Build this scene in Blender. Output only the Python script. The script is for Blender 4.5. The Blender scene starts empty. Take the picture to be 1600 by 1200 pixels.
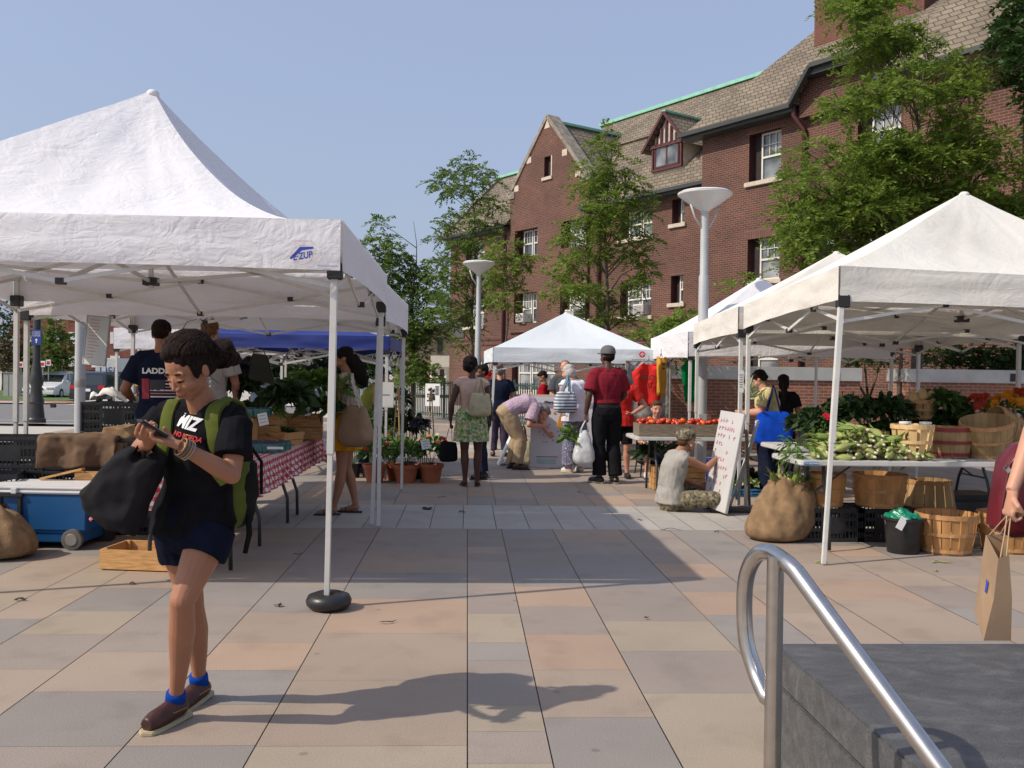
import bpy, bmesh, math, random
import numpy as np
from mathutils import Vector as V, Matrix, noise
from mathutils.bvhtree import BVHTree
R_ = math.radians
random.seed(11); rng = np.random.default_rng(7)
SC = bpy.context.scene
COL = SC.collection
# ---------------------------------------------------------------- camera
FOC = 1455.0; CAMH = 1.45
cd = bpy.data.cameras.new('camera'); cam = bpy.data.objects.new('camera', cd); COL.objects.link(cam)
cd.sensor_width = 36.0; cd.lens = FOC*36/1600; cd.clip_start = 0.05; cd.clip_end = 3000
CR = Matrix.Rotation(-R_(2.76), 3, 'Z') @ Matrix.Rotation(R_(90-.55), 3, 'X') @ Matrix.Rotation(R_(.8), 3, 'Z')
cam.matrix_world = Matrix.Translation((0, 0, CAMH)) @ CR.to_4x4()
SC.camera = cam
SC.render.resolution_x = 1024; SC.render.resolution_y = 768
# ---------------------------------------------------------------- world, sun, exposure
SUN_EL = 42.0; SUN_D = V((-.943, -.333, 0)).normalized()
w = bpy.data.worlds.new('World'); SC.world = w; w.use_nodes = True
nt = w.node_tree; nt.nodes.clear()
sky = nt.nodes.new('ShaderNodeTexSky'); sky.sky_type = 'NISHITA'; sky.sun_disc = False
sky.sun_elevation = R_(SUN_EL); sky.sun_rotation = R_(250.7)
sky.air_density = 1.35; sky.dust_density = 3.5; sky.ozone_density = 4.5; sky.altitude = 0
bg = nt.nodes.new('ShaderNodeBackground'); bg.inputs[1].default_value = 0.145
wo = nt.nodes.new('ShaderNodeOutputWorld')
hz = nt.nodes.new('ShaderNodeMix'); hz.data_type = 'RGBA'; hz.inputs[0].default_value = .48; hz.inputs[7].default_value = (4.1, 4.6, 6.4, 1)  # pale summer haze
nt.links.new(sky.outputs[0], hz.inputs[6]); nt.links.new(hz.outputs[2], bg.inputs[0]); nt.links.new(bg.outputs[0], wo.inputs[0])
sd = bpy.data.lights.new('sun', 'SUN'); sd.energy = 4.4; sd.angle = R_(.6); sd.color = (1, .90, .76)
so = bpy.data.objects.new('sun', sd); COL.objects.link(so); so.location = (-20, -8, 25)
sv = V((SUN_D.x*math.cos(R_(SUN_EL)), SUN_D.y*math.cos(R_(SUN_EL)), math.sin(R_(SUN_EL))))
so.rotation_euler = sv.to_track_quat('Z', 'Y').to_euler()
SC.view_settings.view_transform = 'Standard'; SC.view_settings.look = 'None'
SC.view_settings.exposure = -0.12; SC.view_settings.gamma = 1.0

# ---------------------------------------------------------------- helpers
def ray(u, v): return CR @ V(((u-800)/FOC, -(v-600)/FOC, -1))
def G(u, v, z=0.0):            # where a sight line meets the height z
    d = ray(u, v); t = (z-CAMH)/d.z; return V((d.x*t, d.y*t, z))
def P(u, v, Y):                # where a sight line meets the distance Y
    d = ray(u, v); t = Y/d.y; return V((d.x*t, Y, CAMH+d.z*t))
def tag(o, label=None, cat=None, group=None, kind=None):
    if label: o['label'] = label
    if cat: o['category'] = cat
    if group: o['group'] = group
    if kind: o['kind'] = kind
    return o
def thing(name, label, cat, loc=(0,0,0), rz=0, group=None):
    o = bpy.data.objects.new(name, None); COL.objects.link(o); o.location = loc; o.rotation_euler = (0,0,rz)
    o.empty_display_size = .2
    return tag(o, label, cat, group)
def dup(root, loc=None, rz=None, label=None, group=None, parent=None):
    r = root.copy(); COL.objects.link(r)
    if parent: r.parent = parent
    if loc is not None: r.location = loc
    if rz is not None: r.rotation_euler = (0,0,rz)
    if label: r['label'] = label
    if group: r['group'] = group
    for c in list(root.children): dup(c, parent=r)
    return r
def frame(d, up=V((0,0,1))):
    d = d.normalized()
    if abs(d.dot(up)) > .98: up = V((0,1,0)) if abs(d.y) < .9 else V((1,0,0))
    s = d.cross(up).normalized(); u = s.cross(d).normalized()
    return s, u
class MB:
    def __init__(s): s.v=[]; s.f=[]; s.m=[]
    def add(s, vs, fs, m=0):
        o=len(s.v); s.v += [tuple(p) for p in vs]; s.f += [tuple(o+i for i in f) for f in fs]; s.m += [m]*len(fs); return s
    def box(s, c, d, rot=None, m=0):
        x,y,z = d[0]/2,d[1]/2,d[2]/2; c=V(c)
        vs=[V((a*x,b*y,e*z)) for a in(-1,1) for b in(-1,1) for e in(-1,1)]
        if rot is not None: vs=[rot@p for p in vs]
        return s.add([p+c for p in vs], [(0,1,3,2),(4,6,7,5),(0,4,5,1),(2,3,7,6),(0,2,6,4),(1,5,7,3)], m)
    def bb(s, x0,x1,y0,y1,z0,z1, m=0): return s.box(((x0+x1)/2,(y0+y1)/2,(z0+z1)/2),(x1-x0,y1-y0,z1-z0),None,m)
    def beam(s, p0, p1, w, h=None, m=0):
        p0=V(p0);p1=V(p1);d=p1-p0; h=h or w; a,b=frame(d); a=a*w/2;b=b*h/2
        vs=[p+x for p in(p0,p1) for x in(-a-b,a-b,a+b,-a+b)]
        return s.add(vs,[(3,2,1,0),(4,5,6,7),(0,1,5,4),(1,2,6,5),(2,3,7,6),(3,0,4,7)],m)
    def loft(s, rings, caps=True, m=0, closed=True):
        n=len(rings[0]); vs=[p for r in rings for p in r]; fs=[]
        for i in range(len(rings)-1):
            for j in range(n if closed else n-1):
                k=(j+1)%n; fs.append((i*n+j,i*n+k,(i+1)*n+k,(i+1)*n+j))
        if caps: fs += [tuple(range(n-1,-1,-1)), tuple((len(rings)-1)*n+j for j in range(n))]
        return s.add(vs,fs,m)
    def tube(s, pts, rad, n=8, caps=True, m=0, up=V((0,0,1)), sq=1.0):
        pts=[V(p) for p in pts]
        if not hasattr(rad,'__len__'): rad=[rad]*len(pts)
        rings=[]; pa=None
        for i,p in enumerate(pts):
            d=(pts[min(i+1,len(pts)-1)]-pts[max(i-1,0)])
            if d.length<1e-7: d=V((0,0,1))
            d.normalize()
            if pa is None: a,b=frame(d,up)
            else:
                a=(pa-d*pa.dot(d))
                a = a.normalized() if a.length>1e-6 else frame(d,up)[0]
                b=a.cross(d).normalized()
            pa=a
            rings.append([p+(a*math.cos(t)+b*math.sin(t)*sq)*rad[i] for t in (-2*math.pi*j/n for j in range(n))])
        return s.loft(rings,caps,m)
    def cyl(s,p0,p1,r0,r1=None,n=12,m=0): return s.tube([p0,p1],[r0,r0 if r1 is None else r1],n,True,m)
    def lathe(s, prof, c=(0,0,0), n=20, m=0, caps=True):
        c=V(c); return s.loft([[c+V((r*math.cos(t),r*math.sin(t),z)) for t in (2*math.pi*j/n for j in range(n))] for r,z in prof],caps,m)
    def ell(s, c, r, rot=None, n=12, k=8, m=0):
        c=V(c); r=(r,r,r) if not hasattr(r,'__len__') else r; rings=[]
        for i in range(1,k):
            a=math.pi*i/k; rings.append([V((r[0]*math.sin(a)*math.cos(t),r[1]*math.sin(a)*math.sin(t),-r[2]*math.cos(a))) for t in (2*math.pi*j/n for j in range(n))])
        if rot is not None: rings=[[rot@p for p in q] for q in rings]
        lo=V((0,0,-r[2]));hi=V((0,0,r[2]))
        if rot is not None: lo=rot@lo;hi=rot@hi
        o=[p+c for q in rings for p in q]; N=len(o); fs=[]
        for i in range(k-2):
            for j in range(n):
                q=(j+1)%n; fs.append((i*n+j,i*n+q,(i+1)*n+q,(i+1)*n+j))
        for j in range(n):
            fs.append((N,(j+1)%n,j)); fs.append((N+1,(k-2)*n+j,(k-2)*n+(j+1)%n))
        return s.add(o+[lo+c,hi+c],fs,m)
    def grid(s, fn, nu, nv, m=0):
        vs=[fn(i/nu,j/nv) for i in range(nu+1) for j in range(nv+1)]
        return s.add(vs,[(i*(nv+1)+j,(i+1)*(nv+1)+j,(i+1)*(nv+1)+j+1,i*(nv+1)+j+1) for i in range(nu) for j in range(nv)],m)
    def prism(s, poly, o, ax, ay, az, m=0):      # polygon in (ax,ay) pushed along az
        o=V(o);ax=V(ax);ay=V(ay);az=V(az); n=len(poly)
        a=[o+ax*x+ay*y for x,y in poly]; b=[p+az for p in a]
        return s.add(a+b,[tuple(range(n-1,-1,-1)),tuple(range(n,2*n))]+[(i,(i+1)%n,n+(i+1)%n,n+i) for i in range(n)],m)
    def build(s, name, mats, parent=None, smooth=None, world=False, bevel=0, fix=True):
        vs=s.v
        if world and parent is not None:
            mi=(Matrix.Translation(parent.location)@parent.rotation_euler.to_matrix().to_4x4()).inverted()
            vs=[mi@V(p) for p in vs]
        me=bpy.data.meshes.new(name); me.from_pydata([tuple(p) for p in vs],[],s.f)
        if not isinstance(mats,(list,tuple)): mats=[mats]
        for q in mats: me.materials.append(q)
        if len(mats)>1: me.polygons.foreach_set('material_index',s.m)
        if bevel or fix:
            bm=bmesh.new(); bm.from_mesh(me)
            if fix: bmesh.ops.recalc_face_normals(bm,faces=bm.faces)
            if bevel:
                ed=[e for e in bm.edges if len(e.link_faces)==2 and e.calc_face_angle(0)>.6]
                bmesh.ops.bevel(bm,geom=ed,offset=bevel,segments=2,affect='EDGES',clamp_overlap=True)
            bm.to_mesh(me); bm.free()
        if smooth is not None and smooth is not False:
            me.polygons.foreach_set('use_smooth',[True]*len(me.polygons))
            if smooth is not True: me.set_sharp_from_angle(angle=R_(smooth))
        o=bpy.data.objects.new(name,me); COL.objects.link(o)
        if parent is not None: o.parent=parent
        return o
def baked(o, keep_mats=True):                    # replace an object's mesh by its modified result
    dg=bpy.context.evaluated_depsgraph_get(); dg.update()
    me=bpy.data.meshes.new_from_object(o.evaluated_get(dg)); old=o.data; o.modifiers.clear(); o.data=me
    bpy.data.meshes.remove(old); me.name=o.name; return o
def remeshed(mb, name, mats, parent, voxel, smooth=2, wrinkle=0, wscale=8, seed=0, world=False, aniso=(1,1,1)):
    o=mb.build(name,mats,parent,world=world,fix=False)
    md=o.modifiers.new('r','REMESH'); md.mode='VOXEL'; md.voxel_size=voxel; md.adaptivity=0
    if smooth:
        ms=o.modifiers.new('s','SMOOTH'); ms.iterations=smooth; ms.factor=.5
    baked(o); me=o.data
    me.materials.clear()
    for q in (mats if isinstance(mats,(list,tuple)) else [mats]): me.materials.append(q)
    if wrinkle:
        n=len(me.vertices); co=np.empty(n*3,'f'); no=np.empty(n*3,'f')
        me.vertices.foreach_get('co',co); me.vertices.foreach_get('normal',no); co=co.reshape(-1,3); no=no.reshape(-1,3)
        A=V((seed*3.7,seed*1.3,0)); ax=V(aniso)
        h=np.array([noise.noise(V((p[0]*ax.x,p[1]*ax.y,p[2]*ax.z))*wscale+A)+.5*noise.noise(V((p[0]*ax.x,p[1]*ax.y,p[2]*ax.z))*wscale*2.3+A) for p in co])
        co+=no*(h*wrinkle)[:,None]; me.vertices.foreach_set('co',co.ravel()); me.update()
    me.polygons.foreach_set('use_smooth',[True]*len(me.polygons))
    return o
def quads_obj(name, co, mat, parent=None, nper=4, world=False):   # numpy quads, one island each
    co=np.asarray(co,'f').reshape(-1,3)
    if world and parent is not None: co=co-np.array(parent.location,'f')
    n=len(co)//nper; me=bpy.data.meshes.new(name)
    me.vertices.add(n*nper); me.vertices.foreach_set('co',co.ravel())
    me.loops.add(n*nper); me.loops.foreach_set('vertex_index',np.arange(n*nper,dtype='i'))
    me.polygons.add(n); me.polygons.foreach_set('loop_start',np.arange(n,dtype='i')*nper)
    me.update(calc_edges=True); me.validate()
    if mat: me.materials.append(mat)
    o=bpy.data.objects.new(name,me); COL.objects.link(o)
    if parent is not None: o.parent=parent
    return o
# ---------------------------------------------------------------- materials
def nodes(name):
    m=bpy.data.materials.new(name); m.use_nodes=True; n=m.node_tree
    return m,n,n.nodes['Principled BSDF'],n.nodes.new,n.links.new
def M(name, col, rough=.7, metal=0, var=.12, vs=6, bump=0, bs=60, trans=0, spec=.5, coord='Object', tint=None, sub=0, stretch=None):
    m,n,b,N,L=nodes(name); c=(*col,1)
    b.inputs['Roughness'].default_value=rough; b.inputs['Metallic'].default_value=metal
    b.inputs['Specular IOR Level'].default_value=spec
    tc=N('ShaderNodeTexCoord'); src=tc.outputs[coord]
    if stretch:
        mp=N('ShaderNodeMapping'); mp.inputs['Scale'].default_value=stretch; L(src,mp.inputs[0]); src=mp.outputs[0]
    if var:
        t=N('ShaderNodeTexNoise'); t.inputs['Scale'].default_value=vs; t.inputs['Detail'].default_value=6; L(src,t.inputs[0])
        r=N('ShaderNodeValToRGB'); r.color_ramp.elements[0].position=.3; r.color_ramp.elements[1].position=.7
        r.color_ramp.elements[0].color=(*[x*(1-var) for x in (tint or col)],1); r.color_ramp.elements[1].color=(*[min(1,x*(1+var)) for x in col],1)
        L(t.outputs[0],r.inputs[0]); L(r.outputs[0],b.inputs['Base Color']); cs=r.outputs[0]
    else: b.inputs['Base Color'].default_value=c; cs=None
    if bump:
        t2=N('ShaderNodeTexNoise'); t2.inputs['Scale'].default_value=bs; t2.inputs['Detail'].default_value=4; L(src,t2.inputs[0])
        bp=N('ShaderNodeBump'); bp.inputs['Strength'].default_value=min(1,bump); bp.inputs['Distance'].default_value=.01; L(t2.outputs[0],bp.inputs['Height']); L(bp.outputs[0],b.inputs['Normal'])
    if sub:
        b.inputs['Subsurface Weight'].default_value=sub; b.inputs['Subsurface Radius'].default_value=(.012,.005,.003); b.inputs['Subsurface Scale'].default_value=1
    if trans:
        tr=N('ShaderNodeBsdfTranslucent'); mx=N('ShaderNodeMixShader'); mx.inputs[0].default_value=trans
        if cs: L(cs,tr.inputs[0])
        else: tr.inputs[0].default_value=c
        L(b.outputs[0],mx.inputs[1]); L(tr.outputs[0],mx.inputs[2]); L(mx.outputs[0],n.nodes['Material Output'].inputs[0])
    return m
def leafmat(name, dark, light, trans=.35, rough=.6):
    m,n,b,N,L=nodes(name); g=N('ShaderNodeNewGeometry'); r=N('ShaderNodeValToRGB')
    r.color_ramp.elements[0].color=(*dark,1); r.color_ramp.elements[1].color=(*light,1)
    t=N('ShaderNodeTexCoord'); ns=N('ShaderNodeTexNoise'); ns.inputs['Scale'].default_value=1.7; L(t.outputs['Object'],ns.inputs[0])
    ad=N('ShaderNodeMath'); ad.operation='ADD'; ad.inputs[1].default_value=-.25
    mu=N('ShaderNodeMath'); mu.operation='MULTIPLY_ADD'; mu.inputs[1].default_value=.55
    L(ns.outputs[0],ad.inputs[0]); L(g.outputs['Random Per Island'],mu.inputs[0]); L(ad.outputs[0],mu.inputs[2]); L(mu.outputs[0],r.inputs[0])
    L(r.outputs[0],b.inputs['Base Color']); b.inputs['Roughness'].default_value=rough; b.inputs['Specular IOR Level'].default_value=.3
    tr=N('ShaderNodeBsdfTranslucent'); mx=N('ShaderNodeMixShader'); mx.inputs[0].default_value=trans
    L(r.outputs[0],tr.inputs[0]); L(b.outputs[0],mx.inputs[1]); L(tr.outputs[0],mx.inputs[2]); L(mx.outputs[0],n.nodes['Material Output'].inputs[0])
    return m
def brickmat(name, c1, c2, mortar, bw=.21, bh=.068, ms=.009, off=.5, shingle=False, rough=.85, vcoord='xz'):
    m,n,b,N,L=nodes(name); tc=N('ShaderNodeTexCoord'); sp=N('ShaderNodeSeparateXYZ'); L(tc.outputs['Object'],sp.inputs[0])
    cb=N('ShaderNodeCombineXYZ')
    ad=N('ShaderNodeMath'); ad.operation='ADD'; L(sp.outputs[0],ad.inputs[0]); L(sp.outputs[1],ad.inputs[1])
    if vcoord=='xz': L(ad.outputs[0],cb.inputs[0])
    else: L(sp.outputs[0],cb.inputs[0])
    L(sp.outputs[2],cb.inputs[1])
    k=N('ShaderNodeTexBrick'); k.offset=off; k.inputs['Scale'].default_value=1; k.inputs['Brick Width'].default_value=bw; k.inputs['Row Height'].default_value=bh
    k.inputs['Mortar Size'].default_value=ms; k.inputs['Mortar Smooth'].default_value=.1; k.inputs['Bias'].default_value=0
    k.inputs['Color1'].default_value=(*c1,1); k.inputs['Color2'].default_value=(*c2,1); k.inputs['Mortar'].default_value=(*mortar,1)
    L(cb.outputs[0],k.inputs[0])
    ns=N('ShaderNodeTexNoise'); ns.inputs['Scale'].default_value=.7; ns.inputs['Detail'].default_value=7; L(tc.outputs['Object'],ns.inputs[0])
    r=N('ShaderNodeValToRGB'); r.color_ramp.elements[0].position=.35; r.color_ramp.elements[0].color=(.72,.7,.7,1); r.color_ramp.elements[1].position=.68; r.color_ramp.elements[1].color=(1.1,1.08,1.05,1)
    L(ns.outputs[0],r.inputs[0])
    mx=N('ShaderNodeMix'); mx.data_type='RGBA'; mx.blend_type='MULTIPLY'; mx.inputs[0].default_value=1
    L(k.outputs[0],mx.inputs[6]); L(r.outputs[0],mx.inputs[7]); L(mx.outputs[2],b.inputs['Base Color'])
    bp=N('ShaderNodeBump'); bp.inputs['Strength'].default_value=.6; bp.inputs['Distance'].default_value=.012; bp.invert=True
    L(k.outputs['Fac'],bp.inputs['Height']); L(bp.outputs[0],b.inputs['Normal']); b.inputs['Roughness'].default_value=rough
    return m
def ginghammat(name):
    m,n,b,N,L=nodes(name); tc=N('ShaderNodeTexCoord'); sp=N('ShaderNodeSeparateXYZ'); L(tc.outputs['UV'],sp.inputs[0])
    ks=[]
    for i in (0,1):
        a=N('ShaderNodeMath'); a.operation='MULTIPLY'; a.inputs[1].default_value=1/.058; L(sp.outputs[i],a.inputs[0])
        c=N('ShaderNodeMath'); c.operation='FRACT'; L(a.outputs[0],c.inputs[0])
        d=N('ShaderNodeMath'); d.operation='GREATER_THAN'; d.inputs[1].default_value=.5; L(c.outputs[0],d.inputs[0]); ks.append(d)
    s=N('ShaderNodeMath'); s.operation='ADD'; L(ks[0].outputs[0],s.inputs[0]); L(ks[1].outputs[0],s.inputs[1])
    h=N('ShaderNodeMath'); h.operation='MULTIPLY'; h.inputs[1].default_value=.5; L(s.outputs[0],h.inputs[0])
    r=N('ShaderNodeValToRGB'); e=r.color_ramp.elements; e[0].color=(.75,.7,.66,1); e[1].color=(.42,.02,.035,1); q=r.color_ramp.elements.new(.5); q.color=(.55,.16,.17,1); r.color_ramp.interpolation='CONSTANT'; e[0].position=0
    r.color_ramp.elements[1].position=.4; r.color_ramp.elements[2].position=.8
    L(h.outputs[0],r.inputs[0]); L(r.outputs[0],b.inputs['Base Color']); b.inputs['Roughness'].default_value=.8
    return m
WHITE=(.8,.8,.78)
m_canvas=None
m_cream=None
m_blue_canvas=M('blue_canvas',(.012,.03,.20),.6,var=.1,trans=.06)
m_greytent0=M('pale_grey_canvas',(.74,.78,.80),.75,var=.04,vs=3,bump=.25,bs=8,trans=.2)
def canvas(name,col,tr,dirt=(.72,.68,.62),crease=.5,da=.12):
    m,n,b,N,L=nodes(name); tc=N('ShaderNodeTexCoord'); co=tc.outputs['Object']
    def nz(sc,d,dist=0,st=None):
        t=N('ShaderNodeTexNoise'); t.inputs['Scale'].default_value=sc; t.inputs['Detail'].default_value=d; t.inputs['Distortion'].default_value=dist
        if st: mp=N('ShaderNodeMapping'); mp.inputs['Scale'].default_value=st; L(co,mp.inputs[0]); L(mp.outputs[0],t.inputs[0])
        else: L(co,t.inputs[0])
        return t
    r=N('ShaderNodeValToRGB'); r.color_ramp.elements[0].position=.32; r.color_ramp.elements[1].position=.52; r.color_ramp.elements[0].color=(*[c*(1-da)+d*da for c,d in zip(col,dirt)],1); r.color_ramp.elements[1].color=(*col,1); L(nz(1.1,7,.4).outputs[0],r.inputs[0])
    L(r.outputs[0],b.inputs['Base Color']); b.inputs['Roughness'].default_value=.7; b.inputs['Specular IOR Level'].default_value=.25
    def ridge(sc,dist,st=None):
        t=nz(sc,3,dist,st); a=N('ShaderNodeMath'); a.operation='SUBTRACT'; a.inputs[1].default_value=.5; L(t.outputs[0],a.inputs[0]); c=N('ShaderNodeMath'); c.operation='ABSOLUTE'; L(a.outputs[0],c.inputs[0]); return c
    s1=ridge(2.6,1.2); s2=ridge(6.5,1.6,(1,1,1.6)); s3=ridge(1.4,.8,(1,1,3))
    ad=N('ShaderNodeMath'); ad.operation='MULTIPLY_ADD'; ad.inputs[1].default_value=.45; L(s2.outputs[0],ad.inputs[0]); L(s1.outputs[0],ad.inputs[2])
    ae=N('ShaderNodeMath'); ae.operation='ADD'; L(ad.outputs[0],ae.inputs[0]); L(s3.outputs[0],ae.inputs[1])
    bp=N('ShaderNodeBump'); bp.inputs['Strength'].default_value=crease; bp.inputs['Distance'].default_value=.09; L(ae.outputs[0],bp.inputs['Height']); L(bp.outputs[0],b.inputs['Normal'])
    tn=N('ShaderNodeBsdfTranslucent'); mx=N('ShaderNodeMixShader'); mx.inputs[0].default_value=tr; L(r.outputs[0],tn.inputs[0]); L(b.outputs[0],mx.inputs[1]); L(tn.outputs[0],mx.inputs[2]); L(mx.outputs[0],n.nodes['Material Output'].inputs[0]); return m
m_canvas=canvas('white_canvas',(.78,.77,.79),.11,crease=.24); m_cream=canvas('cream_canvas',(.74,.71,.645),.05,dirt=(.42,.36,.30),crease=.16,da=.22); m_greytent=canvas('pale_grey_canvas',(.68,.73,.76),.12,crease=.12,da=.05)
m_whitemetal=M('white_painted_steel',(.62,.61,.57),.45,var=.06,vs=12)
m_greymetal=M('grey_painted_metal',(.40,.41,.41),.4,var=.06,vs=5)
m_blackpl=M('black_plastic',(.018,.018,.02),.45,var=.25,vs=15)
m_blackmetal=M('black_metal',(.03,.03,.032),.4,var=.2,vs=8)
m_wood=M('pale_wood',(.50,.27,.10),.7,var=.3,vs=4,stretch=(1,1,9),bump=.1)
m_woodbox=M('pine_wood',(.55,.30,.11),.65,var=.28,vs=5,stretch=(2,14,14),bump=.1)
m_greywood=M('weathered_grey_wood',(.20,.155,.11),.85,var=.35,vs=5,stretch=(2,14,14),bump=.2)
m_basket=M('basket_slats',(.44,.22,.075),.7,var=.35,vs=9,stretch=(1,1,.25),bump=.15)
m_basketpale=M('pale_basket_slats',(.62,.42,.19),.7,var=.2,vs=9,stretch=(1,1,.25),bump=.15)
m_basketold=M('old_basket_slats',(.36,.23,.10),.75,var=.35,vs=9,stretch=(1,1,.25),bump=.15)
m_hoop=M('hoop_wood',(.42,.22,.09),.7,var=.2,vs=20)
m_redhoop=M('red_hoop',(.22,.02,.02),.6,var=.2)
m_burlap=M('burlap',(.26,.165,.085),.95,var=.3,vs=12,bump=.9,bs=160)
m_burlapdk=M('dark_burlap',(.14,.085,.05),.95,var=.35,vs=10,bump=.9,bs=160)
m_glass=None
def glassmat():
    m,n,b,N,L=nodes('window_glass'); b.inputs['Base Color'].default_value=(.10,.12,.13,1); b.inputs['Roughness'].default_value=.06; b.inputs['Specular IOR Level'].default_value=.9
    t=N('ShaderNodeTexNoise'); t.inputs['Scale'].default_value=.9; tc=N('ShaderNodeTexCoord'); L(tc.outputs['Object'],t.inputs[0])
    r=N('ShaderNodeValToRGB'); r.color_ramp.elements[0].color=(.05,.06,.07,1); r.color_ramp.elements[1].color=(.30,.31,.31,1); r.color_ramp.elements[0].position=.42;r.color_ramp.elements[1].position=.6
    L(t.outputs[0],r.inputs[0]); L(r.outputs[0],b.inputs['Base Color']); return m
m_glass=glassmat()
m_steel=M('brushed_steel',(.55,.53,.50),.24,metal=1,var=.08,vs=30,stretch=(1,1,1))
m_paper=M('white_paper',(.78,.78,.76),.8,var=.03)
m_ink=M('black_ink',(.02,.02,.02),.8,var=0)
m_redink=M('red_ink',(.6,.03,.04),.7,var=0)
m_blueink=M('blue_ink',(.02,.05,.4),.6,var=0)
m_whiteprint=M('white_print',(.75,.75,.75),.8,var=0)
# ================================================================ the ground
def groundz(x,y):
    t=max(0,min(1,(y-24.0)/24)); s=max(0,min(1,(-x-5.5)/2.5)); return -.012-.40*t*s*(2-t)*.8
asphalt=M('asphalt',(.17,.165,.16),.9,var=.12,vs=3,bump=.2,bs=80)
m_joint=M('joint_sand',(.19,.155,.125),.95,var=.2,vs=30)
m_concrete=M('concrete',(.46,.42,.37),.9,var=.08,vs=2,bump=.1,bs=60)
def quadsheet(name,x0,x1,y0,y1,nx,ny,dz,mat):
    mb=MB(); mb.grid(lambda a,b:(x0+(x1-x0)*a,y0+(y1-y0)*b,groundz(x0+(x1-x0)*a,y0+(y1-y0)*b)+dz),nx,ny)
    return tag(mb.build(name,mat,fix=False,smooth=True),kind='structure')
xs=sorted(set([-900,-400,-200,-100,-60,-40,-25,-15,-10,-8,-7.5,-7,-6.5,-6,-5.5,-5,0,6,12,20,40,100,300,900])); ys=[-200,-20,-5,0,5,12,18,22,24]+[24+2*i for i in range(1,14)]+[60,80,120,200,500,1200]
mb=MB(); mb.add([(x,y,groundz(x,y)-.03) for x in xs for y in ys],[(i*len(ys)+j,(i+1)*len(ys)+j,(i+1)*len(ys)+j+1,i*len(ys)+j+1) for i in range(len(xs)-1) for j in range(len(ys)-1)])
tag(mb.build('ground',m_concrete,fix=False),kind='structure')
quadsheet('road',-120,-5.9,25.3,47,60,12,.012,asphalt)
quadsheet('pavement',-9.6,17,-4,30.5,30,30,-.004,m_joint)
quadsheet('kerb',-60,-5.9,24.9,25.25,40,1,.05,m_concrete)
m_line=M('road_paint',(.62,.62,.6),.8,var=.1,vs=9)
quadsheet('road_marking',-60,-6.1,28.2,28.4,30,1,.02,m_line)
quadsheet('road_marking',-60,-13,25.9,26.05,30,1,.02,m_line)
m_grass=M('grass',(.08,.13,.03),.95,var=.4,vs=3,bump=.5,bs=40)
quadsheet('lawn',-70,-22,52,75,10,4,.03,m_grass)
m_brickwalk=M('brick_path',(.32,.16,.11),.9,var=.2,vs=5)
quadsheet('path',-70,-20.5,48.5,52,10,2,.02,m_brickwalk)
quadsheet('far_kerb',-70,-21,47,48.5,10,2,.08,m_concrete)
# paving slabs, each one a stone of its own colour
def slabmat():
    m,n,b,N,L=nodes('paving_stone'); at=N('ShaderNodeAttribute'); at.attribute_name='stone'
    tc=N('ShaderNodeTexCoord')
    def nz(s,d=5):
        t=N('ShaderNodeTexNoise'); t.inputs['Scale'].default_value=s; t.inputs['Detail'].default_value=d; L(tc.outputs['Object'],t.inputs[0]); return t
    def ramp(t,a,b_,p0=.3,p1=.7):
        r=N('ShaderNodeValToRGB'); r.color_ramp.elements[0].color=(a,a,a,1); r.color_ramp.elements[1].color=(b_,b_,b_,1); r.color_ramp.elements[0].position=p0; r.color_ramp.elements[1].position=p1; L(t.outputs[0],r.inputs[0]); return r
    cur=at.outputs['Color']
    for rr in (ramp(nz(1.3,8),.92,1.06), ramp(nz(170,2),.86,1.14,.35,.65), ramp(nz(3.2,9),.90,1.02,.32,.46)):
        mx=N('ShaderNodeMix'); mx.data_type='RGBA'; mx.blend_type='MULTIPLY'; mx.inputs[0].default_value=1; L(cur,mx.inputs[6]); L(rr.outputs[0],mx.inputs[7]); cur=mx.outputs[2]
    vo=N('ShaderNodeTexVoronoi'); vo.inputs['Scale'].default_value=2.6; vo.inputs['Randomness'].default_value=1; L(tc.outputs['Object'],vo.inputs[0])
    vr=N('ShaderNodeValToRGB'); vr.color_ramp.elements[0].color=(.62,.60,.58,1); vr.color_ramp.elements[1].color=(1,1,1,1); vr.color_ramp.elements[0].position=.035; vr.color_ramp.elements[1].position=.055; L(vo.outputs['Distance'],vr.inputs[0])
    mx=N('ShaderNodeMix'); mx.data_type='RGBA'; mx.blend_type='MULTIPLY'; mx.inputs[0].default_value=.7; L(cur,mx.inputs[6]); L(vr.outputs[0],mx.inputs[7]); cur=mx.outputs[2]
    L(cur,b.inputs['Base Color']); b.inputs['Roughness'].default_value=.82; b.inputs['Specular IOR Level'].default_value=.35
    bp=N('ShaderNodeBump'); bp.inputs['Strength'].default_value=.25; bp.inputs['Distance'].default_value=.004; L(nz(120,3).outputs[0],bp.inputs['Height']); L(bp.outputs[0],b.inputs['Normal'])
    return m
m_slab=slabmat()
TAN=(.425,.335,.262);PNK=(.475,.34,.25);GRY=(.365,.305,.262);BLU=(.335,.30,.272);BEI=(.43,.355,.27);LGT=(.49,.455,.41);PAL=[TAN,TAN,TAN,PNK,GRY,GRY,GRY,BLU,BEI]
sv_=[];sf_=[];sc_=[]
def slab(x0,x1,y0,y1,c,g=.0026,gy=.0010):
    o=len(sv_); sv_.extend([(x0+g,y0+gy,0),(x1-g,y0+gy,0),(x1-g,y1-gy,0),(x0+g,y1-gy,0)]); sf_.append((o,o+1,o+2,o+3)); k=random.uniform(.94,1.05)*.77; sc_.append([c[0]*k,c[1]*k,c[2]*k,1])
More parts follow.
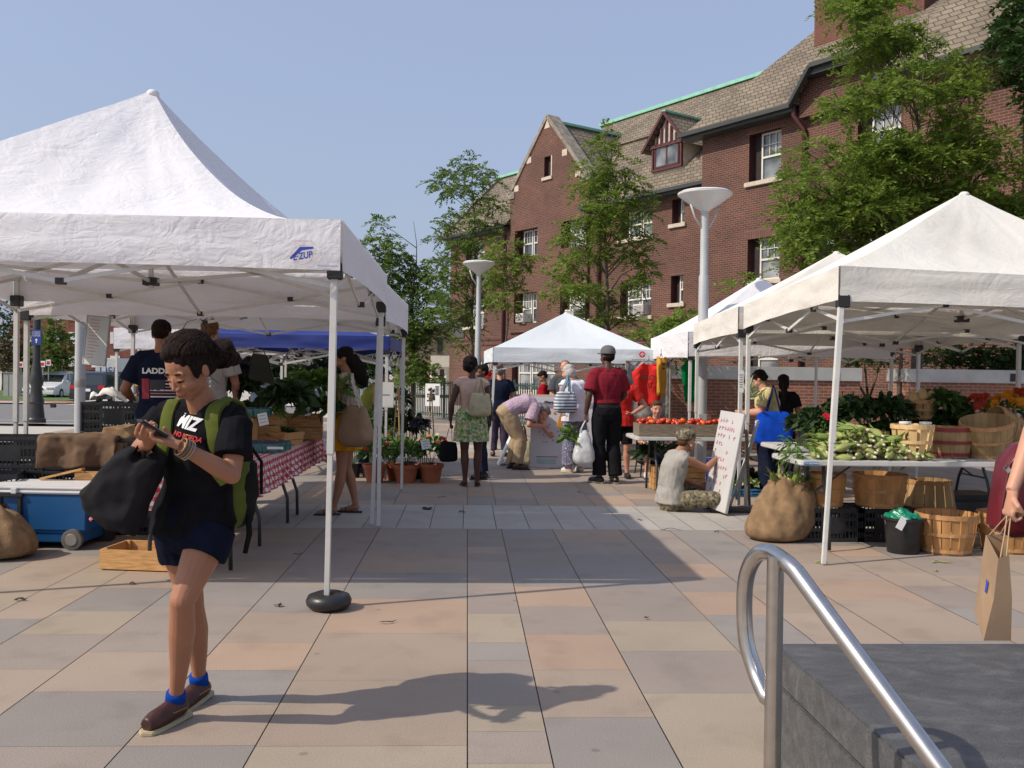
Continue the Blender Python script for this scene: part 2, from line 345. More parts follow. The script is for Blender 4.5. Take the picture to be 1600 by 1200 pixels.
xe=[-9.5,-8.9,-8.4,-7.75,-7.1,-6.6,-6.0,-5.35,-4.9,-4.2,-3.75,-3.25,-2.76,-2.43,-1.93,-1.3,-.8,.02,.34,.82,1.46,1.93,2.42,3.06,3.5,4.2,4.7,5.3,5.95,6.4,7.1,7.6,8.3,8.9,9.5,10.1,10.7,11.4,12,12.6,13.3,14,14.6,15.3,16,16.8]
expl={ -.8:([3.0,3.63,4.41,5.21,6.01,6.34,6.79,7.59,8.75],[BEI,TAN,TAN,PNK,BLU,BLU,TAN,GRY]),
 .02:([3.0,3.46,3.77,4.07,4.71,5.03,5.64,6.15,6.26,7.22,7.53,7.83,8.75],[BEI,GRY,BEI,GRY,BLU,BEI,GRY,GRY,GRY,GRY,TAN,GRY]),
 .34:([3.0,3.92,4.56,5.19,5.81,6.37,7.05,7.76,8.27,8.75],[BLU,TAN,PNK,GRY,PNK,BLU,GRY,GRY,BLU]),
 .82:([3.0,4.22,4.87,5.47,6.36,6.88,7.51,8.08,8.75],[BEI,GRY,BEI,GRY,BLU,BLU,GRY,TAN]),
 1.46:([3.4,4.3,4.87,5.61,6.22,6.68,7.16,7.77,8.75],[BEI,GRY,BLU,PNK,GRY,PNK,GRY,GRY]),
 -1.3:([3.0,3.64,4.09,4.56,5.02,5.66,6.3,6.75,7.5,8.75],[BLU,TAN,BLU,PNK,TAN,BLU,GRY,GRY,GRY]),
 -1.93:([3.0,3.64,4.26,4.86,5.19,5.82,6.5,7.2,8.0,8.75],[GRY,BLU,TAN,GRY,GRY,BLU,TAN,GRY,TAN]),
 -2.43:([3.0,3.64,4.58,5.18,5.68,6.29,6.74,7.5,8.3,8.75],[GRY,TAN,GRY,BEI,BLU,TAN,PNK,GRY,TAN])}
for i in range(len(xe)-1):
    x0,x1=xe[i],xe[i+1]
    def run(y0,y1):
        y=y0
        while y<y1-.05:
            d=random.choice([.31,.46,.62,.62,.78,.93]); e=min(y1,y+d)
            if y1-e<.2: e=y1
            slab(x0,x1,y,e,random.choice(PAL)); y=e
    if x0 in expl:
        ye,cs=expl[x0]
        for j in range(len(cs)): slab(x0,x1,ye[j],ye[j+1],cs[j])
        run(-1,ye[0])
    else: run(-1,8.75)
    run(10.33,17.6); run(19.2,26.6)
x=-9.5
while x<16.5:
    for (a,b) in ((8.75,9.33),(9.33,9.86),(9.86,10.33),(17.6,18.4),(18.4,19.2),(26.6,27.4)): slab(x+.03,x+.345,a,b,LGT,.003)
    x+=.315
me=bpy.data.meshes.new('paving'); me.from_pydata(sv_,[],sf_); at=me.color_attributes.new('stone','FLOAT_COLOR','CORNER')
at.data.foreach_set('color',np.repeat(np.array(sc_,'f'),4,axis=0).ravel()); me.materials.append(m_slab)
o=bpy.data.objects.new('paving',me); COL.objects.link(o); tag(o,kind='structure')

# ================================================================ brick building
BA=R_(-57.5)
bld=thing('brick_building','long dark red brick building with grey shingle roof rising behind the market','building',(0,0,0),BA)
m_brick=brickmat('dark_brick',(.135,.046,.030),(.080,.031,.024),(.20,.135,.10))
m_brick2=brickmat('soldier_brick',(.15,.05,.034),(.11,.04,.03),(.2,.15,.12),bw=.07,bh=.3)
m_shingle=brickmat('roof_shingles',(.24,.20,.145),(.17,.14,.105),(.07,.058,.045),bw=.30,bh=.17,ms=.016,rough=.95)
m_stone=M('pale_stone',(.50,.43,.34),.85,var=.12,vs=6,bump=.2)
m_copper=M('green_copper',(.22,.50,.38),.7,var=.15,vs=3)
m_gutter=M('dark_gutter',(.035,.04,.038),.5,var=.15)
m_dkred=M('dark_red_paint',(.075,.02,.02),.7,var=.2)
m_frame=M('white_window_paint',(.62,.60,.55),.6,var=.08)
m_stucco=M('stucco',(.48,.42,.35),.9,var=.15,vs=5)
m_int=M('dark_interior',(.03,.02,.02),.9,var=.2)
DY=22.6
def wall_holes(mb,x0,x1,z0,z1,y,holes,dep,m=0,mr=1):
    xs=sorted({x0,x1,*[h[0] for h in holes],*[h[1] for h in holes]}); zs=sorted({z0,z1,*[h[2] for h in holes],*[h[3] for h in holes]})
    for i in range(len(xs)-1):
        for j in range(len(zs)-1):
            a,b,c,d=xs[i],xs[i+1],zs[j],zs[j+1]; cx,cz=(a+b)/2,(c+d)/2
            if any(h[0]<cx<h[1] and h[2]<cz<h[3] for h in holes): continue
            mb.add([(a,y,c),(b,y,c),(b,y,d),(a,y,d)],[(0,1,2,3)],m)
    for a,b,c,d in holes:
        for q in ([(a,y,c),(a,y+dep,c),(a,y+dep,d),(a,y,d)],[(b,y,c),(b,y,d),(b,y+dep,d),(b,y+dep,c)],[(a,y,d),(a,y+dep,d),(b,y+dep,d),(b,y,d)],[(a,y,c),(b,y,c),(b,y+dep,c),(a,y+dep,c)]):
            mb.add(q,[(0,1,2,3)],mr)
def window(x0,x1,z0,z1,y,n=1,dep=.3,lintel=True,slit=False,par=None,offs=0):
    """sash window set back in its opening; local building space"""
    par=par or bld; yy=y+dep-.06
    f=MB(); g=MB()
    wd=(x1-x0-.10-offs)/n; X=x0+.05+offs
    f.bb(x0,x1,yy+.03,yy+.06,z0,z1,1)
    for k in range(n):
        a=X+k*wd+(.05 if k else 0); b=X+(k+1)*wd-.02; t=.055
        f.bb(a,a+t,yy-.05,yy,z0,z1); f.bb(b-t,b,yy-.05,yy,z0,z1); f.bb(a+t,b-t,yy-.05,yy,z1-t,z1); f.bb(a+t,b-t,yy-.05,yy,z0,z0+t+.02)
        if not slit:
            zm=(z0+z1)/2; f.bb(a+t,b-t,yy-.048,yy,zm-.03,zm+.03)
            for q in (1,2): f.bb(a+t+(b-a-2*t)*q/3-.012,a+t+(b-a-2*t)*q/3+.012,yy-.03,yy-.002,zm+.03,z1-t)
            f.bb(a+t,b-t,yy-.028,yy-.004,(zm+z1)/2-.012,(zm+z1)/2+.012)
        g.bb(a+t*.5,b-t*.5,yy+.004,yy+.02,z0+.02,z1-.02)
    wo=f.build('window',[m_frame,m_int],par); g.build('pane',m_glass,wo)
    s=MB(); s.bb(x0-.12,x1+.12,y-.09,y+dep-.07,z0-.14,z0); s.build('sill',m_stone,wo,bevel=.01)
    if lintel:
        l=MB(); l.bb(x0-.1,x1+.1,y-.004,y+.05,z1,z1+.3); l.build('lintel',m_brick2,wo)
    return wo
# right block (local y = DY)
hR=[(-19.42,-18.2,7.5,8.97),(-19.42,-18.2,4.45,5.75),(-19.42,-18.2,1.35,2.75),(-15.6,-14.3,7.5,8.97),(-15.6,-14.3,4.45,5.75),(-17.0,-16.2,4.45,5.75)]
mb=MB(); wall_holes(mb,-21.38,-10,-.2,9.5,DY,hR,.3)
mb.add([(-21.38,DY,-.2),(-21.38,DY,9.5),(-21.38,DY+9,9.5),(-21.38,DY+9,-.2)],[(0,1,2,3)])
mb.bb(-17.35,-10.02,DY-.28,DY-.01,9.0,10.25)
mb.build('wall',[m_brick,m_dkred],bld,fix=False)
for h in hR: window(h[0],h[1],h[2],h[3],DY,1,.3,offs=.28)
# main wall (local y = DY+1)
Y1=DY+1
hM=[(-23.72,-23.13,6.85,7.72),(-23.72,-23.13,4.06,5.03),(-26.4,-24.72,6.6,7.62),(-26.4,-24.72,3.69,4.97),(-29.9,-28.2,6.62,7.70),(-29.9,-28.2,3.69,4.95),(-33.15,-31.5,6.55,7.70),(-33.15,-31.5,3.68,4.97),(-37.3,-35.7,6.55,7.7),(-37.3,-35.7,3.68,4.95),(-36.4,-35.0,.9,2.2),(-33.4,-30.3,.75,2.35),(-27.4,-25.7,.75,2.35),(-31.12,-30.45,9.62,10.5)]
mb=MB(); wall_holes(mb,-38.68,-21.38,-.2,8.1,Y1,[h for h in hM if h[3]<9],.3)
for (a,b) in ((-38.68,Y1+9),): mb.add([(a,Y1,-.2),(a,b,-.2),(a,b,8.1),(a,Y1+3.2,11.4),(a,Y1,8.1)],[(0,1,2,3,4)])
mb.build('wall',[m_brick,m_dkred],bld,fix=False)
for h in hM:
    if h[3]>9: continue
    window(h[0],h[1],h[2],h[3],Y1,1 if h[1]-h[0]<1 else (3 if h[1]-h[0]>2.5 else 2),.3,offs=.2)
# gable front standing 12 cm proud with a parapet
gy=Y1-.12; mb=MB()
hg=[(a,b,c,d) for a,b,c,d in hM if a>-33.5 and b<-28.15 and (b-a)<2.5]
wall_holes(mb,-33.55,-28.3+.0,3.3,9.4,gy,[h for h in hg if h[3]<9],.12)
pk=(-30.92,12.2)
def gpoly(z): # half width at z
    t=(z-9.4)/(pk[1]-9.4); return -33.55+(pk[0]+33.55)*t, -28.3+(pk[0]+28.3)*t
s0,s1,sz0,sz1=-31.1,-30.62,9.7,10.55
for (za,zb) in ((9.4,sz0),(sz0,sz1),(sz1,pk[1])):
    la,ra=gpoly(za); lb,rb=gpoly(zb)
    if za==sz0:
        mb.add([(la,gy,za),(s0,gy,za),(s0,gy,zb),(lb,gy,zb)],[(0,1,2,3)]); mb.add([(s1,gy,za),(ra,gy,za),(rb,gy,zb),(s1,gy,zb)],[(0,1,2,3)])
    else: mb.add([(la,gy,za),(ra,gy,za),(rb,gy,zb),(lb,gy,zb)],[(0,1,2,3)])
for q in ([(s0,sz0),(s0,sz1)],[(s1,sz1),(s1,sz0)],[(s0,sz1),(s1,sz1)],[(s1,sz0),(s0,sz0)]):
    (a,c),(b,d)=q; mb.add([(a,gy,c),(b,gy,d),(b,gy+.3,d),(a,gy+.3,c)],[(0,1,2,3)],1)
mb.add([(-33.55,gy,3.3),(-33.55,gy,9.4),(-33.55,gy+.8,9.4),(-33.55,gy+.8,3.3)],[(0,1,2,3)]); mb.add([(-28.3,gy,3.3),(-28.3,gy+.8,3.3),(-28.3,gy+.8,9.4),(-28.3,gy,9.4)],[(0,1,2,3)])
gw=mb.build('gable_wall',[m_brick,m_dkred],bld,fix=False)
w0=MB(); w0.bb(s0,s1,gy+.2,gy+.25,sz0,sz1); w0.build('pane',m_int,gw); w0=MB(); w0.bb(s0-.1,s1+.1,gy-.07,gy+.18,sz0-.13,sz0); w0.bb(s1,s1+.07,gy-.02,gy+.1,sz0,sz1); w0.build('sill',m_stone,gw)
cp=MB()
for sgn,(ex,ez) in ((-1,(-33.55,9.4)),(1,(-28.3,9.4))):
    cp.beam((ex,gy+.25,ez),(pk[0],gy+.25,pk[1]+.03),.62,.16)
    cp.bb(ex-.2 if sgn<0 else ex-.35,ex+.35 if sgn<0 else ex+.2,gy-.05,gy+.5,ez-.25,ez+.05)
cp.build('coping',M('weathered_coping',(.25,.22,.18),.9,var=.4,vs=4),gw)
q=MB()
for (x,z) in ((-33.25,9.55),(-32.35,10.62),(-28.68,9.5),(-29.55,10.5)): q.box((x+(.18 if x<-31 else -.18),gy-.004,z),(.32,.03,.26))
q.prism([(-.2,-.35),(.2,-.35),(0,0)],(pk[0],gy-.02,pk[1]-.12),(1,0,0),(0,0,1),(0,.02,0)); q.build('quoin',m_stone,gw)
# roofs
rf=MB()
def rplane(pts): rf.add(pts,[tuple(range(len(pts)))])
e=.45
rplane([(-28.3,Y1-e,8.0),(-21.0,Y1-e,8.0),(-21.0,Y1+5.2,13.25),(-33.7,Y1+5.2,13.25),(-30.2,Y1+2.0,10.3)])
rplane([(-38.9,Y1-e,8.0),(-33.5,Y1-e,8.0),(-33.5,Y1+3.0,11.35),(-38.9,Y1+3.0,11.35)])
rplane([(-38.9,Y1+3.0,11.35),(-28,Y1+3.0,11.35),(-28,Y1+7,8),(-38.9,Y1+7,8)])
rplane([(-33.7,Y1+5.2,13.25),(-10,Y1+5.2,13.25),(-10,Y1+11,8),(-33.7,Y1+11,8)])
rplane([(-33.7,Y1+5.2,13.25),(-30.2,Y1+2.0,10.3),(-33.7,Y1+11,8)])
for ex in(-33.5,-28.35): rplane([(ex,gy+.3,9.3),(pk[0],gy+.3,12.0),(pk[0],gy+5.5,12.0),(ex,gy+2.6,9.3)])
# right block: flared eave rising to a high hip
rplane([(-21.85,DY-.5,9.38),(-17.5,DY-.5,9.38),(-15.6,DY+3.6,13.3),(-19.3,DY+3.6,13.3)])
rplane([(-17.5,DY-.5,9.38),(-16.6,DY-.75,10.25),(-10,DY-.75,10.25),(-10,DY+3.6,13.3),(-15.6,DY+3.6,13.3)])
rplane([(-19.3,DY+3.6,13.3),(-10,DY+3.6,13.3),(-10,DY+7,17.2),(-16.3,DY+7,17.2)])
rplane([(-21.85,DY-.5,9.38),(-19.3,DY+3.6,13.3),(-16.3,DY+7,17.2),(-18,DY+12,13),(-21.85,DY+9,9.4)])
rf.build('roof',m_shingle,bld,fix=False)
cu=MB(); cu.beam((-33.7,Y1+5.2,13.3),(-19.0,Y1+5.2,13.3),.3,.14); cu.beam((-38.9,Y1+3.0,11.4),(-33,Y1+3.0,11.4),.3,.12); cu.beam((pk[0],gy+.6,12.05),(pk[0],gy+5.2,12.05),.25,.1); cu.build('ridge_flashing',m_copper,bld)
vg=MB(); vg.beam((-38.95,Y1-e,7.95),(-38.95,Y1+3.0,11.4),.45,.2); vg.build('verge',M('grey_verge',(.22,.21,.2),.9),bld)
gt=MB()
for a,b,y,z in ((-28.3,-21.38,Y1-e,7.98),(-38.9,-33.55,Y1-e,7.98),(-21.95,-17.45,DY-.5,9.35),(-16.6,-10,DY-.76,10.22)):
    g1=MB(); g1.beam((a,y-.05,z),(b,y-.05,z),.13,.12); g1.build('gutter',m_gutter,bld)
gt=MB(); gt.beam((-17.5,DY-.55,9.36),(-16.6,DY-.8,10.22),.12,.12); gt.build('gutter',m_gutter,bld)
for q_ in ((-21.85,-17.45,DY-.48,DY-.005,9.2,9.32),(-28.3,-21.4,Y1-.42,Y1-.005,7.84,7.95),(-38.7,-33.6,Y1-.42,Y1-.005,7.84,7.95),(-16.9,-10.1,DY-.72,DY-.30,10.0,10.2)):
    gt=MB(); gt.bb(*q_); gt.build('soffit',m_gutter,bld)
for x,y,zt in ((-17.45,DY-.1,9.0),(-27.72,Y1-.1,7.9),(-34.15,Y1-.1,7.9)):
    dp=MB(); dp.tube([(x,y-.3,zt+.4),(x,y-.3,zt+.1),(x+.15,y,zt-.3),(x+.15,y,-.1)],.07,8); dp.build('downpipe',m_dkred,bld,smooth=True)
st=MB(); st.bb(-38.7,-21.3,Y1-.03,Y1-.005,3.0,3.07); st.bb(-38.7,-21.3,Y1-.03,Y1-.005,2.78,2.84); st.build('string_course',m_dkred,bld)
pq=MB(); pq.bb(-38.4,-37.3,Y1-.06,Y1-.006,3.2,4.1); pq.build('wall_plaque',M('dark_plaque',(.07,.065,.065),.6),bld)
# dormer
dm=MB(); xa,xb=-25.3,-23.75; yd=Y1+.55
dm.bb(xa,xb,yd,yd+1.2,8.55,9.95)
dw=dm.build('dormer',m_stucco,bld); d2=MB(); xc=(xa+xb)/2
d2.add([(xa-.35,yd-.25,9.75),(xc,yd-.25,11.05),(xb+.35,yd-.25,9.75),(xa-.35,yd+2.4,9.75),(xc,yd+2.9,11.05),(xb+.35,yd+2.4,9.75)],[(0,1,4,3),(1,2,5,4)]); d2.build('dormer_roof',m_shingle,dw,fix=False)
d3=MB(); d3.beam((xa-.35,yd-.27,9.74),(xc,yd-.27,11.05),.05,.10); d3.beam((xb+.35,yd-.27,9.74),(xc,yd-.27,11.05),.05,.10)
for x,h in ((xc,.95),(xc-.25,.65),(xc+.25,.65),(xc-.5,.35),(xc+.5,.35)): d3.bb(x-.04,x+.04,yd-.14,yd-.10,9.9,9.9+h)
d3.bb(xa,xb,yd-.14,yd-.05,9.85,9.97); d3.bb(xa,xb,yd-.1,yd-.01,9.0,9.1)
for x in (xa+.02,xb-.09): d3.bb(x,x+.08,yd-.1,yd-.01,9.1,9.85)
d3.build('timber_trim',m_dkred,dw)
d4=MB(); d4.prism([(-.75,0),(.75,0),(0,1.2)],(xc,yd-.05,9.78),(1,0,0),(0,0,1),(0,.3,0)); d4.build('gable_panel',M('pale_stucco',(.55,.48,.42),.9),dw)
d5=MB(); d5.bb(xa+.2,xb-.2,yd-.07,yd-.03,9.14,9.8); d5.build('pane',m_glass,dw); d6=MB()
for x in (xa+.16,xc-.03,xb-.22): d6.bb(x,x+.06,yd-.09,yd-.04,9.12,9.84)
d6.bb(xa+.22,xb-.22,yd-.085,yd-.045,9.12,9.18); d6.build('window_frame',m_dkred,dw)
cu=MB(); cu.beam((xc,yd-.25,11.1),(xc,yd+2.9,11.1),.14,.07); cu.build('ridge_flashing',m_copper,dw)
# chimney
ch=MB(); ch.bb(-18.75,-17.2,DY+2.2,DY+3.6,11,19); ch.bb(-15.6,-14.3,DY+1.0,DY+2.3,10.5,19.5); ch.build('chimney',brickmat('chimney_brick',(.17,.045,.028),(.11,.035,.025),(.17,.11,.08)),bld)
cf=MB(); cf.bb(-15.75,-14.15,DY+.9,DY+2.4,11.1,11.25); cf.build('chimney_flashing',m_stone,bld)
# right wing with its own roof
wg=MB(); wg.bb(-12.9,-10.3,DY-1.7,DY-.01,-.2,8.7); wg.bb(-9.98,-4,DY-.4,DY+4,-.2,9.9); wg.build('wing_wall',m_brick,bld)
wr=MB(); wr.add([(-13.5,DY-2.4,8.8),(-9.75,DY-2.4,8.8),(-11.9,DY+1.6,13.2),(-13.5,DY+1,8.8),(-9.75,DY+1,8.8)],[(0,1,2),(0,2,3),(1,4,2)]); wr.bb(-13.45,-9.8,DY-2.35,DY-.02,8.69,8.78); wr.build('wing_roof',m_shingle,bld,fix=False)
gw_=MB(); gw_.beam((-13.5,DY-2.45,8.78),(-9.75,DY-2.45,8.78),.12,.11); gw_.build('gutter',m_gutter,bld)
# window air conditioners
def ac(x,z,y,lab):
    t=thing('air_conditioner',lab,'air conditioner',Matrix.Rotation(BA,3,'Z')@V((x,y,z)),BA)
    m=MB(); m.bb(-.27,.27,-.32,.3,0,.38); m.build('casing',m_frame,t,bevel=.02)
    m=MB()
    for k in range(6): m.bb(-.22,.22,-.335,-.322,.05+k*.05,.07+k*.05)
    m.build('grille',M('grille_grey',(.2,.2,.2),.6),t)
ac(-32.5,3.72,Y1+.02,'small white air conditioner under the left sash of the gable window, jutting from the brickwork')
ac(-29.1,3.72,Y1+.02,'white air conditioner half hidden between young tree and centre tent peak')
ac(-25.1,3.72,Y1+.02,'air conditioner in the lower double window right of the tall young tree')
# ================================================================ low brick wall with metal fascia
m_redbrick=brickmat('orange_red_brick',(.36,.13,.075),(.27,.095,.06),(.36,.28,.22),bw=.2,bh=.065)
m_fascia=M('pale_metal_fascia',(.50,.50,.47),.45,metal=.3,var=.12,vs=2.5)
lw=thing('low_wall','low orange brick planter wall with grey metal band behind the right hand stalls','wall',(6,18.5,0))
for a,b in ((3.85,7.95),(8.95,15.5)):
    m=MB(); m.bb(a,b,18.5,19.4,-.1,1.42); m.build('wall',m_redbrick,lw,world=True)
    m=MB(); m.bb(a-.03,b+.03,18.46,19.44,1.42,1.69); m.build('fascia',m_fascia,lw,world=True,bevel=.01)
    m=MB(); m.bb(b-.55 if a<5 else a+2.1,b-.47 if a<5 else a+2.2,18.44,18.458,1.46,1.62); m.build('recess_plate',m_blackpl,lw,world=True)
m=MB(); m.grid(lambda a,b:(3.5+12*a,19.4+3.5*b,1.3),4,4); tag(m.build('planter_soil',M('soil',(.05,.035,.025),.95),fix=False),kind='structure')
# ================================================================ fence
fn=thing('metal_fence','green metal picket fence running along the brick building behind the green skirted woman','fence',(0,30,0))
m_fence=M('green_fence_paint',(.10,.15,.125),.55,var=.15)
dR=V((math.sin(R_(32.5)),-math.cos(R_(32.5)),0)); dI=V((math.cos(R_(32.5)),math.sin(R_(32.5)),0))
pf=[dI*16+dR*s for s in (-36.5,-12.5)]
m=MB(); n=int((pf[1]-pf[0]).length/.115)
for i in range(n+1):
    p=pf[0].lerp(pf[1],i/n); m.box((p.x,p.y,.62),(.035,.035,1.2))
m.build('pickets',m_fence,fn,world=True)
m=MB()
for z in (.12,1.15): m.beam(pf[0]+V((0,0,z)),pf[1]+V((0,0,z)),.04,.05)
m.build('rail',m_fence,fn,world=True)
for i in range(0,13):
    p=pf[0].lerp(pf[1],i/12); m=MB(); m.box((p.x,p.y,.65),(.07,.07,1.34)); m.build('post',m_fence,fn,world=True)
# ================================================================ tan building left of the brick one
tb=thing('tan_brick_building','tan brick building with dark cornice and white columned porch left of the big brick one','building',(-6,58,0))
m_tan=brickmat('tan_brick',(.40,.30,.17),(.32,.23,.13),(.40,.34,.27))
m_dkroof=M('dark_cornice',(.05,.05,.05),.8)
def pbox(name,mat,u0,u1,v0,v1,Y,dY,par,bev=0):
    a=P(u0,v1,Y); b=P(u1,v0,Y); mm=MB(); mm.bb(a.x,b.x,Y,Y+dY,a.z,b.z); return mm.build(name,mat,par,world=True,bevel=bev)
pbox('wall',m_tan,614,722,512,602,58,9,tb)
pbox('cornice',m_dkroof,608,726,506,513,57.4,10,tb)
for (a,b,c,d) in ((683,692,527,553),(646,654,527,553),(628,636,527,553),(646,654,566,590)):
    f=pbox('window',m_dkroof,a,b,c,d,57.93,.05,tb); pbox('pane',m_glass,a+1,b-1,c+1,d-1,57.9,.02,f)
    pbox('sill',m_stone,a-1,b+1,d,d+1.6,57.8,.15,f)
m_porch=M('porch_white',(.62,.58,.48),.7,var=.06)
p_=pbox('porch',m_porch,673,705,556,573,54,3,tb); pbox('porch_cornice',m_porch,671,706,553,556.5,53.7,3.4,p_); 
for u in (675,683.5,697): 
    a=P(u,603,54.2); m=MB(); m.lathe([(.2,a.z),(.2,a.z+.2),(.14,a.z+.25),(.12,P(u,574,54.2).z-.15),(.2,P(u,573,54.2).z)],(a.x,54.3,0),12); m.build('column',m_porch,tb,world=True,smooth=30)
pbox('door',m_dkroof,686,695,577,603,56.9,.1,tb)
# ================================================================ red brick flats far left
fl=thing('brick_flats','three storey plain red brick apartment block across the street at far left','building',(-60,95,0))
m_flat=brickmat('flats_brick',(.22,.065,.04),(.17,.05,.035),(.2,.12,.09),bw=.6,bh=.2,ms=.01)
pbox('wall',m_flat,24,330,470,608,95,14,fl)
pbox('parapet',m_stone,22,332,467,471,94.7,14.6,fl)
for i in range(9):
    for j in range(3):
        a=40+i*33+(4 if i%2 else 0); c=482+j*37
        f=pbox('window',m_frame,a,a+15,c,c+18,94.9,.1,fl); pbox('pane',m_glass,a+1.2,a+7,c+1.2,c+16.8,94.86,.03,f); pbox('pane',m_glass,a+8,a+13.8,c+1.2,c+16.8,94.86,.03,f)
# ================================================================ trees
m_bark=M('bark',(.10,.075,.06),.95,var=.3,vs=8,bump=.6,bs=30)
m_locust=leafmat('locust_leaf',(.085,.15,.015),(.25,.34,.06),.42)
m_locust2=leafmat('tree_leaf',(.06,.12,.02),(.19,.28,.055),.4)
m_darkleaf=leafmat('dark_leaf',(.015,.04,.010),(.05,.10,.02),.25)
def fronds(pos, dirs, L, nl=9, lw=.035, ll=.11, droop=.35):
    """feathery leaves: leaflets in two rows along a drooping axis. all arrays"""
    n=len(pos); d=dirs/np.linalg.norm(dirs,axis=1,keepdims=True)
    up=np.tile([0,0,1.],(n,1)); s=np.cross(d,up); s/=np.maximum(np.linalg.norm(s,axis=1,keepdims=True),1e-6)
    roll=rng.uniform(-.6,.6,(n,1)); u=np.cross(s,d); s=s*np.cos(roll)+u*np.sin(roll)
    out=[]
    for k in range(nl):
        t=(k+.5)/nl; c=pos+d*(L[:,None]*t)-up*(droop*L[:,None]*t*t)
        for sg in (-1,1):
            a=rng.uniform(.55,.95,(n,1)); ax=d*a+s*sg*1.0+rng.normal(0,.22,(n,3)); ax/=np.linalg.norm(ax,axis=1,keepdims=True)
            wv=np.cross(ax,up+rng.normal(0,.5,(n,3))); wv/=np.maximum(np.linalg.norm(wv,axis=1,keepdims=True),1e-6)
            l=ll*(1-.45*abs(t-.4))*rng.uniform(.7,1.2,(n,1)); w2=lw*rng.uniform(.7,1.2,(n,1))
            out.append(np.stack([c,c+ax*l*.45+wv*w2*.5,c+ax*l,c+ax*l*.45-wv*w2*.5],axis=1))
    return np.concatenate(out).reshape(-1,3)
def blobs(clumps, dens, flat=.5):
    ps=[];ds=[];cs=[]
    for (c,rx,ry,rz) in clumps:
        n=max(8,int(dens*rx*ry*10)); q=rng.normal(0,1,(n,3)); q/=np.linalg.norm(q,axis=1,keepdims=True); r=rng.uniform(0,1.12,(n,1))**.5
        p=q*r*np.array([rx,ry,rz])
        dd=p/np.array([rx,ry,rz])+rng.normal(0,.45,(n,3)); dd[:,2]*=flat
        ps.append(p+np.array(c)); ds.append(dd)
    return np.concatenate(ps),np.concatenate(ds)
def tree(label, cx, cy, clumps, trunk_r=.07, tz=None, dens=26, mat=None, L=(.2,.42), name='honey_locust', bx=None, lw=.042, ll=.13, nl=8, group=None, base=0.0, bk=.36):
    t=thing(name,label,'tree',(cx,cy,base),group=group)
    top=tz or max(c[0][2] for c in clumps)
    m=MB(); n=9; pts=[]; 
    for i in range(n+1):
        z=base+(top-base)*i/n; pts.append(V((cx+.10*math.sin(i*1.3+cx)*(i/n), cy+.08*math.cos(i*1.7)*(i/n), z)))
    m.tube(pts,[trunk_r*(1-i/n)**1.15*.9+.006 for i in range(n+1)],8); m.build('trunk',m_bark,t,world=True,smooth=True)
    b=MB()
    for (c,rx,ry,rz) in clumps:
        c=V(c); z0=max(base+.25*(top-base),c.z-.35-.45*min(1.6,math.hypot(c.x-cx,c.y-cy))); f=(z0-base)/(top-base); k=f*n; i=min(n-1,int(k)); s=pts[i].lerp(pts[i+1],k-i)
        e=c+V((random.uniform(-.1,.1),0,-.05)); mid=s.lerp(e,.5)+V((random.uniform(-.12,.12),random.uniform(-.12,.12),.12))
        r=trunk_r*bk*(1-.6*f); b.tube([s,mid,e],[r,r*.6,.008],5)
        for _ in range(5):
            q=c+V((random.uniform(-1,1)*rx,random.uniform(-1,1)*ry,random.uniform(-.8,.8)*rz))*.85
            h=mid.lerp(e,random.uniform(.2,1)); b.tube([h,h.lerp(q,.5)+V((0,0,.05)),q],[r*.4,r*.3,.004],4)
    b.build('branch',m_bark,t,world=True,smooth=True)
    p,d=blobs(clumps,dens); Ls=rng.uniform(L[0],L[1],len(p))
    o=quads_obj('crown',fronds(p,d,Ls,nl,lw,ll),mat or m_locust,t,world=True)
    return t
def pc(lst,Y,dy=.8,fr=.55):   # clumps given as picture position and size, at true distance and depth
    out=[]
    for i,(u,v,ru,rv) in enumerate(lst):
        yy=Y+dy*random.uniform(-1,1); c=P(u,v,yy); s=yy/FOC
        out.append((tuple(c),ru*s,max(.25,ru*s*fr*1.6),rv*s))
    return out
# tall young locust right of the centre tent
c1=pc([(947,205,9,16),(940,232,20,14),(962,228,12,10),(925,262,26,13),(962,262,22,12),(945,290,30,12),(985,285,24,9),(915,300,24,11),(960,318,34,13),(1000,303,18,8),(935,335,34,12),(985,345,28,11),(1010,330,16,8),(905,352,26,10),(950,365,30,12),(1015,372,18,9),(890,378,26,9),(925,398,34,10),(985,392,26,9),(880,408,22,8),(1000,410,20,8),(870,432,20,8),(905,428,20,8),(985,440,22,7),(905,450,30,8),(868,458,16,7),(1010,425,14,6),(925,462,26,9),(955,480,22,9),(975,500,22,8),(935,495,20,7),(1000,445,16,6)],22)
b=P(947,500,22); tree('tall young locust tree with feathery bright leaves rising behind the peak of the centre tent',b.x,22,c1,.075,P(946,195,22).z,dens=30)
# pair left of the gable
c2=pc([(735,255,16,10),(715,272,24,9),(752,268,18,9),(690,285,20,7),(730,292,26,9),(770,282,16,7),(700,300,18,7),(745,312,14,7),(775,322,20,8),(715,330,16,8),(700,350,22,9),(745,345,22,10),(770,355,16,7),(690,372,18,8),(725,385,26,10),(755,382,20,8),(700,405,24,9),(740,420,28,10),(770,400,12,7),(690,430,24,9),(725,445,28,10),(760,440,20,8),(700,465,22,9),(735,475,24,9),(765,470,16,7),(720,495,22,8),(690,490,18,7),(740,515,16,7),(720,540,12,9)],27)
b=P(738,560,27); tree('airy tree with layered branches standing behind the smaller lamp post, left of the brick gable',b.x,27,c2,.08,P(735,250,27).z,dens=26,L=(.2,.4),lw=.045,ll=.13,mat=m_locust2)
c3=pc([(790,378,16,10),(775,400,18,9),(805,402,18,9),(790,425,26,10),(815,415,14,8),(770,440,18,8),(800,450,22,9),(775,465,14,7),(800,480,14,7),(830,405,10,6)],24)
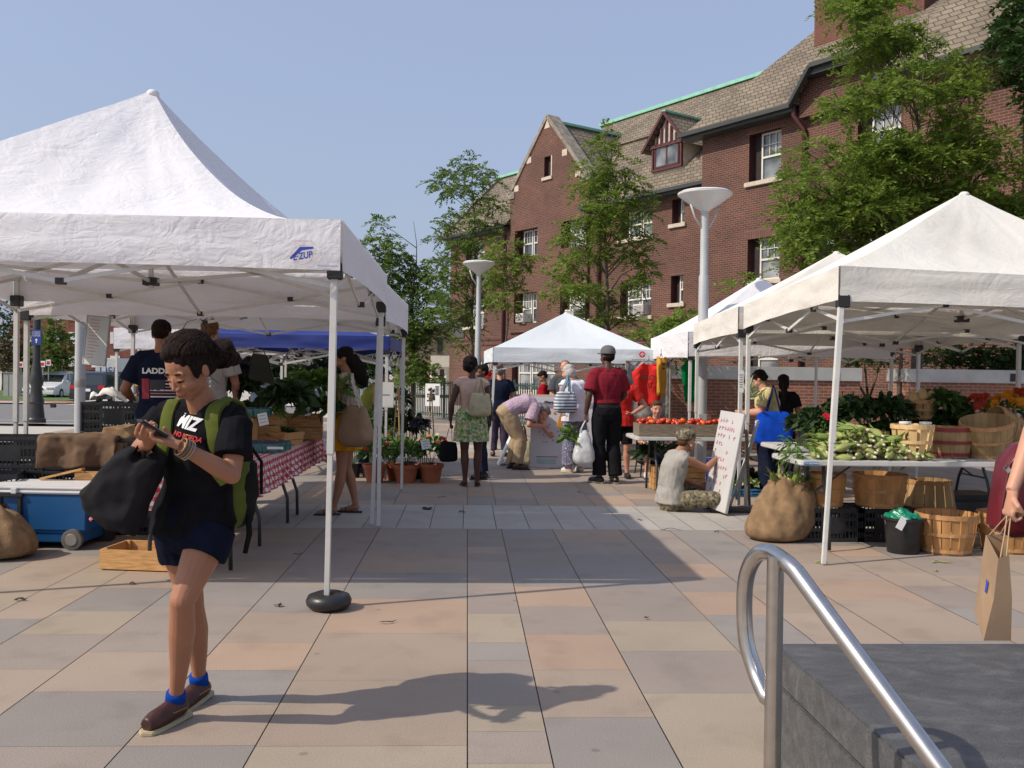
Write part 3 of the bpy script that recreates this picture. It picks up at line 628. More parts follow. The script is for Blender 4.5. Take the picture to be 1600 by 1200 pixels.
b=P(790,540,24); tree('slender young tree in front of the gable wall between lamp post and tall locust',b.x,24,c3,.045,P(790,372,24).z,dens=30)
c4=pc([(592,345,12,12),(600,370,18,12),(580,385,16,10),(612,395,20,12),(590,410,22,10),(630,405,16,10),(610,425,26,11),(650,415,18,10),(635,440,28,12),(665,432,20,10),(600,450,20,10),(655,460,28,12),(625,475,26,11),(685,455,16,10),(680,480,22,10),(650,495,26,11),(615,500,22,10),(690,505,20,9),(640,520,30,12),(675,525,24,10),(610,530,20,10),(640,550,26,14),(650,575,28,14),(625,590,20,12),(665,590,22,10)],31)
b=P(645,600,31); tree('full leafy tree seen above the right corner of the big white tent',b.x,31,c4,.09,P(600,345,31).z,dens=26,L=(.22,.42),lw=.06,ll=.15,mat=m_locust2)
# shrubby locust between the centre tent and the right hand tents
c5=pc([(1060,500,20,9),(1035,510,24,9),(1075,490,12,8),(1010,525,22,8),(1050,525,26,10),(1080,515,14,9),(1025,540,22,9),(1065,545,20,9)],17.5)
b=P(1050,590,17.5); tree('low spreading locust branch clump beside the larger lamp post above the centre tent corner',b.x,17.9,c5,.05,P(1050,500,17.5).z,dens=40)
# big locust at right
L6=[]
rr=random.Random(5)
for (u0,u1,v0,v1,n) in ((1320,1390,-10,80,9),(1350,1440,60,150,8),(1310,1500,130,260,20),(1255,1600,215,330,34),(1240,1420,290,400,26),(1400,1640,300,400,18),(1480,1560,90,230,8),(1240,1300,330,390,8)):
    for _ in range(n): L6.append((rr.uniform(u0,u1),rr.uniform(v0,v1),rr.uniform(26,44),rr.uniform(9,15)))
c6=pc(L6,17.0,1.3)
b=P(1418,600,19.3); t6=tree('large multi stemmed locust tree with bright feathery foliage towering over the right hand tents',b.x,18.9,c6,.16,P(1390,20,18.9).z,dens=24,L=(.2,.42),bk=.13)
L7=[(1165,565,26,8),(1195,572,22,9),(1225,568,18,8),(1180,585,10,8)]
c7=pc([(1245,405,20,8),(1180,436,12,5),(1155,441,10,5),(1258,380,18,8),(1270,425,24,10),],16.9,.4)
b=P(1405,600,18.8); tree('lower locust stem whose sprays hang beside the peak of the second cream tent',b.x,18.8,c7,.07,P(1260,390,18.8).z,dens=34)
# darker tree at the right frame edge and shrubs in the planter
L8=[(1585+rr.uniform(-5,90),rr.uniform(-20,190),rr.uniform(22,40),rr.uniform(12,20)) for _ in range(26)]
c8=pc(L8,15.5,1.0); b=P(1690,600,16.2)
tree('dark leaved tree hanging into the top right corner of the picture',b.x,16,c8,.15,P(1620,-20,16).z,dens=24,mat=m_darkleaf,name='dark_tree',lw=.07,ll=.13,nl=6)
def shrub(label,pts,Y,mat,dens=50,group=None,name='shrub',L=(.15,.3)):
    cl=pc(pts,Y,.3); c=cl[0][0]; t=thing(name,label,'shrub',(c[0],Y,0),group=group)
    m=MB()
    for (q,rx,ry,rz) in cl: m.tube([V((c[0],Y,1.0)),V((c[0],Y,1.0)).lerp(V(q),.6),V(q)],[.03,.02,.008],5)
    m.build('stem',m_bark,t,world=True)
    p,d=blobs(cl,dens); quads_obj('foliage',fronds(p,d,rng.uniform(L[0],L[1],len(p)),7,.04,.1),mat,t,world=True)
shrub('dark green feathery shrub spreading over the brick planter under the cream tent',[(1500+k*28,556+6*math.sin(k),34,16) for k in range(-1,5)],19.6,m_darkleaf)
shrub('small dark shrub left of the trunk gap in the planter wall',[(1350,560,26,10),(1380,555,20,12),(1320,565,16,8)],19.6,m_darkleaf)
# far left trees
def ltree(label,pts,Y,u,mat,tr=.12,base=-.4,name='street_tree'):
    c=pc(pts,Y,1.2); b=P(u,600,Y); tree(label,b.x,Y,c,tr,P(u,min(p[1] for p in pts),Y).z,dens=7,mat=mat,L=(.35,.7),lw=.16,ll=.32,nl=5,name=name,base=base)
ltree('small sunlit green street tree left of the parked white van',[(85,500,12,10),(75,520,20,12),(95,525,18,12),(85,545,26,14),(70,560,20,12),(100,560,18,12),(82,575,20,10)],60,84,m_locust2,.1)
ltree('reddish brown leaved street tree behind the dark lamp post',[(35,520,16,14),(25,545,24,14),(45,550,20,14),(30,570,24,12),(50,575,14,10),(15,560,16,12)],66,34,leafmat('bronze_leaf',(.05,.035,.015),(.12,.09,.03)),.1)
ltree('dark evergreen crown cut by the left frame edge beyond the street',[(5,490,16,14),(8,515,20,16),(2,545,20,16),(12,570,16,14)],75,6,m_darkleaf,.2,name='evergreen_tree')
for k,(u,v) in enumerate(((430,575),(560,568),(500,572))):
    ltree(['dark tree crown beyond the furthest white tents','tree crown in the gap right of the blue tent','tree crown seen under the blue tent roof'][k],[(u+a,v+b2,26,16) for a,b2 in ((0,0),(-26,8),(24,6),(0,22),(-16,-12),(16,-14))],70,u,m_darkleaf,.15)
# ================================================================ pop-up tents
m_bracket=M('tent_bracket',(.02,.018,.018),.5,var=.1)
m_foot=M('foot_steel',(.35,.33,.3),.5,metal=.5)
def tent(label, cor, ze, val, zp, canvas, expo=(1.5,1.5,1.5,1.5), frame_mat=None, feet=True, seed=0, legs=(0,1,2,3), peak=None, vb=None, wr=.02, legw=.042, name='market_tent', nseg=26, truss=True, group=None, splay=None):
    """cor: FL,FR,BR,BL ground plan; ze eave height; val valance drop; zp peak height"""
    fm=frame_mat or m_whitemetal
    cor=[V((x,y,0)) for x,y in cor]; ctr=sum(cor,V())/4
    if peak: ctr=V((peak[0],peak[1],0))
    t=thing(name,label,'tent',(cor[0].x,cor[0].y,0),group=group); O=V((seed*9.1,0,0))
    if not hasattr(ze,'__len__'): ze=[ze]*4
    m=MB(); n=nseg
    for i in range(4):
        a,b=cor[i],cor[(i+1)%4]; ea,eb=expo[i],expo[(i+1)%4]; za,zb=ze[i],ze[(i+1)%4]
        out=((a+b)/2-ctr); out.z=0; out.normalize()
        def fn(s,q,a=a,b=b,ea=ea,eb=eb,za=za,zb=zb,out=out):
            e=ea+(eb-ea)*s; z0=za+(zb-za)*s
            p=a.lerp(b,s).lerp(ctr,q); z=z0+(zp-z0)*(q**e)
            sag=-.05*math.sin(math.pi*s)*math.sin(math.pi*min(1,q*1.1))
            nn=noise.noise(V((p.x*1.3,p.y*1.3,z*1.1))+O)+.6*noise.noise(V((p.x*3.4,p.y*3.4,z*2.4))+O)
            rad=.35*math.sin((s-.5)*34+3*noise.noise(V((s*4,q*2,seed))))*q*(1-q)*3
            edge=min(1,q*8)*min(1,(1-q)*10)
            rd=min(1,min(s,1-s)*9*max(.1,(1-q))+.0)
            return V((p.x,p.y,z+sag*(.3+.7*rd)+(nn*wr+rad*wr*.5)*edge*(.25+.75*rd)))
        m.grid(fn,n,n)
    cp=ctr+V((0,0,zp))
    m.ell((cp.x,cp.y,zp-.03),(.05,.05,.035),n=10,k=5)
    cn=m.build('canopy',canvas,t,world=True,smooth=70,fix=False)
    vm=MB()
    for i in range(4):
        a,b=cor[i],cor[(i+1)%4]; za,zb=ze[i],ze[(i+1)%4]; out=((a+b)/2-ctr); out.z=0; out.normalize()
        def fv(s,q,a=a,b=b,za=za,zb=zb,out=out,i=i):
            p=a.lerp(b,s); z0=za+(zb-za)*s; d=val[i] if hasattr(val,'__len__') else val
            if vb and i in vb: d=d*(1-vb[i]*math.sin(math.pi*min(1,s*.5+.0)))
            w=.012*noise.noise(V((s*7,q*2.2,i+seed)))*1.2+.02*q*math.sin(math.pi*s)+.012*noise.noise(V((s*3,q*7,i+seed)))
            e=min(1,s*12,(1-s)*12)
            return V((p.x,p.y,z0-d*q*(1-.05*math.sin(math.pi*s))))+out*(.012+w*e)
        vm.grid(fv,40,6)
    vm.build('valance',canvas,t,world=True,smooth=True,fix=False)
    lm=[]
    for i in range(4):
        if i not in legs: continue
        c=cor[i]; iw=(ctr-c); iw.z=0; iw.normalize(); c=c+iw*.05
        sp=V(splay[i]) if splay and i in splay else V((0,0,0)); sp=V((sp.x,sp.y,0))
        dv=val[i] if hasattr(val,'__len__') else val
        f=c+sp; lg=MB(); top=c+V((0,0,ze[i]-.03)); zm=1.0; mid=f.lerp(c,zm/(ze[i]))+V((0,0,zm))
        lg.beam(mid+V((0,0,-.05)),top,legw,legw); lg.beam(f+V((0,0,.01)),mid,legw*.78,legw*.78)
        lo=lg.build('leg',fm,t,world=True,bevel=.003)
        k=MB(); k.box(mid,(legw*1.35,legw*1.35,.04)); k.build('collar',m_bracket,lo,world=True,bevel=.006); k=MB(); k.box((c.x,c.y,ze[i]-dv-.0),(.09,.09,.10)) ; k.build('bracket',m_bracket,t,world=True,bevel=.006)
        if feet: q=MB(); q.box((f.x,f.y,.006),(.12,.09,.012)); q.build('foot_plate',m_foot,lo,world=True)
        else: pass
    if truss:
        mids=[]
        for i in range(4):
            a,b=cor[i],cor[(i+1)%4]; hi=(ze[i]+ze[(i+1)%4])/2-.10; lo_=hi-.30; aa=a.lerp(ctr,.03); bb_=b.lerp(ctr,.03); md=(aa+bb_)/2; mids.append(md)
            q=MB()
            for (p,r) in ((aa,md),(md,bb_)):
                for sgn in (0,1):
                    z0,z1=(hi,lo_) if sgn else (lo_,hi); off=(ctr-md).normalized()*(.014 if sgn else -.014)
                    q.beam(V((p.x,p.y,z0))+off,V((r.x,r.y,z1))+off,.014,.026)
            q.build('truss',fm,t,world=True)
            for p,z in ((md,hi),(md,lo_),((aa+md)/2,(hi+lo_)/2),((md+bb_)/2,(hi+lo_)/2)): k=MB(); k.box((p.x,p.y,z),(.05,.05,.04)); k.build('joint',m_bracket,t,world=True)
        q=MB(); hi=sum(ze)/4-.10; lo_=hi-.30
        for md in mids:
            for z0,z1 in ((hi,lo_+.15),(lo_,hi+.15)):
                q.beam(V((md.x,md.y,z0)),V((ctr.x,ctr.y,z1)),.016,.026)
        q.build('truss',fm,t,world=True)
        q=MB(); q.beam(V((ctr.x,ctr.y,lo_+.1)),V((ctr.x,ctr.y,zp-.04)),.03,.03); q.build('centre_pole',fm,t,world=True)
        k=MB(); k.box((ctr.x,ctr.y,lo_+.15),(.10,.10,.06)); k.build('joint',m_bracket,t,world=True); k=MB(); k.box((ctr.x,ctr.y,hi+.15),(.09,.09,.05)); k.build('joint',m_bracket,t,world=True)
    return t
T1=tent('big white pop-up tent at front left with a blue logo on its flap',[(-4.15,5.72),(-.78,5.72),(-.78,8.85),(-4.2,8.85)],2.38,.31,3.60,m_canvas,expo=(1.08,2.1,1.5,1.4),seed=1,peak=(-2.44,7.3),feet=False,splay={1:(-.03,.02,0)},nseg=44,wr=.03)
T2=tent('second white pop-up tent joined behind the big front left one, over the flower pots',[(-4.2,8.98),(-.80,8.98),(-.76,11.7),(-4.15,11.7)],2.31,.36,3.2,m_canvas,seed=2,splay={1:(-.05,-.1,0)})
T3=tent('blue pop-up tent in shade behind the two big white left tents',[(-3.95,12.6),(-1.05,12.6),(-1.05,15.4),(-3.95,15.4)],1.95,.19,2.55,m_blue_canvas,seed=3)
T4=tent('small bright white tent at far left seen between the men behind the table',[(-6.1,16.4),(-3.2,16.4),(-3.2,19.3),(-6.1,19.3)],2.17,.36,2.75,m_canvas,seed=4)
T5=tent('furthest white tent, low under the blue one, with a slim white leg',[(-6.8,19.6),(-3.75,19.6),(-3.75,22.6),(-6.8,22.6)],2.02,.24,2.5,m_canvas,seed=5)
T6=tent('pale grey white peaked tent at the centre with a red cross badge on its flap',[(.45,16.2),(3.26,16.2),(3.3,19.2),(.35,19.2)],1.93,.26,2.66,m_greytent,expo=(1.05,1.05,1.05,1.05),seed=6,peak=(1.87,17.7),splay={0:(-.08,-.05,0)},wr=.012)
T7=tent('large cream tent at front right over the sweet corn table',[(2.93,7.23),(6.45,7.5),(6.6,10.5),(3.08,10.25)],[2.35,2.28,2.28,2.27],[.28,.14,.28,.27],3.26,m_cream,expo=(1.15,1.35,1.2,1.1),seed=7,splay={0:(-.17,-.13,0)},peak=(4.72,8.7),vb={},nseg=40,wr=.022)
T8=tent('second cream tent behind the front right one, stained along its left flap',[(3.06,10.4),(6.5,10.6),(6.65,13.4),(3.24,13.2)],[2.26,2.25,2.22,2.22],.30,3.10,m_cream,expo=(1.15,1.2,1.2,1.1),seed=8,peak=(4.73,11.8))
T9=tent('bright white tent third in the right hand row with tee shirts hung at its corner',[(3.22,13.45),(6.3,13.45),(6.3,16.5),(3.28,16.5)],[2.12,2.12,2.12,2.14],[.36,.30,.2,.38],3.08,m_canvas,expo=(1.15,1.15,1.15,1.15),seed=9,peak=(4.7,14.9))
# black doughnut weight round the front leg
t=thing('foot_weight','round black rubber weight at the foot of the near left tent leg','weight',(-.83,5.75,0))
m=MB(); m.lathe([(.03,.005),(.11,.003),(.135,.03),(.14,.055),(.125,.085),(.085,.10),(.04,.092),(.028,.08)],(0,0,0),28); m.build('ring',M('black_rubber',(.02,.02,.021),.38,var=.2,vs=20),t,smooth=True)
# tent badges (flat text and shapes)
def text(s,size,mat,parent,name,c,right,up,off=.004,bold=0,wrap=None,align='CENTER',depth=0.0012,shear=0,ext=None,nrm=None):
    cu=bpy.data.curves.new(name,'FONT'); cu.body=s; cu.size=size; cu.align_x=align; cu.align_y='CENTER'; cu.offset=bold; cu.shear=shear; cu.resolution_u=3
    if not wrap: cu.extrude=depth
    o=bpy.data.objects.new(name,cu); COL.objects.link(o); dg=bpy.context.evaluated_depsgraph_get(); dg.update()
    me=bpy.data.meshes.new_from_object(o.evaluated_get(dg)); bpy.data.objects.remove(o); bpy.data.curves.remove(cu)
    right=V(right).normalized(); up=V(up).normalized(); nr=right.cross(up); c=V(c)
    if wrap:
        bm=bmesh.new(); bm.from_mesh(me); bmesh.ops.triangulate(bm,faces=bm.faces); bmesh.ops.subdivide_edges(bm,edges=bm.edges,cuts=1); bm.to_mesh(me); bm.free()
    sc=1
    if ext: 
        wmax=max(v.co.x for v in me.vertices)-min(v.co.x for v in me.vertices); sc=ext/wmax
    for v in me.vertices:
        p=c+right*(v.co.x*sc)+up*v.co.y+nr*(v.co.z+off)
        if wrap:
            h=wrap.ray_cast(p+nr*.25,-nr,.6)
            if h[0]: p=h[0]+nr*off
        v.co=p
    me.materials.clear(); me.materials.append(mat); o=bpy.data.objects.new(name,me); COL.objects.link(o)
    if parent:
        loc=V(parent.location)
        mi=(Matrix.Translation(parent.location)@parent.rotation_euler.to_matrix().to_4x4()).inverted()
        for v in me.vertices: v.co=mi@v.co
        o.parent=parent
    return o
def flat(poly,mat,parent,name,c,right,up,off=.004,th=.001,world=True):
    right=V(right).normalized();up=V(up).normalized(); nr=right.cross(up); m=MB(); m.prism(poly,V(c)+nr*off,right,up,nr*th); return m.build(name,mat,parent,world=world)
m_logo=M('logo_blue',(.03,.06,.36),.6,var=0); m_logored=M('logo_red',(.65,.25,.22),.7,var=0); m_label=M('label_white',(.84,.84,.84),.7,var=.02)
lc=(-1.0,5.66,2.155); s=.001*5.7/1.455
ring=[(math.cos(a)*.062,math.sin(a)*.058) for a in [i*math.pi/18 for i in range(36)]]
m=MB()
for i in range(36):
    a,b=ring[i],ring[(i+1)%36]; m.beam((lc[0]+a[0],lc[1]-.002,lc[2]+a[1]),(lc[0]+b[0],lc[1]-.002,lc[2]+b[1]),.0025,.002)
m.build('badge_ring',m_logored,T1,world=True)
flat([(-.074,-.02),(-.066,-.03),(0,.026),(.07,.038),(.064,.05),(-.015,.047)],m_logo,T1,'badge_roof',lc,(1,0,0),(0,0,1),.004)
text('E·ZUP',.055,m_logo,T1,'badge_text',(lc[0]+.004,lc[1],lc[2]-.008),(1,0,.18),(-.1,0,1),.006,bold=.0015,ext=.115)
text('#1 IN INSTANT SHELTER',.011,m_logored,T1,'badge_text',(lc[0]-.0,lc[1],lc[2]+.082),(1,0,0),(0,0,1),.004)
cx=P(1003,554,16.13)
flat([(math.cos(i*math.pi/10)*.055,math.sin(i*math.pi/10)*.055) for i in range(20)],M('cross_red',(.6,.03,.05),.6,var=0),T6,'badge',(cx.x,16.13,cx.z),(1,0,0),(0,0,1),.03)
for d in ((.062,.018),(.018,.062)):
    m=MB(); m.box((cx.x,16.09,cx.z),(d[0],.004,d[1])); m.build('badge_cross',m_whiteprint,T6,world=True)
text('SWISSGEAR',.06,m_ink,T6,'badge_text',(cx.x-.02,16.13,cx.z-.105),(1,0,0),(0,0,1),.035)
# ================================================================ lamp posts
def lamp(label,x,y,h,r0=.1,rd=.42):
    t=thing('street_lamp',label,'street lamp',(x,y,0)); zt=h
    m=MB(); m.lathe([(r0*1.9,0),(r0*1.9,.03),(r0*1.15,.05),(r0*1.05,1.2),(r0*1.0,zt-1.25),(r0*.82,zt-1.22),(r0*.8,zt-.26)],(0,0,0),20); m.build('pole',m_greymetal,t,smooth=40)
    m=MB(); m.lathe([(r0*.7,zt-.28),(r0*1.05,zt-.25),(rd*.64,zt-.13),(rd*.95,zt-.035),(rd,zt-.02),(rd,zt+.01),(rd*.95,zt+.018),(rd*.3,zt+.03)],(0,0,0),32); m.build('reflector_bowl',M('lamp_bowl',(.55,.54,.52),.35,var=.03),t,smooth=50)
    m=MB(); m.lathe([(rd*.97,zt+.012),(rd*.9,zt+.03),(.01,zt+.05)],(0,0,0),32); m.build('cover',m_label,t,smooth=40)
    m=MB()
    for k in range(2):
        a=k*math.pi+.3; c=V((math.cos(a),math.sin(a),0)); m.tube([c*r0*.7+V((0,0,zt-.52)),c*rd*.42+V((0,0,zt-.36)),c*rd*.6+V((0,0,zt-.17))],.016,6)
    m.build('bracket_arm',m_greymetal,t,smooth=True)
    m=MB(); m.bb(-.06,.06,-r0*1.12,-r0*.9,.5,.9); m.build('access_cover',m_greymetal,t,bevel=.005)
lp=P(1097,600,14.0); lamp('larger grey lamp post with a wide upturned white bowl beside the cream tents',lp.x,14.0,P(1099,303,14).z,.074,.41)
lp=P(746,600,21.5); lamp('smaller grey lamp post with upturned bowl left of the centre tent',lp.x,21.5,P(746,411,21.5).z,.066,.37)
t=thing('white_pole','plain pale steel column behind the crates, left of the hanging whiteboard','pole',(P(125,600,14).x,14,0))
m=MB(); m.lathe([(.17,0),(.17,.03),(.075,.05),(.07,3.6)],(0,0,0),18); m.build('pole',m_greymetal,t,smooth=40)
m=MB(); m.lathe([(.074,1.18),(.078,1.2),(.078,1.28),(.074,1.3)],(0,0,0),18,caps=False); m.build('band',m_foot,t,smooth=40)
lx=P(57,600,25.4).x; t=thing('dark_lamp_post','black fluted street lamp post at far left with a blue sign','street lamp',(lx,25.4,0))
m=MB(); m.lathe([(.24,-.03),(.24,.1),(.21,.14),(.17,.5),(.20,.56),(.16,.7),(.13,.95),(.18,1.1),(.14,1.3),(.095,1.6),(.095,6)],(0,0,0),16); m.build('post',m_blackmetal,t,smooth=30)
m=MB(); m.lathe([(.1,3.2),(.11,3.22),(.11,3.3),(.1,3.32)],(0,0,0),16,caps=False); m.lathe([(.1,2.1),(.11,2.12),(.11,2.16),(.1,2.18)],(0,0,0),16,caps=False); m.build('collar',m_foot,t,smooth=30)
sg=P(58,527,25.1); m=MB(); m.bb(sg.x-.14,sg.x+.3-.14+.12,25.08,25.12,sg.z-.20,sg.z+.2); m.bb
sb=thing('blue_sign','small blue sign with white lettering and an up arrow fixed on the dark lamp post','sign',(sg.x,25.1,sg.z-.2))
m=MB(); m.bb(sg.x-.14,sg.x+.12,25.08,25.12,sg.z-.2,sg.z+.2); m.build('plate',M('sign_blue',(.02,.04,.22),.5,var=.03),sb,world=True,bevel=.004)
for k,(tx,dz) in enumerate((('STUDENTS',.135),('& VISITING',.085),('CENTER',.035))): text(tx,.045,m_whiteprint,sb,'lettering',(sg.x-.01,25.08,sg.z+dz),(1,0,0),(0,0,1),.003,ext=.2)
flat([(-.012,-.13),(.012,-.13),(.012,-.06),(.04,-.06),(0,-.01),(-.04,-.06),(-.012,-.06)],m_whiteprint,sb,'arrow',(sg.x-.01,25.08,sg.z-.02),(1,0,0),(0,0,1),.003)
# ================================================================ vehicles
m_tyre=M('tyre',(.02,.02,.02),.8,var=.1); m_rim=M('wheel_rim',(.4,.4,.42),.35,metal=.7,var=.05)
m_cglass=M('car_glass',(.03,.04,.045),.06,var=0,spec=.9); m_redlamp=M('tail_lamp',(.55,.02,.02),.25,var=.1); m_clear=M('head_lamp',(.6,.6,.6),.15,var=.1); m_chrome=M('chrome',(.6,.6,.6),.2,metal=1,var=0)
def car(label,name,loc,rz,L,W,H,paint,kind='van'):
    """local: front towards +Y"""
    t=thing(name,label,'van' if kind=='van' else 'car',loc,rz)
    pr=[(-L/2,.30),(-L/2,.62*H/1.75),(-L/2+.03,.98),(L/2-1.15,1.0),(L/2-.25,.80),(L/2-.02,.62),(L/2,.28)]
    m=MB(); sec=[]
    for x,k in ((-W/2,.94),(-W/2+.06,1),(W/2-.06,1),(W/2,.94)):
        sec.append([V((x,y*k if abs(y)>1.5 else y,z if z>.4 else z+.0)) for y,z in pr])
    m.loft(sec); m.build('body',paint,t,smooth=35,bevel=.02)
    gh=[(-L/2+.05,.98),(-L/2+.22,H-.10),(-L/2+.45,H),(L/2-2.35,H),(L/2-2.1,H-.05),(L/2-1.2,1.0)]
    m=MB(); m.loft([[V((x,y,z)) for y,z in gh] for x in (-W/2+.16,-W/2+.155,W/2-.155,W/2-.16)]); gb=MB()
    ins=lambda z:.05+.11*(z-.98)/(H-.98)
    gb.loft([[V((s*(W/2-ins(z)),y,z)) for y,z in gh] for s in (-1,1)]); gb.build('cabin',paint,t,smooth=35,bevel=.015)
    # glazing a little proud of the cabin
    def pane(pts,nm='window'): q=MB(); q.add(pts,[tuple(range(len(pts)))]); return q.build(nm,m_cglass,t,fix=False)
    y0,z0,y1,z1=L/2-1.2,1.0,L/2-2.1,H-.05; n_=V((0,(z1-z0),(y0-y1))).normalized()*.006
    pane([V((s*(W/2-.14-.08*k),y,z))+n_ for s,k,y,z in ((-1,0,y0-.06,z0+.05),(1,0,y0-.06,z0+.05),(1,1,y1+.05,z1-.05),(-1,1,y1+.05,z1-.05))],'windscreen')
    pane([V((-W/2+.18,-L/2+.06,1.05)),V((W/2-.18,-L/2+.06,1.05)),V((W/2-.25,-L/2+.18,H-.2)),V((-W/2+.25,-L/2+.18,H-.2))],'rear_window')
    for s in (-1,1):
        for (a,b) in ((-L/2+.35,-L/2+1.35),(-L/2+1.42,-L/2+2.3),(-L/2+2.38,L/2-1.75)):
            zb,zt=1.05,H-.17; q=lambda z:W/2-ins(z)+.007
            tb=b if b<L/2-1.8 else b-.3
            pane([V((s*q(zb),a,zb)),V((s*q(zb),b,zb)),V((s*q(zt),tb,zt)),V((s*q(zt),a+.04,zt))])
        for y in (L/2-.95,-L/2+.95):
            wh=MB(); wh.tube([(s*(W/2-.2),y,.33),(s*(W/2-.19),y,.33),(s*(W/2+.0),y,.33),(s*(W/2+.015),y,.33)],[.28,.33,.33,.28],20); wo=wh.build('wheel',m_tyre,t,smooth=40)
            rm=MB(); rm.tube([(s*(W/2),y,.33),(s*(W/2+.02),y,.33)],[.19,.17],14); rm.build('rim',m_rim,wo)
        q=MB(); q.box((s*(W/2-.26),-L/2-.005,.92),(.34,.05,.2)); q.build('tail_light',m_redlamp,t,bevel=.02)
        q=MB(); q.box((s*(W/2-.30),L/2-.06,.68),(.42,.14,.15),Matrix.Rotation(-.5,3,'X')); q.build('headlight',m_clear,t,bevel=.03)
        q=MB(); q.box((s*(W/2+.08),L/2-1.6,1.08),(.16,.1,.13)); q.build('wing_mirror',paint,t,bevel=.02)
    q=MB(); q.bb(-W/2+.05,W/2-.05,L/2-.12,L/2+.04,.30,.50); q.build('front_bumper',paint,t,bevel=.03)
    q=MB(); q.bb(-W/2+.05,W/2-.05,-L/2-.08,-L/2+.1,.32,.60); q.build('rear_bumper',paint if kind=='van' else m_blackpl,t,bevel=.03)
    q=MB(); q.box((0,L/2-.01,.64),(.62,.06,.16)); q.build('grille',m_blackpl,t,bevel=.04)
    q=MB(); q.box((0,L/2+.035,.66),(.17,.02,.05)); q.build('badge',m_chrome,t,bevel=.015)
    q=MB(); q.box((0,L/2+.05,.42),(.32,.02,.14)); q.build('number_plate',m_label,t); 
    q=MB(); q.box((0,-L/2-.03,.78),(.32,.03,.14)); q.build('number_plate',m_label,t)
    if kind!='van':
        q=MB()
        for s in (-1,1): q.tube([(s*(W/2-.28),-L/2+.6,H-.01),(s*(W/2-.28),-L/2+.7,H+.05),(s*(W/2-.28),L/2-2.5,H+.05),(s*(W/2-.28),L/2-2.4,H-.01)],.02,6)
        q.build('roof_rack',m_blackmetal,t)
    return t
m_vanw=M('white_car_paint',(.66,.66,.65),.25,var=.03); m_suv=M('navy_car_paint',(.018,.024,.035),.2,var=.05,spec=.8)
car('white minivan parked facing the market beside the dark wagon','parked_minivan',(P(86,600,60).x,60,-.42),math.pi,4.7,2.0,1.74,m_vanw,'van')
car('dark navy family wagon parked with its red tail lights towards the market','parked_wagon',(P(137,600,50).x+.15,52,-.42),0,4.8,1.95,1.76,m_suv,'suv')
car('dark hatchback partly hidden under the blue tent beyond the stalls','parked_hatchback',(P(455,600,48).x,49,-.42),-math.pi/2,4.2,1.8,1.5,M('slate_car_paint',(.06,.08,.10),.3),'suv')
tk=thing('delivery_truck','white box delivery truck with blue lettering parked behind the dark wagon','truck',(P(182,600,72).x,72,-.42))
x0=P(165,600,72).x;x1=P(199,600,72).x; ztk=P(182,560,72).z
m=MB(); m.bb(x0,x1,70,76,.2,ztk); m.build('box',M('truck_white',(.62,.62,.6),.5),tk,world=True,bevel=.05)
m=MB(); m.bb(x0-.7,x0+.0,70.3,71.9,.1,ztk-.9); m.build('cab',m_cglass,tk,world=True,bevel=.1)
for x in (x0+.2,x1-.5): m=MB(); m.tube([(x,70.1,.0),(x+.3,70.1,.0)],.42,16); m.build('wheel',m_tyre,tk,world=True)
text('USL',.85,m_logo,tk,'lettering',(x0+1.0,70,ztk-1.0),(1,0,0),(0,0,1),.01)
ub=thing('utility_box','grey steel utility cabinet on the grass across the road','cabinet',(P(17,600,60).x,60,-.4))
a,b=P(5,583,60),P(29,626,60); m=MB(); m.bb(a.x,b.x,60,61,b.z,a.z); m.build('cabinet',M('cabinet_grey',(.38,.38,.36),.5),ub,world=True,bevel=.03)
m=MB()
for k in (.33,.66): m.bb(a.x+(b.x-a.x)*k-.01,a.x+(b.x-a.x)*k+.01,59.98,60.0,b.z+.1,a.z-.1)
m.bb(a.x-.04,b.x+.04,59.96,61.04,a.z,a.z+.06); m.build('door_seam',m_foot,ub,world=True)
nb=thing('yellow_newspaper_box','yellow newspaper box beyond the man in the navy tee shirt','newspaper box',(P(217,600,33).x,33,-.1))
a,b=P(211,575,33),P(223,604,33); m=MB(); m.bb(a.x,b.x,33,33.4,b.z,a.z); m.build('box',M('yellow_paint',(.6,.33,.02),.5),nb,world=True,bevel=.02)
m=MB(); m.bb(a.x+.04,b.x-.04,32.985,33,a.z-.28,a.z-.06); m.build('pane',m_cglass,nb,world=True); m=MB(); m.bb(a.x+.04,b.x-.04,33,33.3,-.15,b.z); m.build('leg',m_blackmetal,nb,world=True)
for k,(u,v0,v1) in enumerate(((67,567,600),(76,565,598),(97,564,598),(210,566,590),(33,568,605))):
    a=P(u,v0,58+k); t=thing('parking_sign',['white parking sign left of the small sunlit street tree','parking sign just right of the dark lamp post','parking sign above the white minivan roof','parking sign right of the white truck','small sign on a pole beside the grey utility cabinet'][k],'sign',(a.x,58+k,-.4),group='small street signs across the road')
    m=MB(); m.cyl((0,0,0),(0,0,a.z+.4),.035,n=6); m.build('post',m_foot,t); m=MB(); m.bb(-.15,.15,-.06,-.04,a.z-.15+.4-.1,a.z+.4+.12); m.build('plate',m_label,t); m=MB(); m.bb(-.1,.1,-.066,-.06,a.z+.2+.02,a.z+.42); m.build('lettering',m_redink,t)
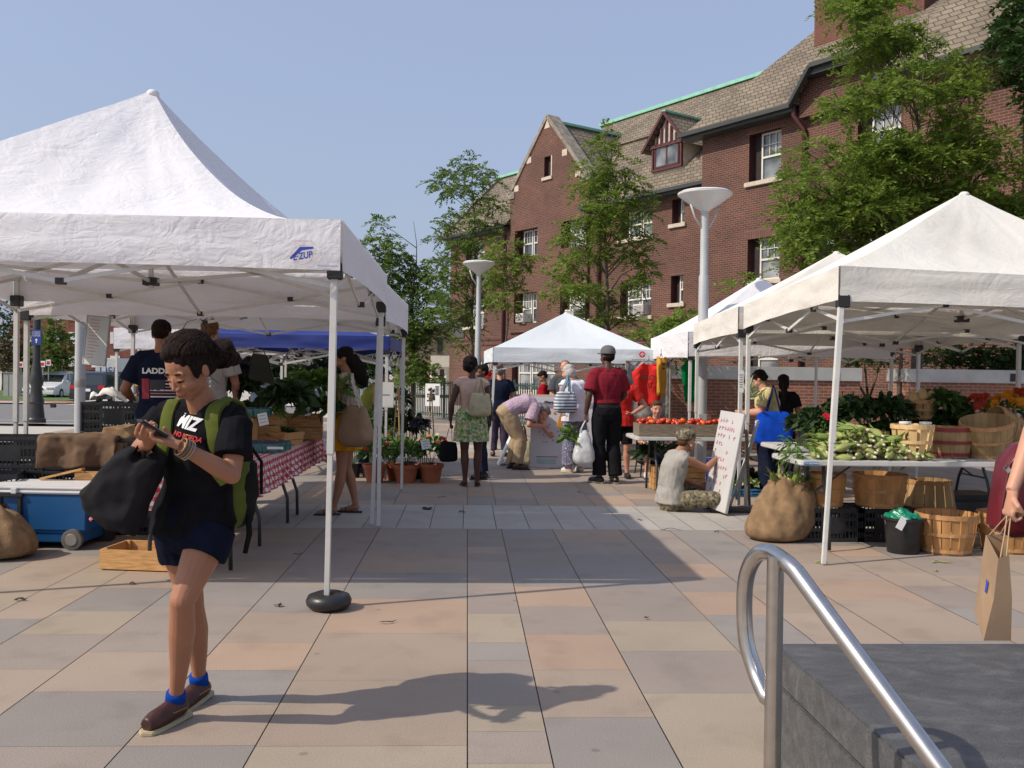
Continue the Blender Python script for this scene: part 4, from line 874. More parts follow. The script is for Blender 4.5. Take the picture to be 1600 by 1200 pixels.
# ================================================================ market goods
m_tabletop=M('table_plastic',(.52,.51,.48),.5,var=.12,vs=7)
m_legsteel=M('table_leg_steel',(.05,.052,.055),.35,metal=.3,var=.15)
m_ging=ginghammat('gingham_cloth')
def folding_table(label,x,y,L,W,h=.75,rz=0,top=None,group=None,th=.045,inset=.28):
    """x,y centre; L along local x"""
    t=thing('folding_table',label,'table',(x,y,0),rz,group)
    r=.06; poly=[]
    for cx_,cy_,a0 in ((L/2-r,W/2-r,0),(-L/2+r,W/2-r,90),(-L/2+r,-W/2+r,180),(L/2-r,-W/2+r,270)):
        for k in range(5): a=R_(a0+k*22.5); poly.append((cx_+r*math.cos(a),cy_+r*math.sin(a)))
    m=MB(); m.prism(poly,(0,0,h-th),(1,0,0),(0,1,0),(0,0,th)); m.build('tabletop',top or m_tabletop,t,bevel=.008)
    for s in (-1,1):
        for q in (-1,1):
            xx=s*(L/2-inset); m=MB(); m.tube([(xx,q*(W/2-.2),h-th-.01),(xx,q*(W/2-.19),h-.2),(xx+s*.0,q*(W/2-.10),h-.34),(xx,q*(W/2-.045),h-.50),(xx,q*(W/2-.04),.012)],.0155,8); m.build('leg',m_legsteel,t,smooth=True)
        m=MB(); m.cyl((xx,-W/2+.13,h-.3),(xx,W/2-.13,h-.3),.010); m.cyl((xx,0,h-.3),(xx-s*.34,0,h-.06),.009); m.build('brace',m_legsteel,t)
    return t
def cloth(label,x0,x1,y0,y1,z,drop,seed=0,corner=1,mat=None):
    me=bpy.data.meshes.new('tablecloth'); n=60; k=70; vs=[]; uv=[]
    ex=drop
    for i in range(n+1):
        for j in range(k+1):
            a=x0-ex+(x1-x0+2*ex)*i/n; b=y0-ex+(y1-y0+2*ex)*j/k
            dx=max(x0-a,a-x1,0); dy=max(y0-b,b-y1,0); cx_=min(max(a,x0),x1); cy_=min(max(b,y0),y1)
            d=math.hypot(dx,dy); dd=max(dx,dy)
            w=.022*math.sin((a+b)*26+seed)*min(1,d*6)+.012*math.sin((a-b)*47)*min(1,d*5)
            if d>0:
                f=.035+.10*dd+w; ux,uy=(dx/d)*(1 if a>x1 else -1),(dy/d)*(1 if b>y1 else -1)
                vs.append((cx_+ux*(min(dx,dy)*.55+f),cy_+uy*(min(dx,dy)*.55+f),z+.004-dd*.97-(min(dx,dy)*.25)))
            else: vs.append((a,b,z+.004))
            uv.append((a,b))
    fs=[(i*(k+1)+j,(i+1)*(k+1)+j,(i+1)*(k+1)+j+1,i*(k+1)+j+1) for i in range(n) for j in range(k)]
    me.from_pydata(vs,[],fs); u=me.uv_layers.new(name='u'); me.loops.foreach_get
    li=np.empty(len(me.loops),'i'); me.loops.foreach_get('vertex_index',li); u.data.foreach_set('uv',np.array(uv,'f')[li].ravel())
    me.materials.append(mat or m_ging); me.polygons.foreach_set('use_smooth',[True]*len(me.polygons))
    o=bpy.data.objects.new('tablecloth',me); COL.objects.link(o); return tag(o,label,'tablecloth')
folding_table('folding table with curved dark legs straight behind the woman with the phone',-1.98,7.28,1.5,.66,.75,R_(90))
folding_table('folding table under the gingham cloth, further along beside the shopper',-1.98,9.2,1.9,.66,.75,R_(90),inset=.7)
cloth('red and white checked cloth over the long produce table behind the backpack',-2.36,-1.62,6.5,10.25,.755,.27,1)
# baskets, crates
def basket(label,x,y,z,r1,r0,h,mat=None,rot=None,n=18,handles=True,hoopmat=None,cat='basket',gap=.12,group=None,name='bushel_basket',filled=False):
    t=thing(name,label,cat,(x,y,z),0,group); Rm=rot or Matrix.Identity(3); mat=mat or m_basket
    m=MB()
    for k in range(n):
        a0=2*math.pi*k/n+gap/2*2*math.pi/n; a1=2*math.pi*(k+1)/n-gap/2*2*math.pi/n; j=random.uniform(-.002,.004)
        def pt(a,r,zz): return Rm@V((r*math.cos(a),r*math.sin(a),zz))
        for (za,zb,ra,rb) in ((0,h*.5,r0,(r0+r1)/2+.008),(h*.5,h,(r0+r1)/2+.008,r1)):
            v=[pt(a,r+j,zz) for (r,zz) in ((ra,za),(rb,zb)) for a in (a0,a1)]+[pt(a,r+j-.005,zz) for (r,zz) in ((ra,za),(rb,zb)) for a in (a0,a1)]
            m.add(v,[(0,1,3,2),(5,4,6,7),(0,2,6,4),(1,5,7,3),(2,3,7,6),(0,4,5,1)])
    m.build('slats',mat,t)
    m=MB(); m.loft([[Rm@V((r*math.cos(2*math.pi*j/20),r*math.sin(2*math.pi*j/20),zz)) for j in range(20)] for r,zz in ((r0-.004,.004),(r0-.004,.015))]); m.build('bottom',mat,t)
    for zz,dr,w in ((.03,.006,.03),(h*.5,.014,.028),(h-.022,.008,.035)):
        r=r0+(r1-r0)*zz/h+dr; m=MB(); N=28
        m.loft([[Rm@V((q*math.cos(2*math.pi*j/N),q*math.sin(2*math.pi*j/N),zv)) for q,zv in ((r,zz-w/2),(r,zz+w/2),(r-.006,zz+w/2),(r-.006,zz-w/2))] for j in range(N)]+[[Rm@V((q,0,zv)) for q,zv in ((r,zz-w/2),(r,zz+w/2),(r-.006,zz+w/2),(r-.006,zz-w/2))]],caps=False)
        m.build('hoop',hoopmat or m_hoop,t)
    if handles:
        for s in (-1,1):
            m=MB(); m.tube([Rm@V((s*r1*1.03*math.cos(a),r1*1.03*math.sin(a),h*(1-.35*math.cos(a*2.2) if False else .98)-.10*abs(math.cos(a*3)))) for a in (-.45,-.3,-.15,0,.15,.3,.45)],.003,5); m.build('handle',m_foot,t)
    return t
def plastic_crate(label,x,y,z,L=.6,W=.4,h=.28,rz=0,group=None,mat=None,name='plastic_crate'):
    t=thing(name,label,'crate',(x,y,z),rz,group); m=MB()
    for s in (-1,1):
        for zz in (.02,h*.36,h*.68,h-.02): m.box((0,s*W/2,zz),(L,.014,.03 if zz<h-.03 else .04)); m.box((s*L/2,0,zz),(.014,W,.03 if zz<h-.03 else .04))
        n=int(L/.035)
        for k in range(n+1): m.box((-L/2+L*k/n,s*W/2,h/2),(.010 if k%5 else .03,.010,h))
        n2=int(W/.035)
        for k in range(n2+1): m.box((s*L/2,-W/2+W*k/n2,h/2),(.010,.010 if k%5 else .03,h))
    for s in (-1,1): m.box((0,s*(W/2+.004),h*.5),(L*.34,.008,h*.5)) 
    m.box((0,0,.008),(L-.02,W-.02,.014)); m.build('body',mat or m_blackpl,t)
    m=MB(); 
    for s in (-1,1): m.box((0,s*(W/2+.008),h-.015),(L+.02,.012,.022)); m.box((s*(L/2+.008),0,h-.015),(.012,W+.028,.022))
    m.build('rim',mat or m_blackpl,t,bevel=.003)
    return t
def wood_crate(label,x,y,z,L,W,h,rz=0,tilt=None,mat=None,boards=2,group=None,name='wooden_crate',open_top=True):
    t=thing(name,label,'crate',(x,y,z),rz,group); mat=mat or m_woodbox; Rm=tilt or Matrix.Identity(3); bh=h/boards
    for s in (-1,1):
        m=MB()
        for k in range(boards): m.box(Rm@V((0,s*(W/2-.008),bh*(k+.5))),(L,.016,bh-.008),Rm)
        m.build('side_panel',mat,t,bevel=.002)
        m=MB()
        for k in range(boards): m.box(Rm@V((s*(L/2-.008),0,bh*(k+.5))),(.016,W-.034,bh-.006),Rm)
        m.build('end_panel',mat,t,bevel=.002)
    m=MB(); m.box(Rm@V((0,0,.008)),(L-.036,W-.036,.012),Rm); m.build('bottom',mat,t)
    for a in (-1,1):
        for b in (-1,1): m=MB(); m.box(Rm@V((a*(L/2-.03),b*(W/2-.03),h/2)),(.026,.026,h-.004),Rm); m.build('corner_post',mat,t)
    return t
def sack(label,x,y,rx,ry,h,mat,seed=0,cat='sack',open_=True,lean=(0,0),name='burlap_sack',par=None):
    m=MB(); k=10; rings=[]; N=26
    prof=[(.55,0),(.95,.03),(1.05,.2),(1.02,.45),(.9,.68),(.72,.84),(.62,.93),(.66,1.0)] if open_ else [(.6,0),(1,.06),(1.06,.3),(.9,.6),(.6,.85),(.25,.98),(.05,1.0)]
    for r,z in prof: rings.append([V((r*rx*math.cos(a)+lean[0]*z,r*ry*math.sin(a)+lean[1]*z,z*h+(.03*math.sin(3*a+seed) if z>.9 else 0))) for a in (2*math.pi*j/N for j in range(N))])
    if open_:
        for r,z in ((.60,.985),(.54,.88),(.4,.80)): rings.append([V((r*rx*math.cos(a)+lean[0]*z,r*ry*math.sin(a)+lean[1]*z,z*h+(.03*math.sin(3*a+seed) if z>.9 else 0))) for a in (2*math.pi*j/N for j in range(N))])
    m.loft(rings); o=m.build(name,mat,smooth=True); md=o.modifiers.new('s','SUBSURF'); md.levels=2; md.render_levels=2; baked(o)
    for v in o.data.vertices:
        p=v.co; an_=math.atan2(p.y,p.x); q=noise.noise(V((p.x*4,p.y*4,p.z*5+seed)))*.022+noise.noise(V((p.x*14,p.y*14,p.z*9+seed)))*.012+.012*math.sin(an_*7+seed+p.z*6)*min(1,p.z/h)
        n_=v.normal; v.co=p+n_*q*(1 if p.z>.03 else .1); v.co.z=max(0.002,v.co.z)
    o.location=(x,y,0); return tag(o,label,cat)
# produce leaves
m_kale=leafmat('dark_kale',(.012,.03,.010),(.04,.075,.02),.15); m_greens=leafmat('salad_greens',(.04,.10,.012),(.14,.24,.04),.25)
m_purple=leafmat('purple_kale',(.02,.022,.03),(.06,.06,.075),.15); m_herb=leafmat('herb_green',(.03,.07,.015),(.10,.17,.04),.3); m_potleaf=leafmat('pot_plant_leaf',(.035,.09,.02),(.15,.26,.06),.3)
def broadleaves(c,r,n,l=(.10,.2),w=.5,curl=.4,up=.5,shape=None):
    """curved leaves, 3 quads each, centred in an ellipsoid, pointing outward"""
    c=np.array(c);r=np.array(r); q=rng.normal(0,1,(n,3)); q[:,2]=np.abs(q[:,2])*.9-.15; q/=np.linalg.norm(q,axis=1,keepdims=True); p=c+q*r*rng.uniform(.35,.95,(n,1))
    d=q+rng.normal(0,.45,(n,3)); d[:,2]+=up*.5; d/=np.linalg.norm(d,axis=1,keepdims=True)
    s=np.cross(d,rng.normal(0,1,(n,3))); s/=np.linalg.norm(s,axis=1,keepdims=True); nn=np.cross(s,d); L=rng.uniform(l[0],l[1],(n,1)); W=L*w*rng.uniform(.7,1.1,(n,1)); out=[]
    pts=[];ws=[.25,1.,.9,.15]
    for k,t in enumerate((0,.35,.7,1.)): pts.append(p+d*L*t-np.array([0,0,1.])*L*curl*t*t+nn*L*.1*math.sin(t*3))
    for k in range(3):
        a,b=pts[k],pts[k+1]; out.append(np.stack([a-s*W*ws[k]/2,a+s*W*ws[k]/2,b+s*W*ws[k+1]/2,b-s*W*ws[k+1]/2],axis=1))
    return np.concatenate(out).reshape(-1,3)
def heap(name,label,cat,cs,mat,n=300,l=(.08,.18),w=.5,curl=.4,up=.5,group=None,kind='stuff'):
    co=np.concatenate([broadleaves(c,r,max(10,int(n*r[0]*r[1]*30)) if n<0 else n,l,w,curl,up) for c,r in cs]); o=quads_obj(name,co,mat)
    return tag(o,label,cat,group,kind)
def px(u,v,Y): q=P(u,v,Y); return (q.x,q.y,q.z)
def onpx(u,Y,z): return (P(u,590,Y).x,Y,z)
# --- right hand stall
TY=8.03
folding_table('long scuffed white folding table carrying the sweet corn under the front cream tent',4.06,TY,2.55,.76,.77)
st_=P(1262,727,TY-.385); m=MB(); m.box((st_.x+.03,TY-.385,.745),(.13,.004,.026)); tl=m.build('table_sticker',M('sticker_blue',(.03,.22,.5),.5),None); tag(tl,'small blue sticker with white print on the table edge under the corn','sticker')
text('CITY GROWERS',.02,m_whiteprint,tl,'lettering',(st_.x+.03,TY-.388,.745),(1,0,0),(0,0,1),.002)
folding_table('rear display table behind the corn, holding baskets of squash and greens',4.3,9.35,2.4,.75,.78)
# corn
m_husk=M('corn_husk',(.15,.22,.04),.6,var=.35,vs=14,stretch=(5,5,1),bump=.3,bs=40); m_husk2=M('pale_corn_husk',(.26,.29,.09),.6,var=.3,vs=14,stretch=(5,5,1),bump=.3,bs=40); m_silk=M('corn_silk',(.30,.17,.06),.8); m_cut=M('corn_stalk_end',(.55,.52,.36),.7)
def corn_proto(k):
    t=thing('corn_ear','ear of sweet corn in its green husk lying in the corn pile','corn',(0,0,-5),group='ears of sweet corn piled on the table')
    m=MB(); L=.165+.012*k; prof=[(.011,0),(.015,.010),(.025,.025),(.032,.05),(.034,.075),(.029,.11),(.016,.145),(.004,L+.004)]
    rings=[[V((r*math.cos(a)*(1+.10*math.cos(5*a+k)),r*math.sin(a)*(1+.10*math.cos(5*a+k)),z)) for a in (2*math.pi*j/12 for j in range(12))] for r,z in prof]
    m.loft(rings); m.build('husk',m_husk if k%2 else m_husk2,t,smooth=True)
    m=MB(); m.cyl((0,0,-.025),(0,0,.004),.010,.012,8); m.build('stalk',m_cut,t,smooth=True)
    s=MB()
    for q in range(3):
        a=q*2.1+k; s.add([(.02*math.cos(a),.02*math.sin(a),.10),(.03*math.cos(a+.4),.03*math.sin(a+.4),.15),(.05*math.cos(a),.05*math.sin(a),.21+.02*q),(.026*math.cos(a-.5),.026*math.sin(a-.5),.15)],[(0,1,2,3)])
    s.build('loose_leaf',m_husk,t)
    s=MB()
    for q in range(6): a=q*1.05; s.tube([(0,0,L-.02),(.006*math.cos(a),.006*math.sin(a),L+.02),(.016*math.cos(a),.016*math.sin(a),L+.04)],.0015,3)
    s.build('silk',m_silk,t); return t
protos=[corn_proto(k) for k in range(4)]
def place_corn(i,x,y,z,up,az,grp,lab):
    src=protos[i%4]
    o=src if i<4 else dup(src)
    o.location=(x,y,z); o.rotation_euler=(R_(90-up),random.uniform(0,6),az); o['group']=grp; o['label']=lab; return o
ci=0; rc=random.Random(3)
for layer in range(6):
    nx=[24,22,18,14,10,5][layer]; wid=[.98,.88,.72,.56,.38,.2][layer]
    for k in range(nx):
        cx_=2.84+.12+wid*0+ (.98-wid)*.42 + wid*(k+.5)/nx; yy=rc.choice((TY-.33,TY-.25,TY-.1)) if k%3 else TY-.34
        front=(k%2==0)
        place_corn(ci,cx_+rc.uniform(-.03,.03),(TY-.33+.03*layer+rc.uniform(-.03,.05)) if front else TY-.12+rc.uniform(-.05,.05),.80+layer*.042+rc.uniform(-.012,.02),rc.uniform(-14,38),(math.pi+rc.uniform(-1.1,1.1)) if front else rc.uniform(-1.3,1.3)+rc.choice((0,math.pi)),'ears of sweet corn piled on the table','ear of sweet corn in its green husk lying in the corn pile'); ci+=1
heap('corn_leaves','loose ragged corn leaves and stalks hanging off the left end of the corn table','corn leaves',[((2.87,TY-.1,.86),(.16,.28,.10)),((2.80,TY-.15,.76),(.07,.2,.08)),((3.2,TY+.1,.95),(.3,.15,.1))],m_greens,70,(.06,.12),.2,.6,.3)
# sack of corn
sk=sack('tall burlap sack of corn standing at the left end of the corn table',2.80,8.26,.29,.24,.55,m_burlap,2,lean=(.13,.02))
for k in range(9):
    a=k*2.4; place_corn(ci,2.92+.10*math.cos(a),8.27+.09*math.sin(a),.47+.01*k,rc.uniform(30,75),a+1.5,'corn ears in the burlap sack','ear of sweet corn sticking out of the burlap sack'); ci+=1
heap('sack_corn_leaves','corn leaves sticking out of the burlap sack mouth','corn leaves',[((2.95,8.27,.53),(.14,.13,.06))],m_greens,18,(.06,.11),.22,.4,.8)
Rx=lambda a:Matrix.Rotation(R_(a),3,'X'); Ry=lambda a:Matrix.Rotation(R_(a),3,'Y')
b=onpx(1427,7.86,.775); basket('pale new half bushel basket with open slots beside the corn pile',b[0],7.86,.775,.175,.12,.30,m_basketpale,n=11,gap=.3,handles=False,hoopmat=m_basketpale)
b=onpx(1484,8.12,.775); basket('brown basket with dark red rims right of the pale slotted basket',b[0],8.12,.775,.19,.165,.27,m_basketold,n=16,handles=False,hoopmat=m_redhoop,gap=.05)
b=onpx(1540,8.12,.80); basket('large old basket tipped on its side near the red rimmed one',b[0]+.02,8.10,.80,.22,.17,.32,m_basketold,rot=Ry(-10)@Rx(12),n=20,handles=False,gap=.04)
b=onpx(1582,8.28,.92); basket('old basket lying rim forward behind the tipped large one, at frame edge',b[0]+.1,8.32,.93,.21,.16,.30,m_basketold,rot=Ry(-70),n=18,handles=False,gap=.04)
heap('chard_bunch','dark leafy chard lying beside the tipped basket','greens',[((5.0,7.95,.80),(.14,.10,.04))],m_kale,50,(.1,.2),.4,.4,.2)
# rear table goods
b=onpx(1437,9.2,1.0); basket('small dark basket of tan squash raised among the rear greens',b[0],9.2,1.06,.16,.125,.20,m_basketold,n=14,handles=False)
m_squash=M('squash_skin',(.45,.28,.12),.5,var=.15)
for k,(dx,dz) in enumerate(((-.09,.0),(0,.03),(.09,.01))):
    t=thing('squash',['leftmost tan squash in the raised dark basket','middle tan squash in the raised dark basket','right hand tan squash in the raised dark basket'][k],'squash',(b[0]+dx,9.14,1.26+dz),group='tan squashes in the basket')
    m=MB(); m.lathe([(.01,-.06),(.055,-.045),(.065,0),(.045,.04),(.03,.07),(.012,.08)],(0,0,0),14); m.build('fruit',m_squash,t,smooth=True); m=MB(); m.cyl((0,0,.078),(.01,0,.10),.008,.006,6); m.build('stem',m_greywood,t)
rb=P(1395,640,9.2).x
for k,(u,v,ru,rv,mt,nm,lab) in enumerate(((1275,650,40,26,m_kale,'dark_greens','dark greens in pots at the far left end of the rear table'),(1330,632,40,30,m_kale,'kale_heap','dark kale heaped high behind the front left tent leg'),(1385,632,38,30,m_kale,'kale_heap','dark broad kale leaves rising left of the squash basket'),(1400,665,30,20,m_herb,'beet_greens','beet tops with pink stems above the corn pile'),(1470,618,32,22,m_herb,'squash_leaves','drooping long stems and leaves right of the squash basket'),(1465,655,36,24,m_kale,'herb_heap','fine dark herbs above the red rimmed basket'),(1500,650,28,22,m_herb,'herb_heap','brownish flowering herbs left of the orange flowers'),(1360,670,40,16,m_kale,'kale_heap','low dark kale just behind the corn pile'))):
    c=px(u,v+13,9.2); s=9.2/FOC; heap(nm,lab,'greens',[(c,(ru*s,.22,rv*s*.8))],mt,520,(.06,.15),.5,.35,.6)
basket('brown basket of beets behind the corn pile',px(1362,670,9.0)[0],9.0,.79,.16,.13,.16,m_basket,n=14,handles=False)
# red pepper bag & flowers
m_orange=leafmat('orange_petals',(.62,.20,.01),(.85,.40,.02),.3); m_redpet=leafmat('red_petals',(.35,.02,.015),(.60,.08,.03),.3)
m_zinc=M('zinc_bucket',(.20,.26,.30),.4,metal=.4,var=.2)
def bucket(label,x,y,z,r,h,mat,name='bucket'):
    t=thing(name,label,'bucket',(x,y,z)); m=MB(); m.lathe([(r*.78,0),(r*.8,.004),(r,h),(r+.012,h),(r+.012,h-.02),(r-.004,h-.024),(r*.76,.02),(.01,.018)],(0,0,0),24,caps=False); m.build('body',mat,t,smooth=40)
    m=MB(); m.tube([(r*1.02*math.cos(a),r*1.02*math.sin(a)*.2-.01,h-.03-r*.5*math.sin(a)) for a in [math.pi*i/8 for i in range(9)]],.004,5); m.build('handle',m_foot,t); return t
def flowers(label,cat,c,r,n,mat,rad=.03,stem=None,name='flower_bunch',group=None,petals=9):
    t=thing(name,label,cat,(c[0],c[1],c[2]),group=group); n_=n
    q=rng.normal(0,1,(n_,3)); q[:,2]=np.abs(q[:,2]); q/=np.linalg.norm(q,axis=1,keepdims=True); p=q*np.array(r)*rng.uniform(.6,1,(n_,1)); out=[]
    nrm=q+np.array([-.1,-.5,.3]); nrm/=np.linalg.norm(nrm,axis=1,keepdims=True); a=np.cross(nrm,np.array([0.1,0,1.])); a/=np.linalg.norm(a,axis=1,keepdims=True); b_=np.cross(nrm,a); sz=rad*rng.uniform(.7,1.25,(n_,1))
    for ring,(k0,lift) in enumerate(((1,.0),(.62,.35))):
        for k in range(petals):
            th=2*math.pi*k/petals+ring*.35; e=a*math.cos(th)+b_*math.sin(th); f=-a*math.sin(th)+b_*math.cos(th); cc=p+nrm*sz*lift*.5
            out.append(np.stack([cc,cc+e*sz*k0*.55+f*sz*.25*k0+nrm*sz*lift*.4,cc+e*sz*k0+nrm*sz*lift*.25,cc+e*sz*k0*.55-f*sz*.25*k0+nrm*sz*lift*.4],axis=1))
    quads_obj('petals',np.concatenate(out).reshape(-1,3),mat,t)
    co=broadleaves((0,0,-r[2]*.25),(r[0],r[1],r[2]*.8),int(n*2.2),(.06,.12),.3,.3,.4); quads_obj('leaves',co,stem or m_herb,t); return t
fx=px(1545,632,9.0); flowers('big bunch of orange flowers in a grey bucket near the right frame edge','flowers',(px(1575,636,9.0)),(.22,.16,.16),46,m_orange,.05)
flowers('deep red and orange flowers left of the big orange bunch','flowers',px(1530,636,9.05),(.13,.12,.15),30,m_redpet,.045)
flowers('red flowers above and behind the orange bunch at the frame edge','flowers',px(1600,622,9.2),(.16,.12,.10),20,m_redpet,.045)
bucket('grey zinc bucket holding the orange flowers on the rear table',px(1585,660,9.0)[0],9.0,.79,.17,.27,m_zinc)
bucket('dark flower bucket under the red and orange bunch',px(1528,660,9.05)[0],9.05,.79,.11,.27,m_blackpl)
flowers('small bright red blooms by the front left cream tent leg','flowers',px(1292,655,9.0),(.05,.05,.05),6,leafmat('scarlet_petals',(.55,.01,.03),(.7,.04,.06),.2),.045)
for u,z0 in ((1262,.70),(1290,.70)): bucket(['dark bucket holding the leftmost dark greens','dark bucket below the small red blooms'][u>1270],px(u,660,9.15)[0],9.15,.79,.11,.2,m_blackpl)
# small tubs on pale basket rim, under-table goods
for k,u in enumerate((1416,1448)):
    q=P(u,663,7.9); t=thing('plastic_tub',['larger white tub inside the pale slotted basket','small white tub lid at the right inside the pale basket'][k],'tub',(q.x,7.92,1.03)); m=MB(); m.lathe([(.035,0),(.045,.05),(.048,.05),(.048,.06),(.01,.062)],(0,0,0),14); m.build('tub',m_label,t,smooth=40); m=MB(); m.lathe([(.049,.045),(.05,.05),(.05,.063),(.005,.066)],(0,0,0),14); m.build('lid',m_paper,t,smooth=40)
for k,(u,Y) in enumerate(((1290,8.35),(1372,8.35))):
    q=onpx(u,Y,0); plastic_crate(['black plastic crate under the left end of the corn table','black plastic crate under the middle of the corn table'][k],q[0]+.02,Y,0,.56,.4,.30)
for k,(u,Y,z,r) in enumerate(((1293,8.3,.305,.17),(1377,8.3,.305,.235))):
    q=onpx(u,Y,z); basket(['dark shaded basket on the left black crate behind the sack','wide shaded basket on the middle black crate under the table'][k],q[0],Y,z,r,r*.85,.30,m_basket,n=18,gap=.03)
q=onpx(1455,8.6,0)
basket('upside down tapered basket under the rear of the corn table',q[0],8.6,.02,.19,.25,.50,m_basketold,n=14,handles=False,gap=.15)
bucket('black bucket with a green bag pushed inside, below the corn table',onpx(1421,7.62,0)[0],7.68,0,.16,.30,m_blackpl)
gb=MB(); gb.ell((onpx(1421,7.62,0)[0],7.68,.29),(.13,.13,.07),n=16,k=8); go=remeshed(gb,'green_bag',M('green_film',(.01,.20,.12),.3,var=.4,vs=18,bump=.6,bs=20),None,.012,1,.05,14,3); tag(go,'crumpled green plastic bag filling the black bucket','bag')
m=MB(); m.box((onpx(1408,7.62,0)[0]-.02,7.52,.27),(.06,.003,.11),Matrix.Rotation(.5,3,'Y')); tag(m.build('paper_scrap',m_paper),'scrap of white paper poking out of the black bucket','paper')
b=onpx(1490,7.62,0); basket('sunlit empty bushel basket on the paving right of the black bucket',b[0],7.70,.003,.245,.195,.335,m_basket,n=20)
b=onpx(1572,7.75,0); basket('bushel basket cut by the right frame edge, beside the sunlit empty one',b[0]+.06,7.78,.003,.25,.2,.33,m_basket,n=20)
t=thing('storage_tub','black lidded tub on the paving behind the bushel baskets','tub',(onpx(1540,9.0,0)[0],9.4,0)); m=MB(); m.lathe([(.2,0),(.24,.22)],(0,0,0),4); m=MB(); m.bb(-.28,.28,-.2,.2,0,.26); m.build('tub',m_blackpl,t,bevel=.03); m=MB(); m.bb(-.31,.31,-.23,.23,.26,.30); m.build('lid',m_blackpl,t,bevel=.015)
# blue crate of cauliflower
bc=onpx(1165,11.35,0); m_bluecr=M('blue_plastic',(.03,.16,.33),.5,var=.1)
plastic_crate('small blue plastic tray of cauliflower near the easel foot',bc[0],11.35,0,.36,.28,.10,0,mat=m_bluecr)
for k,(dx,dz) in enumerate(((-.06,0),(.07,.02))):
    m=MB()
    for j in range(26): a=j*2.4; r=.065*math.sqrt(j/26); m.ell((r*math.cos(a),r*math.sin(a),.05-r*.5+.02),.018,n=6,k=4)
    t=thing('cauliflower',['left cauliflower head in the blue tray','right cauliflower head in the blue tray'][k],'cauliflower',(bc[0]+dx,11.3,.11+dz)); m.build('head',M('cauliflower_white',(.55,.56,.35),.8,var=.1),t,smooth=True); quads_obj('leaves',broadleaves((0,0,0),(.08,.08,.05),26,(.08,.14),.5,.2,.7),m_greens,t)
heap('cabbage_leaves','dark cabbage leaves spilling behind the blue tray','greens',[((bc[0]+.15,11.6,.14),(.3,.18,.1))],m_kale,120,(.1,.18),.6,.3,.3)
# --- tomato table (centre right)
TT=11.6; folding_table('white folding table with the trays of tomatoes behind the seated artist',2.98,TT,1.85,.76,.72)
m_tom=M('tomato_skin',(.52,.035,.01),.25,var=.2,vs=4); m_tomo=M('orange_tomato_skin',(.62,.10,.01),.25,var=.2,vs=4)
cr=[(2.42,.62,'left'),(3.07,.66,'right')]
for x,L,sd in cr: wood_crate(f'{sd} grey wooden tray heaped with red tomatoes',x,TT-.1,.722,L,.42,.155,mat=m_greywood,boards=1)
tproto=[]
for k in range(3):
    t=thing('tomato','ripe red tomato heaped in the grey wooden trays','tomato',(0,0,-6),group='tomatoes in the grey trays')
    m=MB(); R0=.036+.003*k; m.loft([[V((r*R0*math.cos(a)*(1+.05*math.cos(5*a+k)),r*R0*math.sin(a)*(1+.05*math.cos(5*a)),z*R0)) for a in (2*math.pi*j/14 for j in range(14))] for r,z in ((.2,-.78),(.7,-.65),(1.0,-.1),(.98,.2),(.7,.62),(.3,.72),(.08,.62))]); m.build('fruit',m_tom if k<2 else m_tomo,t,smooth=True)
    m=MB()
    for q in range(5): a=q*1.256; m.add([(0,0,R0*.66),(.010*math.cos(a-.4),.010*math.sin(a-.4),R0*.74),(.02*math.cos(a),.02*math.sin(a),R0*.76),(.010*math.cos(a+.4),.010*math.sin(a+.4),R0*.74)],[(0,1,2,3)])
    m.build('calyx',m_herb,t); tproto.append(t)
ti=0
for x,L,sd in cr:
    for row in range(3):
        for k in range(9):
            if sd=='right' and k in(4,5) and row: continue
            o=tproto[ti%3] if ti<3 else dup(tproto[ti%3]); ti+=1
            o.location=(x-L/2+.06+k*(L-.12)/8+rc.uniform(-.01,.01),TT-.1-.13+row*.12,.885+rc.uniform(-.012,.02)+(.03 if (k*7+row)%4==0 else 0)); o.rotation_euler=(rc.uniform(-.5,.5),rc.uniform(-.5,.5),rc.uniform(0,6))
            o['label']=('ripe red tomato' if ti%3!=0 else 'orange red tomato')+' heaped in the grey wooden trays'
for k,(u,Y) in enumerate(((1075,12.0),(1045,12.0))):
    q=onpx(u,Y,0); wood_crate(['slatted orange wood crate of tomatoes under the tomato table, right','slatted orange wood crate under the tomato table, left'][k],q[0],Y,0,.42,.32,.30,boards=4)
bx=onpx(1135,12.6,0); plastic_crate('blue plastic box behind the easel',bx[0],12.6,0,.4,.35,.34,mat=M('navy_plastic',(.03,.04,.25),.5))
heap('chair_greens','bunch of dark greens in shade under the tomato table','greens',[((2.5,12.0,.45),(.3,.18,.16))],m_kale,160,(.08,.16),.5,.3,.4)
# --- left table goods
def lpx(u,Y): return P(u,600,Y).x
wood_crate('plain wooden crate with a price tag, leftmost behind the backpack strap',-2.13,8.62,.76,.40,.30,.27,rz=R_(4),boards=1)
wood_crate('open slatted wooden crate topped by dark greens behind the gingham cloth',-1.98,9.0,.76,.44,.30,.28,boards=3)
wood_crate('tilted wooden box with a knot on its side at the table edge',-1.80,8.98,.775,.34,.32,.15,rz=R_(-24),boards=2,tilt=Matrix.Rotation(R_(14),3,'Y'))
wood_crate('wooden crate at the far end of the gingham table beside the shopper',-1.75,9.75,.76,.5,.36,.26,rz=R_(5),boards=2)
wood_crate('upright wooden crate under the purple kale',-2.05,9.6,.76,.5,.34,.25,boards=2)
m_teal=M('teal_pulp',(.09,.22,.20),.9,var=.2,vs=20,bump=.4,bs=90); m_berry=M('blueberries',(.03,.035,.09),.5,var=.3,vs=40)
